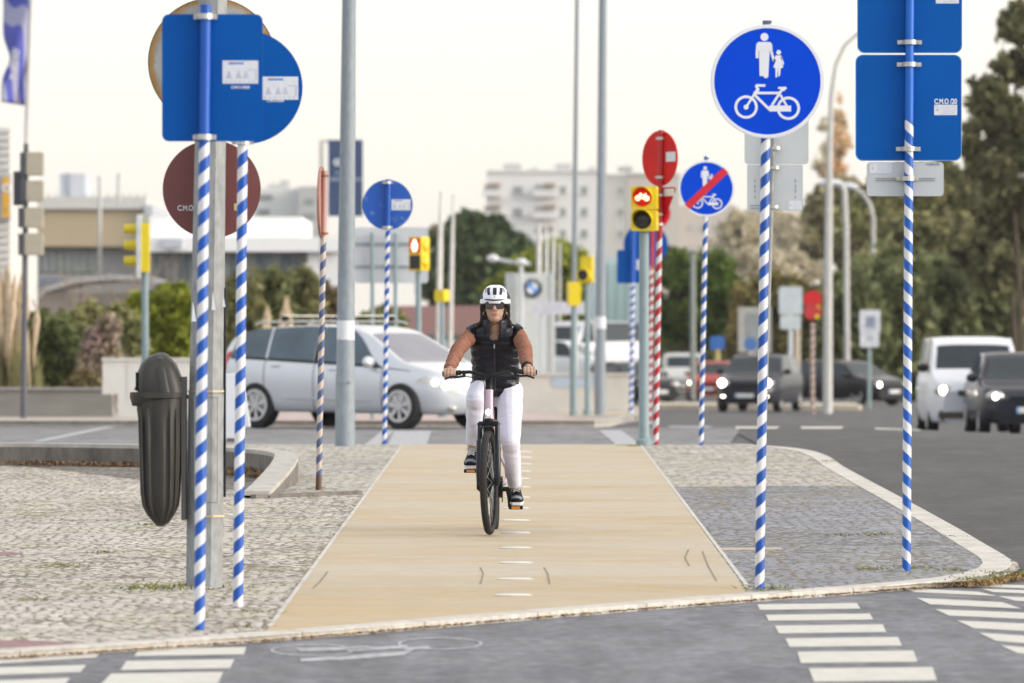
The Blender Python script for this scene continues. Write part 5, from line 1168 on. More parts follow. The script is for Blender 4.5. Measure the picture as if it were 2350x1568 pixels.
# ------------------------------------------------------------------ buildings
def blk(t, x0, x1, z0, z1, y0, y1, m, name='wall'):
    mb = MB(); mb.box(((x0 + x1) / 2, (y0 + y1) / 2, (z0 + z1) / 2), (x1 - x0, y1 - y0, z1 - z0)); return mb.build(name, m, t, smooth=0)
M_FARW = mat('far_white_plaster', (.72, .71, .68), .8, var=.04); M_FARS = mat('far_plaster_grey', (.46, .46, .44), .8, var=.04); M_FWIN = mat('far_window', (.27, .29, .27), .4, var=.2); M_AWN = mat('awning_brown', (.33, .25, .19), .8)
t, k, zz = at_thing('apartment_block', 'white apartment block with balconies rising behind the pine crown', 'building', 1250, 780); X = lambda u: (u - 1250) * k
blk(t, X(1117), X(1385), 0, zz(396), 0, 14, M_FARW); blk(t, X(1385), X(1490), 0, zz(398), 5, 18, M_FARS); blk(t, X(1116), X(1386), zz(396), zz(390), -.3, 14, M_FARW, 'parapet')
for (a, b, c) in ((1155, 1196, 374), (1275, 1312, 374), (1218, 1236, 384), (1352, 1368, 382), (1420, 1452, 380)): blk(t, X(a), X(b), zz(391), zz(c), 3, 8, M_FARS, 'roof_box')
for v in (436, 486, 536, 586):
    for (a, b) in ((1178, 1199), (1286, 1298), (1334, 1348), (1420, 1432)):
        w_ = blk(t, X(a), X(b), zz(v + 10), zz(v - 8), -.08 if a < 1385 else 4.9, .2 if a < 1385 else 5.2, M_FWIN, 'window')
        blk(w_, X(a) - .2, X(b) + .2, zz(v + 11), zz(v + 10), -.25 if a < 1385 else 4.75, .0 if a < 1385 else 5.0, M_FARW, 'sill')
    for (a, b) in ((1106, 1150), (1222, 1276)):
        bb = blk(t, X(a), X(b), zz(v + 16), zz(v + 2), -1.6, -.02, M_FARW, 'balcony'); blk(bb, X(a) + .3, X(b) - .3, zz(v + 2), zz(v - 14), -.07, .3, M_FARS, 'recess'); blk(bb, X(b) - 1.6, X(b) - .1, zz(v - 8), zz(v - 15), -1.2, -.1, M_AWN, 'awning')
t, k, zz = at_thing('apartment_block', 'pale block with stepped roof left of the navy panel', 'building', 665, 560); X = lambda u: (u - 665) * k
blk(t, X(580), X(688), 0, zz(432), 0, 12, M_FARW); blk(t, X(688), X(745), 0, zz(430), -3, 10, M_FARS)
for (a, b, c) in ((612, 640, 420), (640, 660, 412)): blk(t, X(a), X(b), zz(434), zz(c), 3, 8, M_FARS, 'roof_box')
for (a, b, v) in ((592, 625, 452), (705, 722, 463), (700, 725, 497), (592, 618, 486)): blk(t, X(a), X(b), zz(v + 7), zz(v - 5), -3.1 if a > 688 else -.1, -2.8 if a > 688 else .2, M_FWIN, 'window')
t, k, zz = at_thing('apartment_block', 'cream block fading behind the trees right of the thick mast', 'building', 1500, 700); X = lambda u: (u - 1500) * k
blk(t, X(1440), X(1560), 0, zz(400), 0, 12, mat('far_cream', (.55, .50, .44), .8, var=.05)); blk(t, X(1438), X(1562), zz(401), zz(396), -.3, 12, M_FARW, 'parapet'); blk(t, X(1560), X(1690), 0, zz(470), 2, 14, mat('far_cream', ()), 'wing')
for v in (450, 500, 550):
    for a in (1580, 1610, 1640): blk(t, X(a), X(a + 12), zz(v + 30), zz(v + 14), 1.9, 2.2, M_FARS, 'window')

t, k, zz = at_thing('showroom', 'long beige-banded showroom with a white parapet, behind the dark signal stack', 'building', 180, 290); X = lambda u: (u - 180) * k
blk(t, X(-80), X(336), zz(480), zz(452), -.3, 16, mat('parapet_white', (.60, .58, .54), .7), 'parapet'); blk(t, X(-80), X(332), zz(566), zz(480), 0, 16, mat('beige_cladding', (.46, .37, .24), .7, var=.05), 'beige_band')
blk(t, X(-80), X(330), 0, zz(566), 1.0, 16, mat('showroom_grey', (.36, .35, .33), .7)); blk(t, X(332), X(350), zz(640), zz(470), -.4, 14, mat('pale_blue_grey', (.50, .52, .56), .6), 'end_pier')
for i in range(11):
    a = 20 + i * 18
    if a < 205: blk(t, X(a), X(a + 16), zz(624), zz(568), .85, .98, M_FWIN, 'window')
for i in range(5): blk(t, X(75), X(140), zz(640 + i * 8), zz(636 + i * 8), .7, .96, mat('louvre_blue', (.34, .38, .45), .5), 'louvre')
cb_ = blk(t, X(122), X(182), zz(452), zz(393), 4, 9, mat('pale_blue_grey', ()), 'roof_unit'); blk(cb_, X(140), X(146), zz(446), zz(392.5), 3.9, 3.98, mat('seam', (.33, .35, .4)), 'seam')
for i in range(14): blk(t, X(110 + i * 17), X(113 + i * 17), zz(452), zz(444), 0, .3, M_FARS, 'roof_bracket')
t, k, zz = at_thing('showroom', 'white flat-roofed showroom with a strip of glazing behind the silver car', 'building', 560, 250); X = lambda u: (u - 560) * k
blk(t, X(340), X(690), zz(545), zz(497), 1, 14, mat('bright_white', (.85, .84, .82), .6, var=.02), 'upper_fascia'); blk(t, X(340), X(785), zz(578), zz(545), -.5, 14, mat('bright_white', ()), 'fascia')
blk(t, X(340), X(790), 0, zz(578), 1.0, 14, mat('showroom_grey', ())); blk(t, X(705), X(795), 0, zz(578), .2, 1.0, mat('bright_white', ()), 'white_pier'); blk(t, X(375), X(420), zz(570), zz(548), -.7, -.5, mat('pale_blue_grey', ()), 'sign_field')
for i in range(18): blk(t, X(352 + i * 19.5), X(369 + i * 19.5), zz(668), zz(582), .85, .99, mat('showroom_glass_%d' % (i % 3), [(.15, .18, .19), (.21, .24, .24), (.28, .30, .28)][i % 3], .2, var=.3, scale=.6), 'window')
t, k, zz = at_thing('corrugated_building', 'white corrugated building at the left edge with an orange sign', 'building', -40, 170); X = lambda u: (u + 40) * k
blk(t, X(-200), X(22), 0, zz(292), 0, 10, mat('corrugated_white', (.62, .61, .58), .6))
for i in range(26): blk(t, X(-200), X(25), zz(304 + i * 17), zz(296 + i * 17), -.14, -.0, mat('corrugated_white', ()), 'rib')
blk(t, X(-30), X(26), zz(505), zz(400), -.36, -.15, mat('sign_grey', (.36, .38, .42), .5), 'sign_frame'); sg = blk(t, X(8), X(24), zz(500), zz(408), -.42, -.36, mat('sign_orange', (.66, .36, .02), .45), 'sign_panel')
mb = MB(); mb.ring((X(18), zz(433)), 10 * k, 5.5 * k, -.48, -.43, 20); mb.build('emblem', M_FACEWHITE, sg); blk(sg, X(17), X(20), zz(482), zz(474), -.45, -.43, M_INK, 'mark')
t, k, zz = at_thing('curved_canopy', 'broad grey curved canopy roof behind the left shrubs', 'canopy', 255, 190); X = lambda u: (u - 255) * k
pr = [(60, 745), (75, 690), (110, 655), (180, 636), (260, 630), (330, 632), (380, 645), (420, 668), (448, 700), (448, 715), (410, 690), (375, 668), (330, 655)]
top = [(60, 740), (72, 695), (110, 658), (180, 638), (260, 631), (330, 633), (385, 648), (420, 668), (450, 698)]
mb = MB(); mb.prism([(X(a), zz(b)) for a, b in top] + [(X(a), zz(b + 12)) for a, b in top[::-1]], -1, 6); mb.build('roof_shell', mat('canopy_grey', (.40, .385, .375), .7, var=.08, scale=1), t)
blk(t, X(80), X(430), zz(730), zz(672), 0, .3, mat('canopy_wall', (.36, .345, .335), .8, var=.12, scale=.8), 'gable'); blk(t, X(110), X(330), zz(760), zz(722), -.2, 0, mat('shade_dark', (.06, .06, .06), .8), 'opening')
for (u, v0, v1, w, Y, lab) in ((229, 408, 640, 8, 260, 'thin white mast standing before the beige showroom'), (272, 402, 455, 7, 270, 'short grey vent pipe on the showroom roof')):
    t, k, zz = at_thing('mast' if v1 > 500 else 'vent_pipe', lab, 'mast' if v1 > 500 else 'pipe', u, Y); mb = MB(); mb.cyl((0, 0, 0 if v1 > 500 else zz(470)), (0, 0, zz(v0)), w / 2 * k, None, 12); mb.sph((0, 0, zz(v0)), w * .6 * k, 10, 6); mb.build('shaft', mat('cream_steel', ()), t)

# flag at the upper left
t, k, zz = at_thing('flag', 'faded violet-blue banner hanging from a cream pole at the top left', 'flag', 58, 132); X = lambda u: (u - 58) * k
mb = MB(); mb.tube([(0, 0, 0), (X(60), 0, zz(340)), (X(67), 0, zz(100)), (X(72), 0, zz(-60))], [6 * k, 5 * k, 5 * k, 4.5 * k], 12); mb.build('pole', mat('cream_steel', ()), t)
mb = MB(); n = 26; vs_ = []; fs_ = []
for i in range(n + 1):
    w = i / n; v = -60 + 296 * w; ul = 6 + (18 * math.exp(-((v - 135) / 35.0) ** 2)); ur = 68 - 12 * max(0, min(1, (v - 40) / 160))
    for j in range(9): q = j / 8; vs_.append((X(ul + (ur - ul) * q), .25 * math.sin(3.5 * q + 5 * w) - .1, zz(v + 6 * q)))
for i in range(n):
    for j in range(8): fs_.append((i * 9 + j, i * 9 + j + 1, (i + 1) * 9 + j + 1, (i + 1) * 9 + j))
m, nt_, b = new_mat('banner_cloth'); v_ = tco(nt_, (1, 1, .45)); wv = nd(nt_, 'ShaderNodeTexWave'); wv.inputs['Scale'].default_value = 1.0; wv.inputs['Distortion'].default_value = 3; wv.bands_direction = 'DIAGONAL'; nt_.links.new(v_, wv.inputs[0])
nt_.links.new(mixc(nt_, ramp(nt_, wv.outputs['Fac'], [(.40, 0.0), (.60, 1.0)]), (.33, .33, .47), (.075, .09, .40)), b.inputs['Base Color']); b.inputs['Roughness'].default_value = .8
mb.add(vs_, fs_); fl = mb.build('cloth', m, t); md = fl.modifiers.new('thick', 'SOLIDIFY'); md.thickness = .01
text('PLEFMO', .20, mat('banner_white', (.62, .62, .68), .8), fl, (X(38), -.42, zz(150)), (R(90), R(-82), 0), bold=.004)

# ------------------------------------------------------------------ vegetation
def leafmat(name, a, b_, lo=.62, hi=1.36):
    m, t, b = new_mat(name); v = tco(t); oi = nd(t, 'ShaderNodeNewGeometry')
    c = mixc(t, ramp(t, nz(t, v, .9, 4), [(.32, 0.0), (.68, 1.0)]), a, b_)
    c = mixc(t, 1.0, c, ramp(t, nz(t, v, .42, 3), [(.34, lo), (.66, hi)]), 'MULTIPLY')
    c = mixc(t, 1.0, c, ramp(t, oi.outputs['Random Per Island'], [(0, .55), (1, 1.45)]), 'MULTIPLY')
    t.links.new(c, b.inputs['Base Color']); b.inputs['Roughness'].default_value = .6; b.inputs['Specular IOR Level'].default_value = .25
    tr = nd(t, 'ShaderNodeBsdfTranslucent'); t.links.new(c, tr.inputs[0]); mx = nd(t, 'ShaderNodeMixShader'); mx.inputs[0].default_value = .42
    out = t.nodes['Material Output']; t.links.new(b.outputs[0], mx.inputs[1]); t.links.new(tr.outputs[0], mx.inputs[2]); t.links.new(mx.outputs[0], out.inputs[0]); return m
def leaves(blobs, n, size, seed, aspect=.55, gap=.35, core=.55, droop=0.0, freq=.9):
    """leaf-sized quads through ellipsoid blobs: (x,y,z,rx,ry,rz); numpy; some clumps left open"""
    rnd = np.random.default_rng(seed); vol = np.array([b[3] * b[5] for b in blobs]); vol = vol / vol.sum(); V = []; cnt = 0
    for b, f in zip(blobs, vol):
        m = int(n * f); d = rnd.normal(size=(m * 2, 3)); d /= np.linalg.norm(d, axis=1)[:, None]; rad = core + (1 - core) * rnd.random(m * 2) ** .6
        rad *= 1 + .14 * np.sin(d[:, 0] * 7 + seed) * np.cos(d[:, 2] * 6 + b[0]) + .08 * rnd.normal(size=m * 2)
        p = np.array(b[:3]) + d * rad[:, None] * np.array(b[3:6])
        keep = np.array([noise.noise(Vector(q) * freq) for q in p]) > -gap + .25 * rnd.random(m * 2) - .12
        p = p[keep][:m]; d = d[keep][:m]; k = len(p)
        nrm = d * .6 + rnd.normal(size=(k, 3)) * .8; nrm[:, 2] += .35; nrm /= np.linalg.norm(nrm, axis=1)[:, None]
        a = np.cross(nrm, rnd.normal(size=(k, 3))); a /= np.linalg.norm(a, axis=1)[:, None] + 1e-9; a[:, 2] -= droop; c = np.cross(nrm, a); s = size * (.5 + rnd.random(k))[:, None]
        V.append(np.stack([p - a * s, p - c * s * aspect, p + a * s, p + c * s * aspect], 1)); cnt += k
    V = np.concatenate(V).reshape(-1, 3); return V
def foliage(name, V, m, parent, loc):
    me = bpy.data.meshes.new(name); n = len(V) // 4; me.vertices.add(len(V)); me.vertices.foreach_set('co', (V - np.array(loc)).astype(np.float32).ravel())
    me.loops.add(len(V)); me.loops.foreach_set('vertex_index', np.arange(len(V), dtype=np.int32)); me.polygons.add(n); me.polygons.foreach_set('loop_start', np.arange(0, 4 * n, 4, dtype=np.int32)); me.polygons.foreach_set('loop_total', np.full(n, 4, dtype=np.int32))
    me.update(); me.validate(); me.materials.append(m); o = bpy.data.objects.new(name, me); COL.objects.link(o); o.parent = parent; return o
M_BARK = mat('bark', (.085, .06, .042), .9, var=.3, scale=3, bmp=.5); M_BARKP = mat('pale_bark', (.22, .17, .12), .9, var=.25, scale=3)
def tree(name, label, cat, u, Y, blobs, n, size, m, trunk=(.25, .12), seed=1, bark=None, core=.5, gap=.35, group=None, limbs=5, droop=0.0, aspect=.55, freq=.9, base=None):
    """blobs measured as (u, v, ru, rv, depth offset)"""
    k = Y / F; b0 = Vector((ux(u, Y), Y, g(Y))); t = thing(name, label, cat, b0, 0, group)
    B = [(ux(a, Y), Y + (q[0] if q else 0), vz(b, Y), ru * k, max(ru, rv) * k * .9, rv * k) for (a, b, ru, rv, *q) in blobs]
    foliage('crown', leaves(B, n, size, seed, aspect, gap, core, droop, freq), m, t, b0)
    if trunk:
        mb = MB(); rnd = random.Random(seed); topz = max(b[2] for b in B) - b0.z; cx = sum(b[0] for b in B) / len(B) - b0.x; lowz = min(b[2] - b[5] for b in B) - b0.z; fork = max(.6, lowz * .8 + topz * .12)
        mb.tube([(0, 0, -.2), (cx * .15 + .05, 0, fork * .5), (cx * .4, 0, fork), (cx * .8, 0, topz * .85)], [trunk[0], trunk[0] * .8, trunk[0] * .65, trunk[1] * .3], 9)
        for b in B[:12]:
            e = Vector((b[0], b[1], b[2])) - b0; s_ = Vector((cx * .4, 0, fork)); mid = (s_ + e) / 2 + Vector((rnd.uniform(-.3, .3), rnd.uniform(-.3, .3), .2)); mb.tube([s_, mid, e], [trunk[1], trunk[1] * .7, trunk[1] * .2], 6)
        mb.build('trunk', bark or M_BARK, t)
    return t
L_PINE = leafmat('pine_dark', (.125, .13, .058), (.26, .235, .115)); L_STONE = leafmat('stone_pine', (.07, .115, .048), (.13, .17, .07)); L_OLIVE = leafmat('olive_brown', (.27, .27, .12), (.42, .39, .19))
L_DARK = leafmat('dark_shrub', (.125, .15, .062), (.25, .265, .115)); L_FRESH = leafmat('fresh_green', (.075, .14, .022), (.15, .20, .04)); L_LIME = leafmat('lime_green', (.20, .25, .02), (.30, .32, .04)); L_TAN = leafmat('tan_haze', (.54, .475, .33), (.62, .56, .42), .9, 1.1); L_ORANGE = leafmat('autumn_orange', (.74, .50, .27), (.74, .60, .40), .9, 1.1)
L_HEDGE = leafmat('hedge_green', (.13, .165, .055), (.24, .25, .10)); L_PINK = leafmat('pink_bloom', (.45, .33, .29), (.33, .32, .17)); L_MIX = leafmat('olive_shrub', (.21, .225, .085), (.33, .31, .14)); L_RUST = leafmat('rusty_shrub', (.20, .17, .075), (.27, .20, .10))
random.seed(3)
tree('pine_tree', 'tall dark pine with open branches at the right edge', 'tree', 2345, 215, [(2330, 60, 40, 45), (2300, 95, 28, 22), (2350, 170, 50, 40), (2270, 210, 48, 34), (2330, 260, 60, 45), (2250, 290, 40, 30), (2370, 350, 70, 55), (2290, 380, 60, 45), (2235, 190, 20, 14), (2345, 20, 26, 20), (2300, 150, 30, 16), (2360, 440, 80, 40), (2245, 240, 34, 26), (2235, 330, 30, 40), (2280, 320, 50, 40), (2330, 130, 40, 22)], 15000, .20, L_PINE, (.11, .07), 5, core=.1, gap=.14, freq=.75)
tree('pine_tree', 'broad dark pine mass low at the right edge beneath the tall open pine', 'tree', 2330, 225, [(2300, 470, 70, 60), (2360, 520, 80, 70), (2240, 560, 60, 50), (2310, 600, 90, 60)], 9000, .28, L_PINE, (.14, .12), 6, core=.3)
tree('broad_tree', 'olive-brown tree behind the grey plate of the right sign post', 'tree', 2090, 255, [(2020, 470, 60, 60), (2090, 430, 70, 50), (2160, 430, 70, 60), (2230, 450, 60, 60), (1960, 520, 50, 50), (2060, 540, 90, 60), (2170, 540, 90, 70), (2250, 400, 40, 40)], 15000, .27, L_OLIVE, (.4, .2), 7, core=.35, gap=.28)
tree('broad_tree', 'dusty olive tree behind the slim lamp posts', 'tree', 1930, 265, [(1890, 480, 45, 45), (1940, 450, 50, 40), (1985, 500, 50, 50), (1900, 550, 60, 40), (1960, 570, 60, 40)], 8000, .24, leafmat('dusty_olive', (.32, .30, .16), (.46, .40, .25)), (.3, .15), 8, core=.35, gap=.25)
for i, (u, v, ru, rv, lab) in enumerate(((1960, 720, 75, 110, 'dark rounded shrub left of the white parking panel'), (2060, 690, 80, 130, 'tall dark green shrub beside the right striped post'), (2160, 720, 80, 140, 'dark grey-green shrub rising behind the white van'), (2260, 690, 80, 150, 'dark bushy evergreen above the dark car at the right'), (2350, 700, 80, 150, 'dark shrub cut by the right edge of the frame'), (2010, 640, 70, 60, 'pale-topped olive shrub above the parking panel'))):
    tree('tall_shrub', lab, 'shrub', u, 222 + 3 * i, [(u, v, ru, rv), (u - 25, v + 60, ru * .9, rv * .75), (u + 25, v + 70, ru * .9, rv * .7), (u - 10, v - rv * .5, ru * .6, rv * .45), (u + 20, v + 130, ru, rv * .5)], 5200, .26, L_DARK if i < 5 else L_OLIVE, (.2, .1), 20 + i, core=.4, gap=.3, group='tall shrubs lining the right road')
tree('clipped_hedge', 'low clipped hedge behind the black saloon', 'hedge', 2060, 212, [(2010, 890, 30, 40), (2050, 895, 35, 40), (2090, 895, 35, 42), (2130, 895, 40, 42), (2190, 900, 50, 42)], 5000, .12, leafmat('hedge_dark', (.045, .07, .016), (.08, .10, .03)), None, 31)
tree('leafy_tree', 'bright green tree behind the red and white post', 'tree', 1560, 270, [(1560, 640, 55, 60), (1610, 650, 60, 60), (1660, 680, 60, 55), (1520, 700, 45, 60), (1590, 730, 80, 60), (1680, 750, 60, 50), (1640, 610, 40, 35), (1545, 600, 30, 30)], 13000, .26, L_FRESH, (.3, .15), 41, core=.35, gap=.3)
tree('leafy_tree', 'mixed rust and green tree behind the grey panel back', 'tree', 1770, 265, [(1740, 700, 60, 60), (1800, 690, 60, 60), (1850, 720, 60, 60), (1720, 780, 60, 60), (1790, 780, 70, 60), (1860, 790, 60, 50)], 10000, .26, leafmat('rust_green', (.17, .18, .055), (.27, .20, .075)), (.3, .15), 42, core=.35)
tree('leafy_tree', 'dark green tree low behind the bicycle signal posts', 'tree', 1610, 285, [(1560, 800, 70, 50), (1640, 810, 70, 50), (1700, 820, 70, 50)], 6000, .26, L_DARK, (.25, .12), 43)
for i, (u, v, ru, rv, Y) in enumerate(((1700, 540, 60, 60, 430), (1770, 520, 60, 70, 450), (1840, 540, 60, 70, 440), (1660, 590, 60, 50, 460), (1740, 610, 80, 50, 420), (1830, 620, 70, 50, 425))):
    tree('bare_tree', ['tan bare tree by the end-of-path sign', 'tall tan bare tree behind the grey sign backs', 'tan bare tree left of the curving lamp post', 'low tan bare tree under the end-of-path sign', 'tan undergrowth tree behind the striped shared-path post', 'tan bare tree low behind the pale panel back'][i], 'tree', u, Y, [(u, v, ru, rv), (u + 20, v + rv * .6, ru, rv * .8), (u - 25, v + rv * .5, ru * .8, rv * .8)], 5200, .21, L_TAN, (.2, .10), 50 + i, M_BARKP, core=.05, gap=.15, group='tan bare trees far along the road')
tree('poplar_tree', 'slim orange autumn poplar behind the curving lamp post', 'tree', 1922, 380, [(1925, 260, 16, 40), (1925, 320, 26, 55), (1920, 390, 30, 50)], 1700, .22, L_ORANGE, (.22, .08), 61, M_BARKP, core=.1, gap=.0)
tree('poplar_tree', 'thin sparse tan poplar right of the shared-path sign', 'tree', 1893, 400, [(1893, 310, 14, 45), (1890, 380, 22, 50)], 1000, .24, L_TAN, (.18, .06), 62, M_BARKP, core=.1, gap=-.05)
tree('stone_pine', 'large round-crowned dark green pine below the white apartment block', 'tree', 1095, 340, [(1095, 560, 80, 70), (1030, 590, 60, 60), (1160, 580, 60, 55), (1080, 520, 55, 34), (1120, 525, 50, 34), (1060, 650, 80, 70), (1140, 650, 80, 60), (1010, 640, 45, 60), (1190, 620, 34, 50), (1085, 720, 100, 60)], 17000, .26, L_STONE, (.5, .25), 63, core=.45, gap=.45)
tree('stone_pine', 'thin dry tree top left of the round pine', 'tree', 998, 350, [(1000, 545, 24, 26), (990, 580, 22, 26), (985, 640, 30, 50)], 1200, .26, leafmat('dry_olive', (.20, .17, .10), (.28, .24, .16)), (.2, .1), 64, core=.2, gap=.1)
tree('leafy_tree', 'lime green tree around the flagpoles behind the totem', 'tree', 1270, 300, [(1215, 620, 45, 40), (1270, 600, 50, 50), (1310, 620, 40, 55), (1180, 650, 50, 30), (1140, 665, 30, 24), (1260, 680, 80, 50), (1300, 700, 50, 60)], 9000, .26, L_LIME, (.25, .12), 65, core=.35)
# left planting
GP = 'shrubs behind the left planter'
tree('shrub', 'yellow-green shrub between the three-lamp signal and the mast', 'shrub', 375, 128, [(345, 720, 40, 50), (395, 700, 50, 50), (360, 790, 60, 60), (420, 770, 50, 70), (440, 720, 30, 50), (320, 700, 26, 26)], 6500, .13, L_LIME, (.06, .03), 70, core=.35, group=GP)
tree('shrub', 'dull green shrub behind the dark signal post', 'shrub', 110, 118, [(85, 780, 55, 70), (140, 790, 55, 65), (110, 850, 70, 60), (180, 830, 50, 70), (60, 850, 50, 60)], 7500, .10, L_HEDGE, (.06, .03), 71, core=.3, gap=.25, group=GP)
tree('shrub', 'pink flowering shrub left of the white wall', 'shrub', 228, 117, [(225, 790, 38, 50), (245, 760, 30, 40), (215, 840, 40, 50), (255, 830, 30, 50)], 3000, .08, L_PINK, (.05, .02), 72, core=.2, gap=.15, group=GP)
tree('shrub', 'olive shrub above the white wall', 'shrub', 280, 122, [(270, 740, 50, 40), (200, 735, 50, 40), (300, 790, 40, 50), (160, 740, 40, 30)], 3800, .10, L_MIX, (.05, .02), 73, core=.25, gap=.2, group=GP)
tree('shrub', 'small rusty shrub left of the planter edge', 'shrub', 205, 115, [(200, 880, 50, 30), (240, 880, 30, 30)], 1600, .08, L_RUST, (.05, .02), 74, core=.25, group=GP)
for i, (u, v, ru, rv, mm, lab) in enumerate(((560, 690, 50, 70, L_MIX, 'olive shrub right of the round-backed left post'), (620, 680, 50, 60, L_HEDGE, 'green shrub above the rear of the silver car'), (690, 670, 50, 60, L_MIX, 'olive-brown shrub behind the old rusty post'), (745, 700, 40, 50, L_RUST, 'rusty shrub left of the tall lamp post'), (650, 720, 90, 40, L_HEDGE, 'low green shrub directly over the silver car roof'), (870, 745, 60, 40, L_HEDGE, 'green shrub under the large grey sign back'))):
    tree('shrub', lab, 'shrub', u, 150 + 2 * i, [(u, v, ru, rv), (u - 15, v + 50, ru, rv), (u + 15, v + 60, ru, rv * .9), (u, v + 120, ru, rv)], 3600, .14, mm, (.06, .03), 80 + i, core=.3, group='shrubs behind the silver car')
# pampas grass
def pampas(u, v0, v1, Y, n, seed, label, spread=30, lean=.2):
    t, k, zz = at_thing('pampas_grass', label, 'grass clump', u, Y); rnd = random.Random(seed); b = MB(); pl = MB()
    for i in range(n * 14):
        a = rnd.uniform(-spread, spread) * k; h = zz(v0) * rnd.uniform(.25, .62); d = a * rnd.uniform(.4, 1.6); y0 = rnd.uniform(-.4, .4); w = .02
        b.add([(a - w, y0, 0), (a + w, y0, 0), (a + d * .5 + w * .6, y0, h * .7), (a + d, y0 + .1, h), (a + d * .5 - w * .6, y0, h * .7)], [(0, 1, 2, 3, 4)])
    for i in range(n):
        a = rnd.uniform(-spread, spread) * k * .6; top = zz(v0 + rnd.uniform(0, 90)); d = a * lean * 5 + rnd.uniform(-.1, .25); y0 = rnd.uniform(-.3, .3)
        pl.tube([(a, y0, zz(v1) * .3), (a + d * .5, y0, top * .6), (a + d * .9, y0, top * .86), (a + d, y0, top)], [.012, .03, .075, .01], 7)
    b.build('blades', mat('straw_green', (.24, .215, .09), .8, var=.35, scale=4), t, raw=True); pl.build('plumes', mat('pampas_plume', (.50, .39, .26), .9, var=.2, scale=8), t)
pampas(18, 590, 890, 114, 16, 1, 'tall dry pampas grass at the left edge of the planter', 34, .1); pampas(75, 690, 890, 113, 3, 2, 'leaning pampas plume beside the dark signal post', 12, .6)
pampas(625, 665, 800, 140, 6, 3, 'pampas plumes behind the roof of the silver car', 50, .1)
# bare twigs
for i, (u, v0, Y, lab) in enumerate(((180, 610, 132, 'bare twiggy shrub before the grey canopy, left of the pair'), (262, 560, 130, 'taller bare twiggy shrub left of the three-lamp signal'))):
    t, k, zz = at_thing('bare_shrub', lab, 'shrub', u, Y); rnd = random.Random(90 + i); mb = MB()
    def br(p, d, L, r, dep):
        q = p + d * L; mb.tube([p, (p + q) / 2 + Vector((rnd.uniform(-.04, .04), 0, 0)), q], [r, r * .8, r * .6], 5)
        if dep:
            for _ in range(3): br(q if rnd.random() < .6 else (p + q) / 2, (d + Vector((rnd.uniform(-.7, .7), rnd.uniform(-.6, .6), rnd.uniform(-.1, .4)))).normalized(), L * rnd.uniform(.55, .8), r * .6, dep - 1)
    for _ in range(6): br(Vector((rnd.uniform(-.3, .3), rnd.uniform(-.3, .3), 0)), Vector((rnd.uniform(-.5, .5), rnd.uniform(-.4, .4), 1)).normalized(), zz(v0) * .36, .03, 4)
    mb.build('branches', mat('twig', (.28, .22, .17), .9), t)
# planter wall and white wall
t, k, zz = at_thing('planter_wall', 'long low grey planter wall at the left', 'wall', 90, 111)
mb = MB(); mb.box((-30 * k, .5, zz(895) / 2 - .1), (390 * k, .4, zz(895) + .2)); mb.build('wall_face', mat('planter_grey', (.245, .235, .21), .85, var=.12, scale=2, stretch=(.5, 1, 2)), t); mb = MB(); mb.box((-30 * k, .48, zz(895) + .02), (392 * k, .5, .05)); mb.build('coping', mat('planter_cap', (.30, .29, .265), .8), t)
t, k, zz = at_thing('white_wall', 'stepped white block wall behind the litter bin', 'wall', 345, 109)
M_WB = mat('white_blocks', (.60, .59, .55), .7, var=.06, scale=3)
mb = MB(); mb.prism([((235 - 345) * k, zz(905)), ((270 - 345) * k, zz(905)), ((270 - 345) * k, -.1), ((470 - 345) * k, -.1), ((470 - 345) * k, zz(826)), ((235 - 345) * k, zz(826))], 0, .5); w_ = mb.build('wall_face', M_WB, t)
mb = MB(); mb.box(((352 - 345) * k, .24, zz(825)), (238 * k, .56, .05)); mb.build('coping', M_WB, t)
for u in (292, 350, 405): mb = MB(); mb.box(((u - 345) * k, -.004, zz(875)), (1.5 * k, .01, 88 * k)); mb.build('joint', mat('joint_grey', (.45, .44, .41), .8), w_)
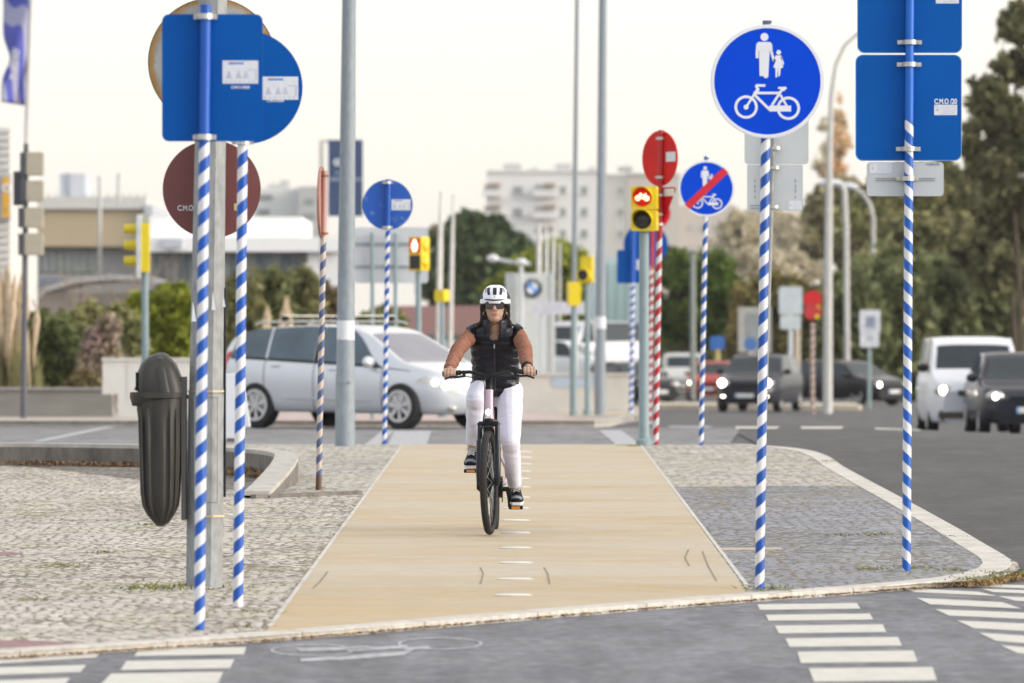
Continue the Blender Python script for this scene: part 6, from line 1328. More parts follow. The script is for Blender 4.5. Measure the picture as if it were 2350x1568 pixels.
# ------------------------------------------------------------------ bicycle
BX, BY = ux(1122, 37.27), 37.27; BROT = R(-1.7)
M_FRAME = mat('mauve_paint', (0.46, 0.33, 0.40), .35, .1, var=.04, coat=.5); M_BIKEBLK = mat('bike_black', (0.011, 0.012, 0.015), .38, var=.15, spec=.2); M_FORK = mat('fork_dark', (0.016, 0.02, 0.027), .3, .1, var=.1, coat=.15, spec=.2)
M_BTYRE = mat('bike_tyre', (0.030, 0.028, 0.027), .8, var=.2, scale=60, bmp=.3, spec=.2); M_STEEL = mat('spoke_steel', (.45, .46, .48), .3, .8); M_REFLECT = mat('amber_reflector', (.62, .20, .02), .25)
bike = thing('bicycle', 'mauve electric bicycle with a lit round front lamp ridden down the ochre path', 'bicycle', (BX, BY, g(BY) + .006), BROT)
def bwheel(y, yaw, lean, name='wheel'):
    r = .345; hub = bpy.data.objects.new
    T = MB(); n, m = 64, 12; vs_ = []; fs_ = []
    for i in range(n):
        a = 2 * math.pi * i / n
        for j in range(m):
            b = 2 * math.pi * j / m; rr = (r - .023) + .023 * math.cos(b); vs_.append((.0245 * math.sin(b), rr * math.cos(a), rr * math.sin(a)))
    for i in range(n):
        for j in range(m): fs_.append((i * m + j, i * m + (j + 1) % m, ((i + 1) % n) * m + (j + 1) % m, ((i + 1) % n) * m + j))
    T.add(vs_, fs_); w = T.build(name, M_BTYRE, bike, loc=(0.0 if y < .5 else .0, y, .345), rot=(0, lean, yaw))
    q = MB()
    prof = [(r - .045, -.013), (r - .030, -.014), (r - .030, .014), (r - .045, .013)]; vs_ = []; fs_ = []
    for i in range(n):
        a = 2 * math.pi * i / n
        for (rr, x) in prof: vs_.append((x, rr * math.cos(a), rr * math.sin(a)))
    for i in range(n):
        for j in range(4): fs_.append((i * 4 + j, i * 4 + (j + 1) % 4, ((i + 1) % n) * 4 + (j + 1) % 4, ((i + 1) % n) * 4 + j))
    q.add(vs_, fs_); q.build('rim', M_BIKEBLK, w)
    s = MB()
    for i in range(28):
        a = 2 * math.pi * i / 28; b = a + (.5 if i % 4 < 2 else -.5); sx = .028 if i % 2 else -.028
        s.cyl((sx, .022 * math.cos(b), .022 * math.sin(b)), (0, (r - .045) * math.cos(a), (r - .045) * math.sin(a)), .0013, None, 5)
    s.build('spokes', M_STEEL, w)
    h = MB(); h.cyl((-.05, 0, 0), (.05, 0, 0), .014, None, 14); h.cyl((-.032, 0, 0), (-.026, 0, 0), .03, None, 16); h.cyl((.026, 0, 0), (.032, 0, 0), .03, None, 16); h.build('hub', M_BIKEBLK, w)
    d = MB(); d.cyl((-.041, 0, 0), (-.039, 0, 0), .08, None, 28); d.build('brake_disc', M_STEEL, w); return w
bwheel(0, R(-4.5), R(-1.0)); bwheel(1.06, 0, R(-1.0))
b = MB(); b.tube([(-.004, .085, .745), (-.004, .115, .82), (-.006, .155, .945)], [.033, .033, .034], 20); b.tube([(-.002, .11, .78), (.006, .35, .55), (.012, .60, .31)], [.036, .040, .042], 16); b.build('frame', M_FRAME, bike)
b = MB(); b.tube([(-.004, .15, .90), (.008, .45, .66), (.012, .74, .52)], .026, 14); b.build('top_tube', M_FRAME, bike)
b = MB(); b.tube([(.012, .62, .28), (.014, .72, .52), (.016, .80, .74)], .022, 14); b.build('seat_tube', M_FRAME, bike)
for s in (-1, 1):
    b = MB(); b.tube([(.012 + s * .03, .64, .30), (.016 + s * .062, .86, .32), (.018 + s * .066, 1.06, .345)], .013, 10); b.build('chain_stay', M_FRAME, bike)
    b = MB(); b.tube([(.014 + s * .02, .73, .54), (.018 + s * .062, .95, .42), (.018 + s * .066, 1.06, .345)], .009, 10); b.build('seat_stay', M_FRAME, bike)
b = MB(); b.cyl((.016, .80, .74), (.017, .835, .90), .014, None, 12); b.build('seat_post', M_BIKEBLK, bike)
b = MB(); b.loft([[(.017 + w * math.cos(a), y, z + h * math.sin(a)) for a in [2 * math.pi * k / 16 for k in range(16)]] for (y, w, h, z) in ((.70, .018, .015, .915), (.78, .028, .022, .918), (.88, .07, .028, .925), (.95, .078, .03, .93), (.98, .05, .02, .935))]); b.build('saddle', M_BIKEBLK, bike)
b = MB(); b.cyl((-.09, .62, .285), (.115, .62, .285), .016, None, 14); b.cyl((-.05, .62, .285), (.065, .62, .285), .058, None, 24); b.build('motor', M_BIKEBLK, bike)
b = MB(); b.cyl((.066, .62, .285), (.071, .62, .285), .088, None, 32); b.build('chainring', M_BIKEBLK, bike)
for (x0, x1, py, pz) in ((-.085, -.120, .505, .41), (.108, .135, .735, .16)):
    c = MB(); c.tube([(x0, .62, .285), (x0 * 1.05, (.62 + py) / 2, (.285 + pz) / 2), (x0 * 1.08, py, pz)], [.018, .013, .013], 10, flat=.6); c.build('crank', M_BIKEBLK, bike)
    s = -1 if x0 < 0 else 1; cx = x0 + s * .050
    p = MB(); p.box((cx, py - .035, pz), (.092, .105, .024)); p.cyl((x0, py, pz), (cx, py, pz), .007, None, 8); pe = p.build('pedal', M_BIKEBLK, bike, bevel=.004)
    q = MB(); q.box((cx, py - .0885, pz), (.056, .006, .017)); q.build('reflector', M_REFLECT, pe)
# fork with crown, mudguard, headlight
for s in (-1, 1):
    b = MB(); b.tube([(-.003 + s * .057, .0, .325), (-.003 + s * .060, -.002, .36), (-.003 + s * .060, .018, .50), (-.004 + s * .058, .040, .62)], [.015, .020, .021, .021], 14); b.tube([(-.004 + s * .058, .036, .60), (-.004 + s * .057, .062, .735)], .016, 12); b.build('fork_leg', M_FORK, bike)
b = MB(); b.box((-.004, .066, .728), (.150, .05, .034)); b.cyl((-.004, .07, .73), (-.004, .082, .765), .034, None, 18); b.build('fork_crown', M_BIKEBLK, bike, bevel=.010)
b = MB(); secs = []
for k in range(15):
    a = R(82 + 105 * k / 14); rr = .368; cy, cz = rr * math.cos(a), .345 + rr * math.sin(a)
    secs.append([(-.004 - .036, cy * -1, cz - .012), (-.004 - .030, cy * -1, cz), (-.004, cy * -1, cz + .006), (-.004 + .030, cy * -1, cz), (-.004 + .036, cy * -1, cz - .012), (-.004, cy * -1, cz - .002)])
b.loft(secs); b.build('mudguard', M_BIKEBLK, bike)
for s in (-1, 1):
    b = MB(); b.tube([(-.004 + s * .072, .05, .62), (-.003 + s * .074, .03, .56), (-.003 + s * .062, .01, .44)], [.004, .008, .003], 8); b.build('fork_guard', M_FORK, bike)
b = MB(); b.lathe([(.022, .0), (.024, .012), (.022, .02)], c=(-.006, .080, .806), axis='Y', n=24); b.build('lamp_housing', M_STEEL, bike)
b = MB(); b.lathe([(.0195, .0), (.017, .006), (.001, .008)], c=(-.006, .0585, .806), axis='Y', n=24); b.build('front_lamp', glow('bike_lamp', (1, .97, .9), 6.0), bike)
b = MB(); b.prism(rrect(.030, .026, .006, 3, -.006, .772), .052, .056); b.build('front_reflector', mat('clear_reflector', (.6, .6, .58), .2), bike)
text('ε', .055, mat('emblem_dark', (.06, .04, .06), .5), bike, (-.004, .1115, .885), (R(68), 0, 0), bold=.002)
# stem, bar, grips, levers, display
b = MB(); b.tube([(-.006, .152, .940), (-.006, .160, .985), (-.007, .150, 1.025), (-.007, .115, 1.045)], [.026, .024, .024, .024], 16); b.build('stem', M_BIKEBLK, bike)
bp = [(-.311, .175, 1.056), (-.20, .150, 1.066), (-.13, .125, 1.070), (-.085, .105, 1.058), (-.04, .095, 1.045), (-.007, .093, 1.043), (.03, .095, 1.045), (.075, .105, 1.058), (.13, .125, 1.075), (.20, .150, 1.073), (.310, .175, 1.066)]
b = MB(); b.tube(bp, [.011] * 3 + [.013, .0155, .0165, .0155, .013] + [.011] * 3, 12); b.box((-.007, .085, 1.047), (.062, .045, .036)); b.build('handlebar', M_BIKEBLK, bike)
for s, x0, x1, z0, z1 in ((-1, -.311, -.19, 1.056, 1.066), (1, .310, .19, 1.066, 1.073)):
    b = MB(); b.tube([(x1, .152, z1), ((x0 + x1) / 2, .164, (z0 + z1) / 2), (x0, .175, z0)], [.0165, .0165, .018], 14); b.build('grip', M_BTYRE, bike)
    b = MB(); b.box((x1 - s * .018, .140, z1 - .004), (.020, .03, .034), Matrix.Rotation(s * .35, 3, 'Y')); b.tube([(x1 - s * .03, .120, z1 - .022), (x1 + s * .02, .108, z1 - .030), (x1 + s * .06, .105, z1 - .026), (x1 + s * .105, .115, z1 - .044)], [.008, .0075, .007, .006], 8); b.build('brake_lever', M_BIKEBLK, bike)
    b = MB(); b.tube([(x1 - s * .02, .118, z1 - .02), (x1 - s * .09, .075, z1 - .035), (s * .035, .075, z1 - .06), (s * .028, .07, .93), (s * .03, .058, .80), (s * .045, .045, .70)], .0028, 6); b.build('cable', M_BIKEBLK, bike)
b = MB(); b.box((.155, .135, 1.092), (.050, .03, .028), Matrix.Rotation(.3, 3, 'Y')); b.build('display', M_BIKEBLK, bike, bevel=.004)

# ------------------------------------------------------------------ rider
M_SKIN = mat('skin', (0.44, 0.275, 0.20), .5, var=.05, scale=12, spec=.35); M_VEST = mat('quilted_nylon', (0.0045, 0.0055, 0.011), .30, var=.2, scale=8, bmp=.5, bscale=20, spec=.30); M_JUMPER = mat('terracotta_knit', (0.265, 0.122, 0.082), .85, var=.08, scale=30, bmp=.25, bscale=34, spec=.2)
M_TROUS = mat('white_cotton', (0.64, 0.645, 0.735), .8, var=.03, scale=10, bmp=.18, bscale=9, spec=.2); M_HAIR = mat('dark_hair', (0.022, 0.013, 0.009), .5, spec=.25, var=.4, scale=40, stretch=(6, 6, .6)); M_HELM = mat('helmet_white', (0.72, 0.74, 0.78), .35, var=.02, coat=.2)
M_SHOE = mat('shoe_black', (0.010, 0.010, 0.011), .65, var=.2, spec=.2); M_SHOEGREY = mat('shoe_grey', (.20, .215, .24), .7); M_SOLE = mat('shoe_white', (.72, .72, .72), .6); M_LACE = mat('lace', (.55, .56, .58), .8)
M_LENS = mat('sun_lens', (0.028, 0.013, 0.010), .07, var=.1, spec=.8); M_SPEC = mat('tortoise_frame', (0.05, 0.024, 0.015), .3)
rider = thing('person', 'woman in white helmet, sunglasses, black quilted vest and white trousers riding toward the camera', 'person', (BX, BY, g(BY) + .006), BROT)
def caps(mb, chain, n=14):
    """tapered limb through (x,y,z,r) joints, with round joints"""
    pts = [Vector(c[:3]) for c in chain]; mb.tube(pts, [c[3] for c in chain], n)
    for c in chain: mb.sph(c[:3], c[3] * .995, n, 8)
def remesh(name, mb, m, parent, vox=.005, smooth=6, it=.5, noise_amp=0.0, noise_f=30, cut=None, axis=None):
    o = mb.build(name, m, None, smooth=0, raw=True)
    md = o.modifiers.new('r', 'REMESH'); md.mode = 'VOXEL'; md.voxel_size = vox; md.use_smooth_shade = True
    sm = o.modifiers.new('s', 'SMOOTH'); sm.factor = it; sm.iterations = smooth
    dg = bpy.context.evaluated_depsgraph_get(); me = bpy.data.meshes.new_from_object(o.evaluated_get(dg)); old = o.data; o.modifiers.clear(); o.data = me; bpy.data.meshes.remove(old); me.name = name
    if noise_amp:
        nn = [v.normal.copy() for v in me.vertices]
        for v, q in zip(me.vertices, nn):
            p = v.co
            if axis:
                ax = min(axis, key=lambda s_: ((s_[0] + s_[1]) / 2 - p).length); dd = (ax[1] - ax[0]).normalized(); al = (p - ax[0]).dot(dd); pe = p - ax[0] - dd * al
                w_ = noise.noise(pe * noise_f * .45 + Vector((al * 9, 3, 1))); a = noise.noise(Vector((al * noise_f * 1.5 + w_ * 1.6, pe.x * noise_f * .22, pe.z * noise_f * .22 + pe.y * 5)))
                a = (1 - abs(a) * 2.2) * .8 + .4 * w_ - .3; v.co = p + q * a * noise_amp; continue
            a = noise.noise(Vector((p.x * noise_f * .5, p.y * noise_f * .5, p.z * noise_f))) + .5 * noise.noise(Vector((p.x * noise_f, p.y * noise_f, p.z * noise_f * 2.2 + 9)))
            v.co = p + q * a * noise_amp
    if cut:
        bm = bmesh.new(); bm.from_mesh(me); bmesh.ops.delete(bm, geom=[v for v in bm.verts if cut(v.co)], context='VERTS'); bm.to_mesh(me); bm.free()
    for p in me.polygons: p.use_smooth = True
    o.parent = parent; return o
HX = .021; HY = .575        # head centre
SHL, ELL, WRL = (-.150, .70, 1.320), (-.222, .44, 1.218), (-.266, .225, 1.100)
SHR, ELR, WRR = (.182, .70, 1.320), (.226, .44, 1.218), (.243, .225, 1.112)
HIPL, KNL, ANL = (-.070, .82, .935), (-.104, .41, .885), (-.131, .610, .520)
HIPR, KNR, ANR = (.110, .82, .935), (.126, .565, .600), (.150, .815, .262)
B = MB()
# trunk, neck
caps(B, [(.018, .875, .95, .105), (.018, .84, 1.05, .092), (.018, .795, 1.16, .092), (.017, .75, 1.26, .088), (.017, .715, 1.32, .072)])
for s, h in ((-1, SHL), (1, SHR)): caps(B, [(.017, .705, 1.318, .05), (h[0] - s * .03, h[1], h[2] - .01, .036)])
caps(B, [(.017, .69, 1.33, .058), (.019, .64, 1.40, .050), (.020, .615, 1.46, .050)])
B.sph((.017, .668, 1.305), (.060, .040, .07)) 
# head
B.sph((HX, HY + .035, 1.548), (.074, .092, .098), 24, 16); B.sph((HX, HY - .005, 1.478), (.058, .066, .080), 24, 16); B.sph((HX, HY - .028, 1.428), (.036, .040, .030), 18, 12)
B.sph((HX - .036, HY - .030, 1.488), (.023, .024, .024)); B.sph((HX + .036, HY - .030, 1.488), (.023, .024, .024)); B.sph((HX, HY - .052, 1.536), (.050, .024, .022))
caps(B, [(HX, HY - .068, 1.520, .009), (HX, HY - .084, 1.497, .011), (HX, HY - .090, 1.488, .012)], 10)
for s in (-1, 1): B.sph((HX + s * .011, HY - .079, 1.485), (.0085, .009, .007), 10, 8); B.sph((HX + s * .070, HY + .030, 1.488), (.010, .020, .030), 12, 10)
B.sph((HX, HY - .066, 1.458), (.026, .010, .006), 12, 8); B.sph((HX, HY - .064, 1.446), (.023, .010, .006), 12, 8)
# arms, hands with five closed fingers
def hand(sd, wr, gx, gy, gz):
    palm = Vector((gx, gy + .018, gz + .022)); w = Vector(wr)
    caps(B, [(*w, .026), (w.x * .6 + palm.x * .4, w.y * .6 + palm.y * .4, w.z * .55 + palm.z * .45 + .006, .026), (palm.x, palm.y, palm.z, .022)])
    for i in range(4): caps(B, [(palm.x, palm.y - .002, palm.z, .018), (gx + (-.033 + .022 * i), gy - .006, gz + .022, .0115)], 8)
    R_ = [.0092, .0096, .0094, .0084]; ln = [1.0, 1.08, 1.04, .90]
    for i in range(4):
        ii = i if sd > 0 else i; x = gx + sd * (-.032 + .0215 * i); k = ln[i]; r = R_[i]
        caps(B, [(x, gy + .004, gz + .029, r * 1.12), (x + sd * .001, gy - .022 * k, gz + .024, r * 1.08), (x + sd * .002, gy - .031 * k, gz + .002, r), (x + sd * .002, gy - .026 * k, gz - .018 * k, r * .96), (x + sd * .002, gy - .008, gz - .026 * k, r * .9)], 9)
    x = gx - sd * .046
    caps(B, [(gx - sd * .026, gy + .022, gz + .014, .014), (x, gy + .010, gz + .004, .0115), (x + sd * .004, gy - .010, gz - .016, .010), (x + sd * .012, gy - .020, gz - .024, .0092)], 9)
GL = (-.262, .168, 1.058); GR = (.262, .168, 1.068)
for sd, sh, el, wr, gp in ((-1, SHL, ELL, WRL, GL), (1, SHR, ELR, WRR, GR)):
    caps(B, [(*sh, .034), (*[(a + b_) / 2 for a, b_ in zip(sh, el)], .035), (*el, .034), (*[(a + b_) / 2 for a, b_ in zip(el, wr)], .033), (*wr, .025)]); hand(sd, wr, *gp)
# legs and feet
for hp, kn, an, toe in ((HIPL, KNL, ANL, (-.131, .475, .43)), (HIPR, KNR, ANR, (.158, .700, .178))):
    caps(B, [(*hp, .085), (*[(a + b_) / 2 for a, b_ in zip(hp, kn)], .070), (*kn, .052), (*[a * .65 + b_ * .35 for a, b_ in zip(kn, an)], .050), (*an, .033), ]); caps(B, [(an[0], an[1], an[2] - .02, .034), (toe[0], (an[1] + toe[1]) / 2, (an[2] + toe[2]) / 2 - .02, .032), (*toe, .026)])
remesh('body', B, M_SKIN, rider, .0042, 3, .5)
# lips
b = MB(); b.sph((HX, HY - .0725, 1.456), (.020, .005, .0038), 14, 8); b.sph((HX, HY - .0710, 1.4485), (.018, .005, .0042), 14, 8); b.build('lips', mat('lips', (.46, .18, .155), .4), rider)
# hair
b = MB()
for s in (-1, 1):
    caps(b, [(HX + s * .068, HY + .006, 1.540, .020), (HX + s * .080, HY + .024, 1.505, .022), (HX + s * .080, HY + .045, 1.465, .022), (HX + s * .080, HY + .065, 1.42, .022), (HX + s * .095, HY + .085, 1.375, .018), (HX + s * .10, HY + .13, 1.33, .008)])
    caps(b, [(HX + s * .062, HY + .06, 1.56, .03), (HX + s * .070, HY + .085, 1.49, .028), (HX + s * .06, HY + .11, 1.42, .026)])
caps(b, [(HX, HY + .10, 1.55, .07), (HX, HY + .115, 1.46, .06), (HX, HY + .14, 1.38, .055), (HX, HY + .18, 1.30, .05)])
remesh('hair', b, M_HAIR, rider, .005, 4, .5, .003, 60)
for (a, z1, e) in ((-.165, 1.355, .0035), (-.185, 1.318, .003), (-.205, 1.27, .0025), (.145, 1.37, .003), (-.15, 1.385, .003)):
    s = -1 if a < 0 else 1; b = MB(); b.tube([(HX + s * .072, HY + .05, 1.435), (HX + s * .095, HY + .07, 1.40), (HX + a * .72, HY + .09, (1.40 + z1) / 2), (HX + a, HY + .10, z1)], [.014, .014, .010, e * .5], 7); b.build('hair_strand', M_HAIR, rider)
# helmet: ribbed dome with vents
HC = Vector((HX + .001, HY + .032, 1.545))
def hp(a, e, off=0.0):
    """a: azimuth (0 = toward camera, positive image right), e: elevation"""
    x, y, z = math.sin(a) * math.cos(e), -math.cos(a) * math.cos(e), math.sin(e)
    rx, ry, rz_ = .100, .132, .106; lob = 1 + .030 * math.cos(5.0 * math.atan2(x, max(.15, z + .2)) * 1.6 + math.pi) * max(0, math.sin(max(e, 0) * 1.0)) ** .7
    flare = 1 + .03 * max(0, 1 - (e + .12) / .25)
    p = Vector((x * rx * lob * flare, y * ry * lob, z * rz_ * lob)); return HC + p * (1 + off / .11)
b = MB(); rows = [-.20, -.14, -.05] + [R(t) for t in range(2, 90, 8)] + [R(89.5)]; secs = [[hp(2 * math.pi * k / 48, e) for k in range(48)] for e in rows]; inner = [[HC + (hp(2 * math.pi * k / 48, rows[0]) - HC) * .90 for k in range(48)]]
b.loft(inner + secs, caps=True); he = b.build('helmet', M_HELM, rider, smooth=50)
M_VENT = mat('vent_black', (.010, .011, .010), .6)
def hpatch(nm, pts, m, off=.0022):
    q = MB(); n = len(pts)
    if n == 4:
        (a0, e0), (a1, e1), (a2, e2), (a3, e3) = pts; K = 7; top_ = []; bot = []
        for j in range(K):
            w = j / (K - 1)
            for i in range(K):
                h = i / (K - 1); a = (a0 * (1 - h) + a1 * h) * (1 - w) + (a3 * (1 - h) + a2 * h) * w; e = (e0 * (1 - h) + e1 * h) * (1 - w) + (e3 * (1 - h) + e2 * h) * w
                top_.append(hp(R(a), R(e), off)); bot.append(hp(R(a), R(e), -.004))
        f_ = [(j * K + i, j * K + i + 1, (j + 1) * K + i + 1, (j + 1) * K + i) for j in range(K - 1) for i in range(K - 1)]
        rim = list(range(K)) + [j * K + K - 1 for j in range(1, K)] + [(K - 1) * K + i for i in range(K - 2, -1, -1)] + [j * K for j in range(K - 2, 0, -1)]; o_ = K * K
        q.add(top_ + bot, f_ + [tuple(x + o_ for x in f[::-1]) for f in f_] + [(rim[k], rim[(k + 1) % len(rim)], rim[(k + 1) % len(rim)] + o_, rim[k] + o_) for k in range(len(rim))]); q.build(nm, m, he, smooth=0); return
    q.add([hp(R(a), R(e), off) for a, e in pts] + [hp(R(a), R(e), -.004) for a, e in pts], [tuple(range(n)), tuple(range(2 * n - 1, n - 1, -1))] + [(i, (i + 1) % n, (i + 1) % n + n, i + n) for i in range(n)]); q.build(nm, m, he, smooth=0)
hpatch('vent', [(-7, 20), (7, 20), (11, 53), (-11, 53)], M_VENT)
for s in (-1, 1):
    hpatch('vent', [(s * 18, 21), (s * 29, 19), (s * 46, 47), (s * 30, 51)], M_VENT); hpatch('vent', [(s * 52, 7), (s * 80, 3), (s * 78, 34), (s * 70, 36)], M_VENT); hpatch('vent', [(s * 42, 30), (s * 49, 28), (s * 62, 46), (s * 52, 50)], mat('vent_grey', (.20, .22, .28), .6))
hpatch('brow_slot', [(-44, 3.5), (-30, 0.5), (-15, -1.2), (0, -1.8), (15, -1.2), (30, 0.5), (44, 3.5), (30, 4.5), (0, 3.0), (-30, 4.5)], M_VENT, .005)
hpatch('mark', [(-1.2, 10), (.4, 10), (1.4, 16), (-.2, 15)], M_VENT)
b = MB(); b.loft([[HC + (hp(2 * math.pi * k / 48, -.19) - HC) * f + Vector((0, 0, dz_)) for k in range(48)] for f, dz_ in ((.955, .004), (.965, -.008), (.90, -.010), (.89, .004))], caps=False); b.build('helmet_rim', M_VENT, he)
# sunglasses
b = MB(); GZs = 1.513
for s in (-1, 1):
    c = (HX + s * .034, GZs); o_ = [(c[0] + .0300 * math.copysign(abs(math.cos(a)) ** .7, math.cos(a)), c[1] + .0245 * math.copysign(abs(math.sin(a)) ** .8, math.sin(a)) - (.004 if math.sin(a) < 0 else 0)) for a in [2 * math.pi * k / 24 for k in range(24)]]
    b.prism(o_, HY - .086, HY - .080)
    t_ = MB(); i_ = [(c[0] + (p[0] - c[0]) * .86, c[1] + (p[1] - c[1]) * .84) for p in o_]; t_.prism(i_, HY - .0885, HY - .084); t_.build('sunglass_lens', M_LENS, rider)
    b.tube([(HX + s * .064, HY - .080, GZs + .010), (HX + s * .073, HY - .03, GZs + .008), (HX + s * .076, HY + .03, GZs + .002)], .0035, 6)
b.box((HX, HY - .085, GZs + .006), (.016, .005, .007)); b.build('sunglasses', M_SPEC, rider)
for s in (-1, 1):
    b = MB(); b.tube([(HX + s * .080, HY + .02, 1.545), (HX + s * .073, HY + .008, 1.50), (HX + s * .066, HY - .005, 1.45), (HX + s * .045, HY - .030, 1.405), (HX + s * .006, HY - .046, 1.388)], .0038, 6); b.build('chin_strap', M_VENT, he)
    b = MB(); b.sph((HX + s * .078, HY + .02, 1.458), (.004, .004, .010), 8, 6); b.build('earring', M_STEEL, rider)
b = MB(); b.tube([(HX + .01, HY - .046, 1.388), (HX - .02, HY - .050, 1.378), (HX - .036, HY - .050, 1.366)], .0035, 6); b.build('chin_strap', M_VENT, he)
# vest
VP = [(.905, .860, .172, .135), (.93, .858, .176, .137), (.97, .85, .170, .132), (1.02, .835, .158, .125), (1.07, .82, .154, .122), (1.13, .79, .157, .124), (1.19, .765, .162, .127), (1.24, .745, .166, .126), (1.29, .725, .168, .118), (1.325, .71, .160, .104), (1.350, .70, .138, .092), (1.372, .69, .105, .080), (1.39, .682, .078, .070)]
zs_ = [p[0] for p in VP]; b = MB(); secs = []; NV = 64; NZ = 110
def vsec(z, w=0.0):
    cy, rx, ry = (float(np.interp(z, zs_, [p[i] for p in VP])) for i in (1, 2, 3)); out = []
    ph = (z - .905) / .052; bl = .0075 * (abs(math.sin(math.pi * ph)) ** .55 - .6) * (1 if z < 1.33 else .4)
    for k in range(NV):
        a = 2 * math.pi * k / NV; c, s = math.cos(a), math.sin(a); e = .82
        px, py = math.copysign(abs(c) ** e, c), math.copysign(abs(s) ** e, s)
        wr = .005 * noise.noise(Vector((c * 3, s * 3, z * 24))) + .004 * noise.noise(Vector((c * 9, s * 9, z * 40))); wr -= .005 * max(0, 1 - abs(c) / .06) * (1 if s < 0 else 0)
        dz_ = -.020 * px * (1 if z < 1.0 else 0) * max(0, (1.0 - z) / .1)
        out.append((.017 + (rx + bl + wr + w) * px, cy + (ry + bl + wr + w) * py, z + dz_))
    return out
zz_ = [.905 + (1.39 - .905) * i / NZ for i in range(NZ + 1)]
outer = [vsec(z) for z in zz_]; b.loft([vsec(.912, -.012)] + outer, caps=False)
ve = b.build('vest', M_VEST, rider, smooth=70)
bm = bmesh.new(); bm.from_mesh(ve.data)
def inV(c): return c.z > 1.258 and c.y < .70 and abs(c.x - .016) < min(.046, (c.z - 1.258) * .55 + .002)
bmesh.ops.delete(bm, geom=[f for f in bm.faces if inV(f.calc_center_median())], context='FACES'); bm.to_mesh(ve.data); bm.free()
md = ve.modifiers.new('thick', 'SOLIDIFY'); md.thickness = .006; md.offset = -1
for s in (-1, 1):
    b = MB(); sh = SHL if s < 0 else SHR; lo = []
    for (d, r) in ((-.02, .070), (.01, .073), (.025, .068)):
        c = Vector(sh) + (Vector(ELL if s < 0 else ELR) - Vector(sh)).normalized() * d + Vector((-s * .018, .0, .0)); ax = Vector((s * .92, -.30, -.25)).normalized(); u_ = ax.cross(Vector((0, 1, 0))).normalized(); w_ = ax.cross(u_)
        lo.append([c + ax * d * .6 + (u_ * math.cos(q) * r * .95 + w_ * math.sin(q) * r) for q in [2 * math.pi * k / 24 for k in range(24)]])
    b.loft(lo); b.build('armhole', M_VEST, ve)
    b = MB(); lo = []
    for k in range(13):
        a = R(28 + 140 * k / 12); ca, sa = math.sin(a) * s, -math.cos(a); lo.append([(.019 + ca * r_ * 1.0, .655 + sa * r_ * .95 + (z - 1.34) * -.15, z - .022 * max(0, -sa)) for r_, z in ((.082, 1.335), (.088, 1.375), (.086, 1.425), (.076, 1.432), (.070, 1.38), (.070, 1.335))])
    b.loft(lo); b.build('collar', mat('collar_nylon', (.014, .016, .026), .3, var=.3, scale=20, bmp=.5), ve)
b = MB(); b.tube([(.016, .610, 1.262), (.016, .622, 1.20), (.017, .655, 1.12), (.017, .700, 1.04), (.017, .72, .95), (.017, .725, .91)], .0045, 6); b.build('zip', mat('zip_black', (.02, .02, .022), .4), ve)
b = MB(); b.box((.0155, .604, 1.238), (.008, .005, .026)); b.build('zip_pull', M_STEEL, ve)
# jumper sleeves
for sd, sh, el, wr in ((-1, SHL, ELL, WRL), (1, SHR, ELR, WRR)):
    b = MB(); m1 = [(p + q) / 2 for p, q in zip(sh, el)]; m2 = [(p + q) / 2 for p, q in zip(el, wr)]
    caps(b, [(sh[0] - sd * .012, sh[1], sh[2] - .004, .049), (m1[0], m1[1], m1[2] - .004, .047), (el[0] + sd * .002, el[1], el[2] - .006, .045), (m2[0], m2[1], m2[2] - .006, .042), (wr[0], wr[1], wr[2] + .004, .037)])
    d_ = (Vector(wr) - Vector(el)).normalized(); w_ = Vector(wr)
    remesh('sleeve', b, M_JUMPER, rider, .005, 4, .5, .0115, 30, cut=lambda c: (c - w_).dot(d_) > .020, axis=[(Vector(sh), Vector(el)), (Vector(el), Vector(wr))])
    b = MB(); b.tube([w_ + d_ * .006, w_ + d_ * .012, w_ + d_ * .026], [.036, .039, .037], 18); b.build('cuff', M_JUMPER if sd < 0 else mat('wrist_band', (.012, .011, .012), .7), rider)
b = MB(); b.lathe([(.0105, -.002), (.0112, 0), (.0105, .002)], axis='X', n=14, c=(.284, .146, 1.084)); b.build('ring', mat('gold', (.7, .5, .2), .3, .8), rider)
# trousers
b = MB()
caps(b, [(.018, .875, .93, .125), (.018, .865, .97, .118)])
for hp_, kn, an, rr in ((HIPL, KNL, ANL, .080), (HIPR, KNR, ANR, .082)):
    th = [(p + q) / 2 for p, q in zip(hp_, kn)]; sh_ = [p * .6 + q * .4 for p, q in zip(kn, an)]; hm = [p * .22 + q * .78 for p, q in zip(kn, an)]; lo_ = [p * .12 + q * .88 for p, q in zip(kn, an)]
    caps(b, [(*hp_, .094), (*th, rr), (*kn, .063), (*sh_, .056), (*hm, .047), (*lo_, .044)])
cuts = [(Vector(ANL), (Vector(ANL) - Vector(KNL)).normalized(), .085), (Vector(ANR), (Vector(ANR) - Vector(KNR)).normalized(), .060)]
tr = remesh('trousers', b, M_TROUS, rider, .006, 5, .5, .0042, 15, axis=[(Vector(HIPL), Vector(KNL)), (Vector(KNL), Vector(ANL)), (Vector(HIPR), Vector(KNR)), (Vector(KNR), Vector(ANR))], cut=lambda c: any((c - a).length < .17 and (c - a).dot(d_) > -o_ for a, d_, o_ in cuts))
md = tr.modifiers.new('thick', 'SOLIDIFY'); md.thickness = .004; md.offset = -1
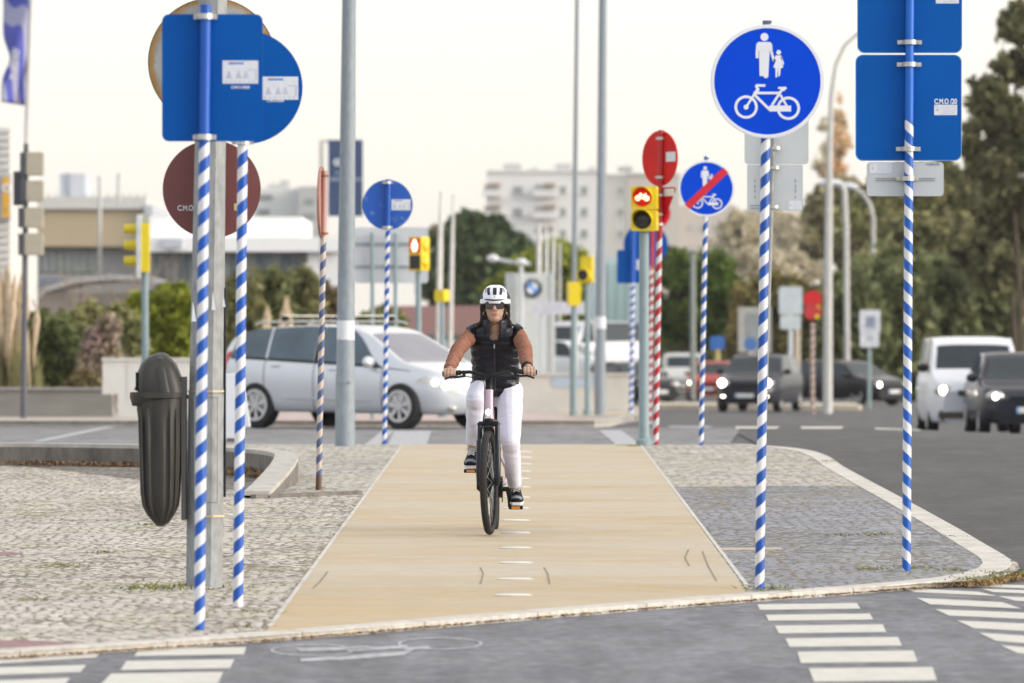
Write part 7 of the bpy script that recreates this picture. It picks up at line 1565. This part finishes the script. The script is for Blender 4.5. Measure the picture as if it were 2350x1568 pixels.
# trainers
def shoe(toe, heel_z, toe_z, x, pitch, yaw):
    """shoe in its own frame: toe toward -y; origin under the ball of the foot"""
    e = bpy.data.objects.new('trainer', None)
    so = MB(); up = MB()
    pl_ = [(-.095, .026), (-.075, .040), (-.03, .048), (.03, .043), (.09, .036), (.14, .036), (.165, .026)]
    def out(f, dz): return [[(sx * w * f, y, dz) for (y, w) in pl_] for sx in (1, -1)]
    def ringp(f, z, tip=0): a, c = out(f, z); return a + c[::-1]
    so.loft([ringp(.92, .004), ringp(1.02, .008), ringp(1.03, .020), ringp(.98, .025)])
    lv = [(1.0, .024, 0), (1.0, .040, 0), (.90, .060, .01), (.70, .074, .03)]
    top = lambda y: .052 + .055 * max(0, min(1, (y + .06) / .14)) ** .8
    secs = []
    for f in (0, .35, .7, .9, 1.0):
        sc = 1.0 - .55 * f ** 3; secs.append([(px * sc, py, .024 + (top(py) - .024) * f) for (px, py, _) in ringp(1.0, 0)])
    up.loft(secs); o = up.build('trainer', M_SHOE, rider, smooth=60, loc=(x, toe, toe_z), rot=(pitch, 0, yaw)); so.build('sole', M_SOLE, o, smooth=50)
    tc = MB(); tc.loft([[(w * math.cos(a), -.075 + y, z + .004 * math.sin(a)) for a, w in [(R(k * 15), .030) for k in range(13)]] for y, z in ((-.008, .052), (.006, .062), (.02, .068))], closed=False, caps=False)
    tp = MB(); tp.sph((0, -.058, .044), (.040, .036, .020), 16, 10); tp.build('toe_cap', M_SHOEGREY, o)
    tg = MB(); tg.loft([[(-.020, y, z), (.020, y, z), (.018, y + .01, z + .010), (-.018, y + .01, z + .010)] for y, z in ((-.02, .070), (.03, .092), (.06, .120))]); tg.build('tongue', M_SHOE, o)
    lc = MB()
    for k in range(5):
        y = -.016 + .016 * k; z = top(y) + .014 + .003 * k; lc.tube([(-.021, y, z - .006), (0, y + .005, z + .003), (.021, y + .008, z - .006)], .0032, 6); lc.tube([(.021, y, z - .006), (0, y + .005, z + .0035), (-.021, y + .008, z - .006)], .0032, 6)
    for s in (-1, 1): lc.tube([(0, .058, .118), (s * .018, .048, .128), (s * .036, .040, .118), (s * .042, .035, .095)], .0028, 6)
    lc.build('laces', M_LACE, o)
    for s in (-1, 1): st = MB(); st.prism([(-.04, .030), (.0, .034), (.03, .060), (.045, .060), (.02, .030), (.09, .034), (.09, .028), (-.03, .024)], s * .0405 - .004, s * .0405 + .004, plane='YZ'); st.build('side_stripe', M_SOLE, o)
    return o
shoe(.525, 0, .436, -.134, R(9), R(-4)); shoe(.758, 0, .186, .158, R(9), R(3))
# ------------------------------------------------------------------ evening haze
hz = MB(); hz.box((0, 1295, 22), (1500, 2650, 72)); m = bpy.data.materials.new('haze_air'); m.use_nodes = True; t = m.node_tree
t.nodes.remove(t.nodes['Principled BSDF']); pv_ = t.nodes.new('ShaderNodeVolumePrincipled'); pv_.inputs['Color'].default_value = (1.0, .97, .93, 1); pv_.inputs['Density'].default_value = .00010; pv_.inputs['Anisotropy'].default_value = .2
t.links.new(pv_.outputs[0], t.nodes['Material Output'].inputs['Volume']); tag(hz.build('haze', m, smooth=0), 'pale evening haze hanging over the far end of the road', 'haze', None, 'stuff')
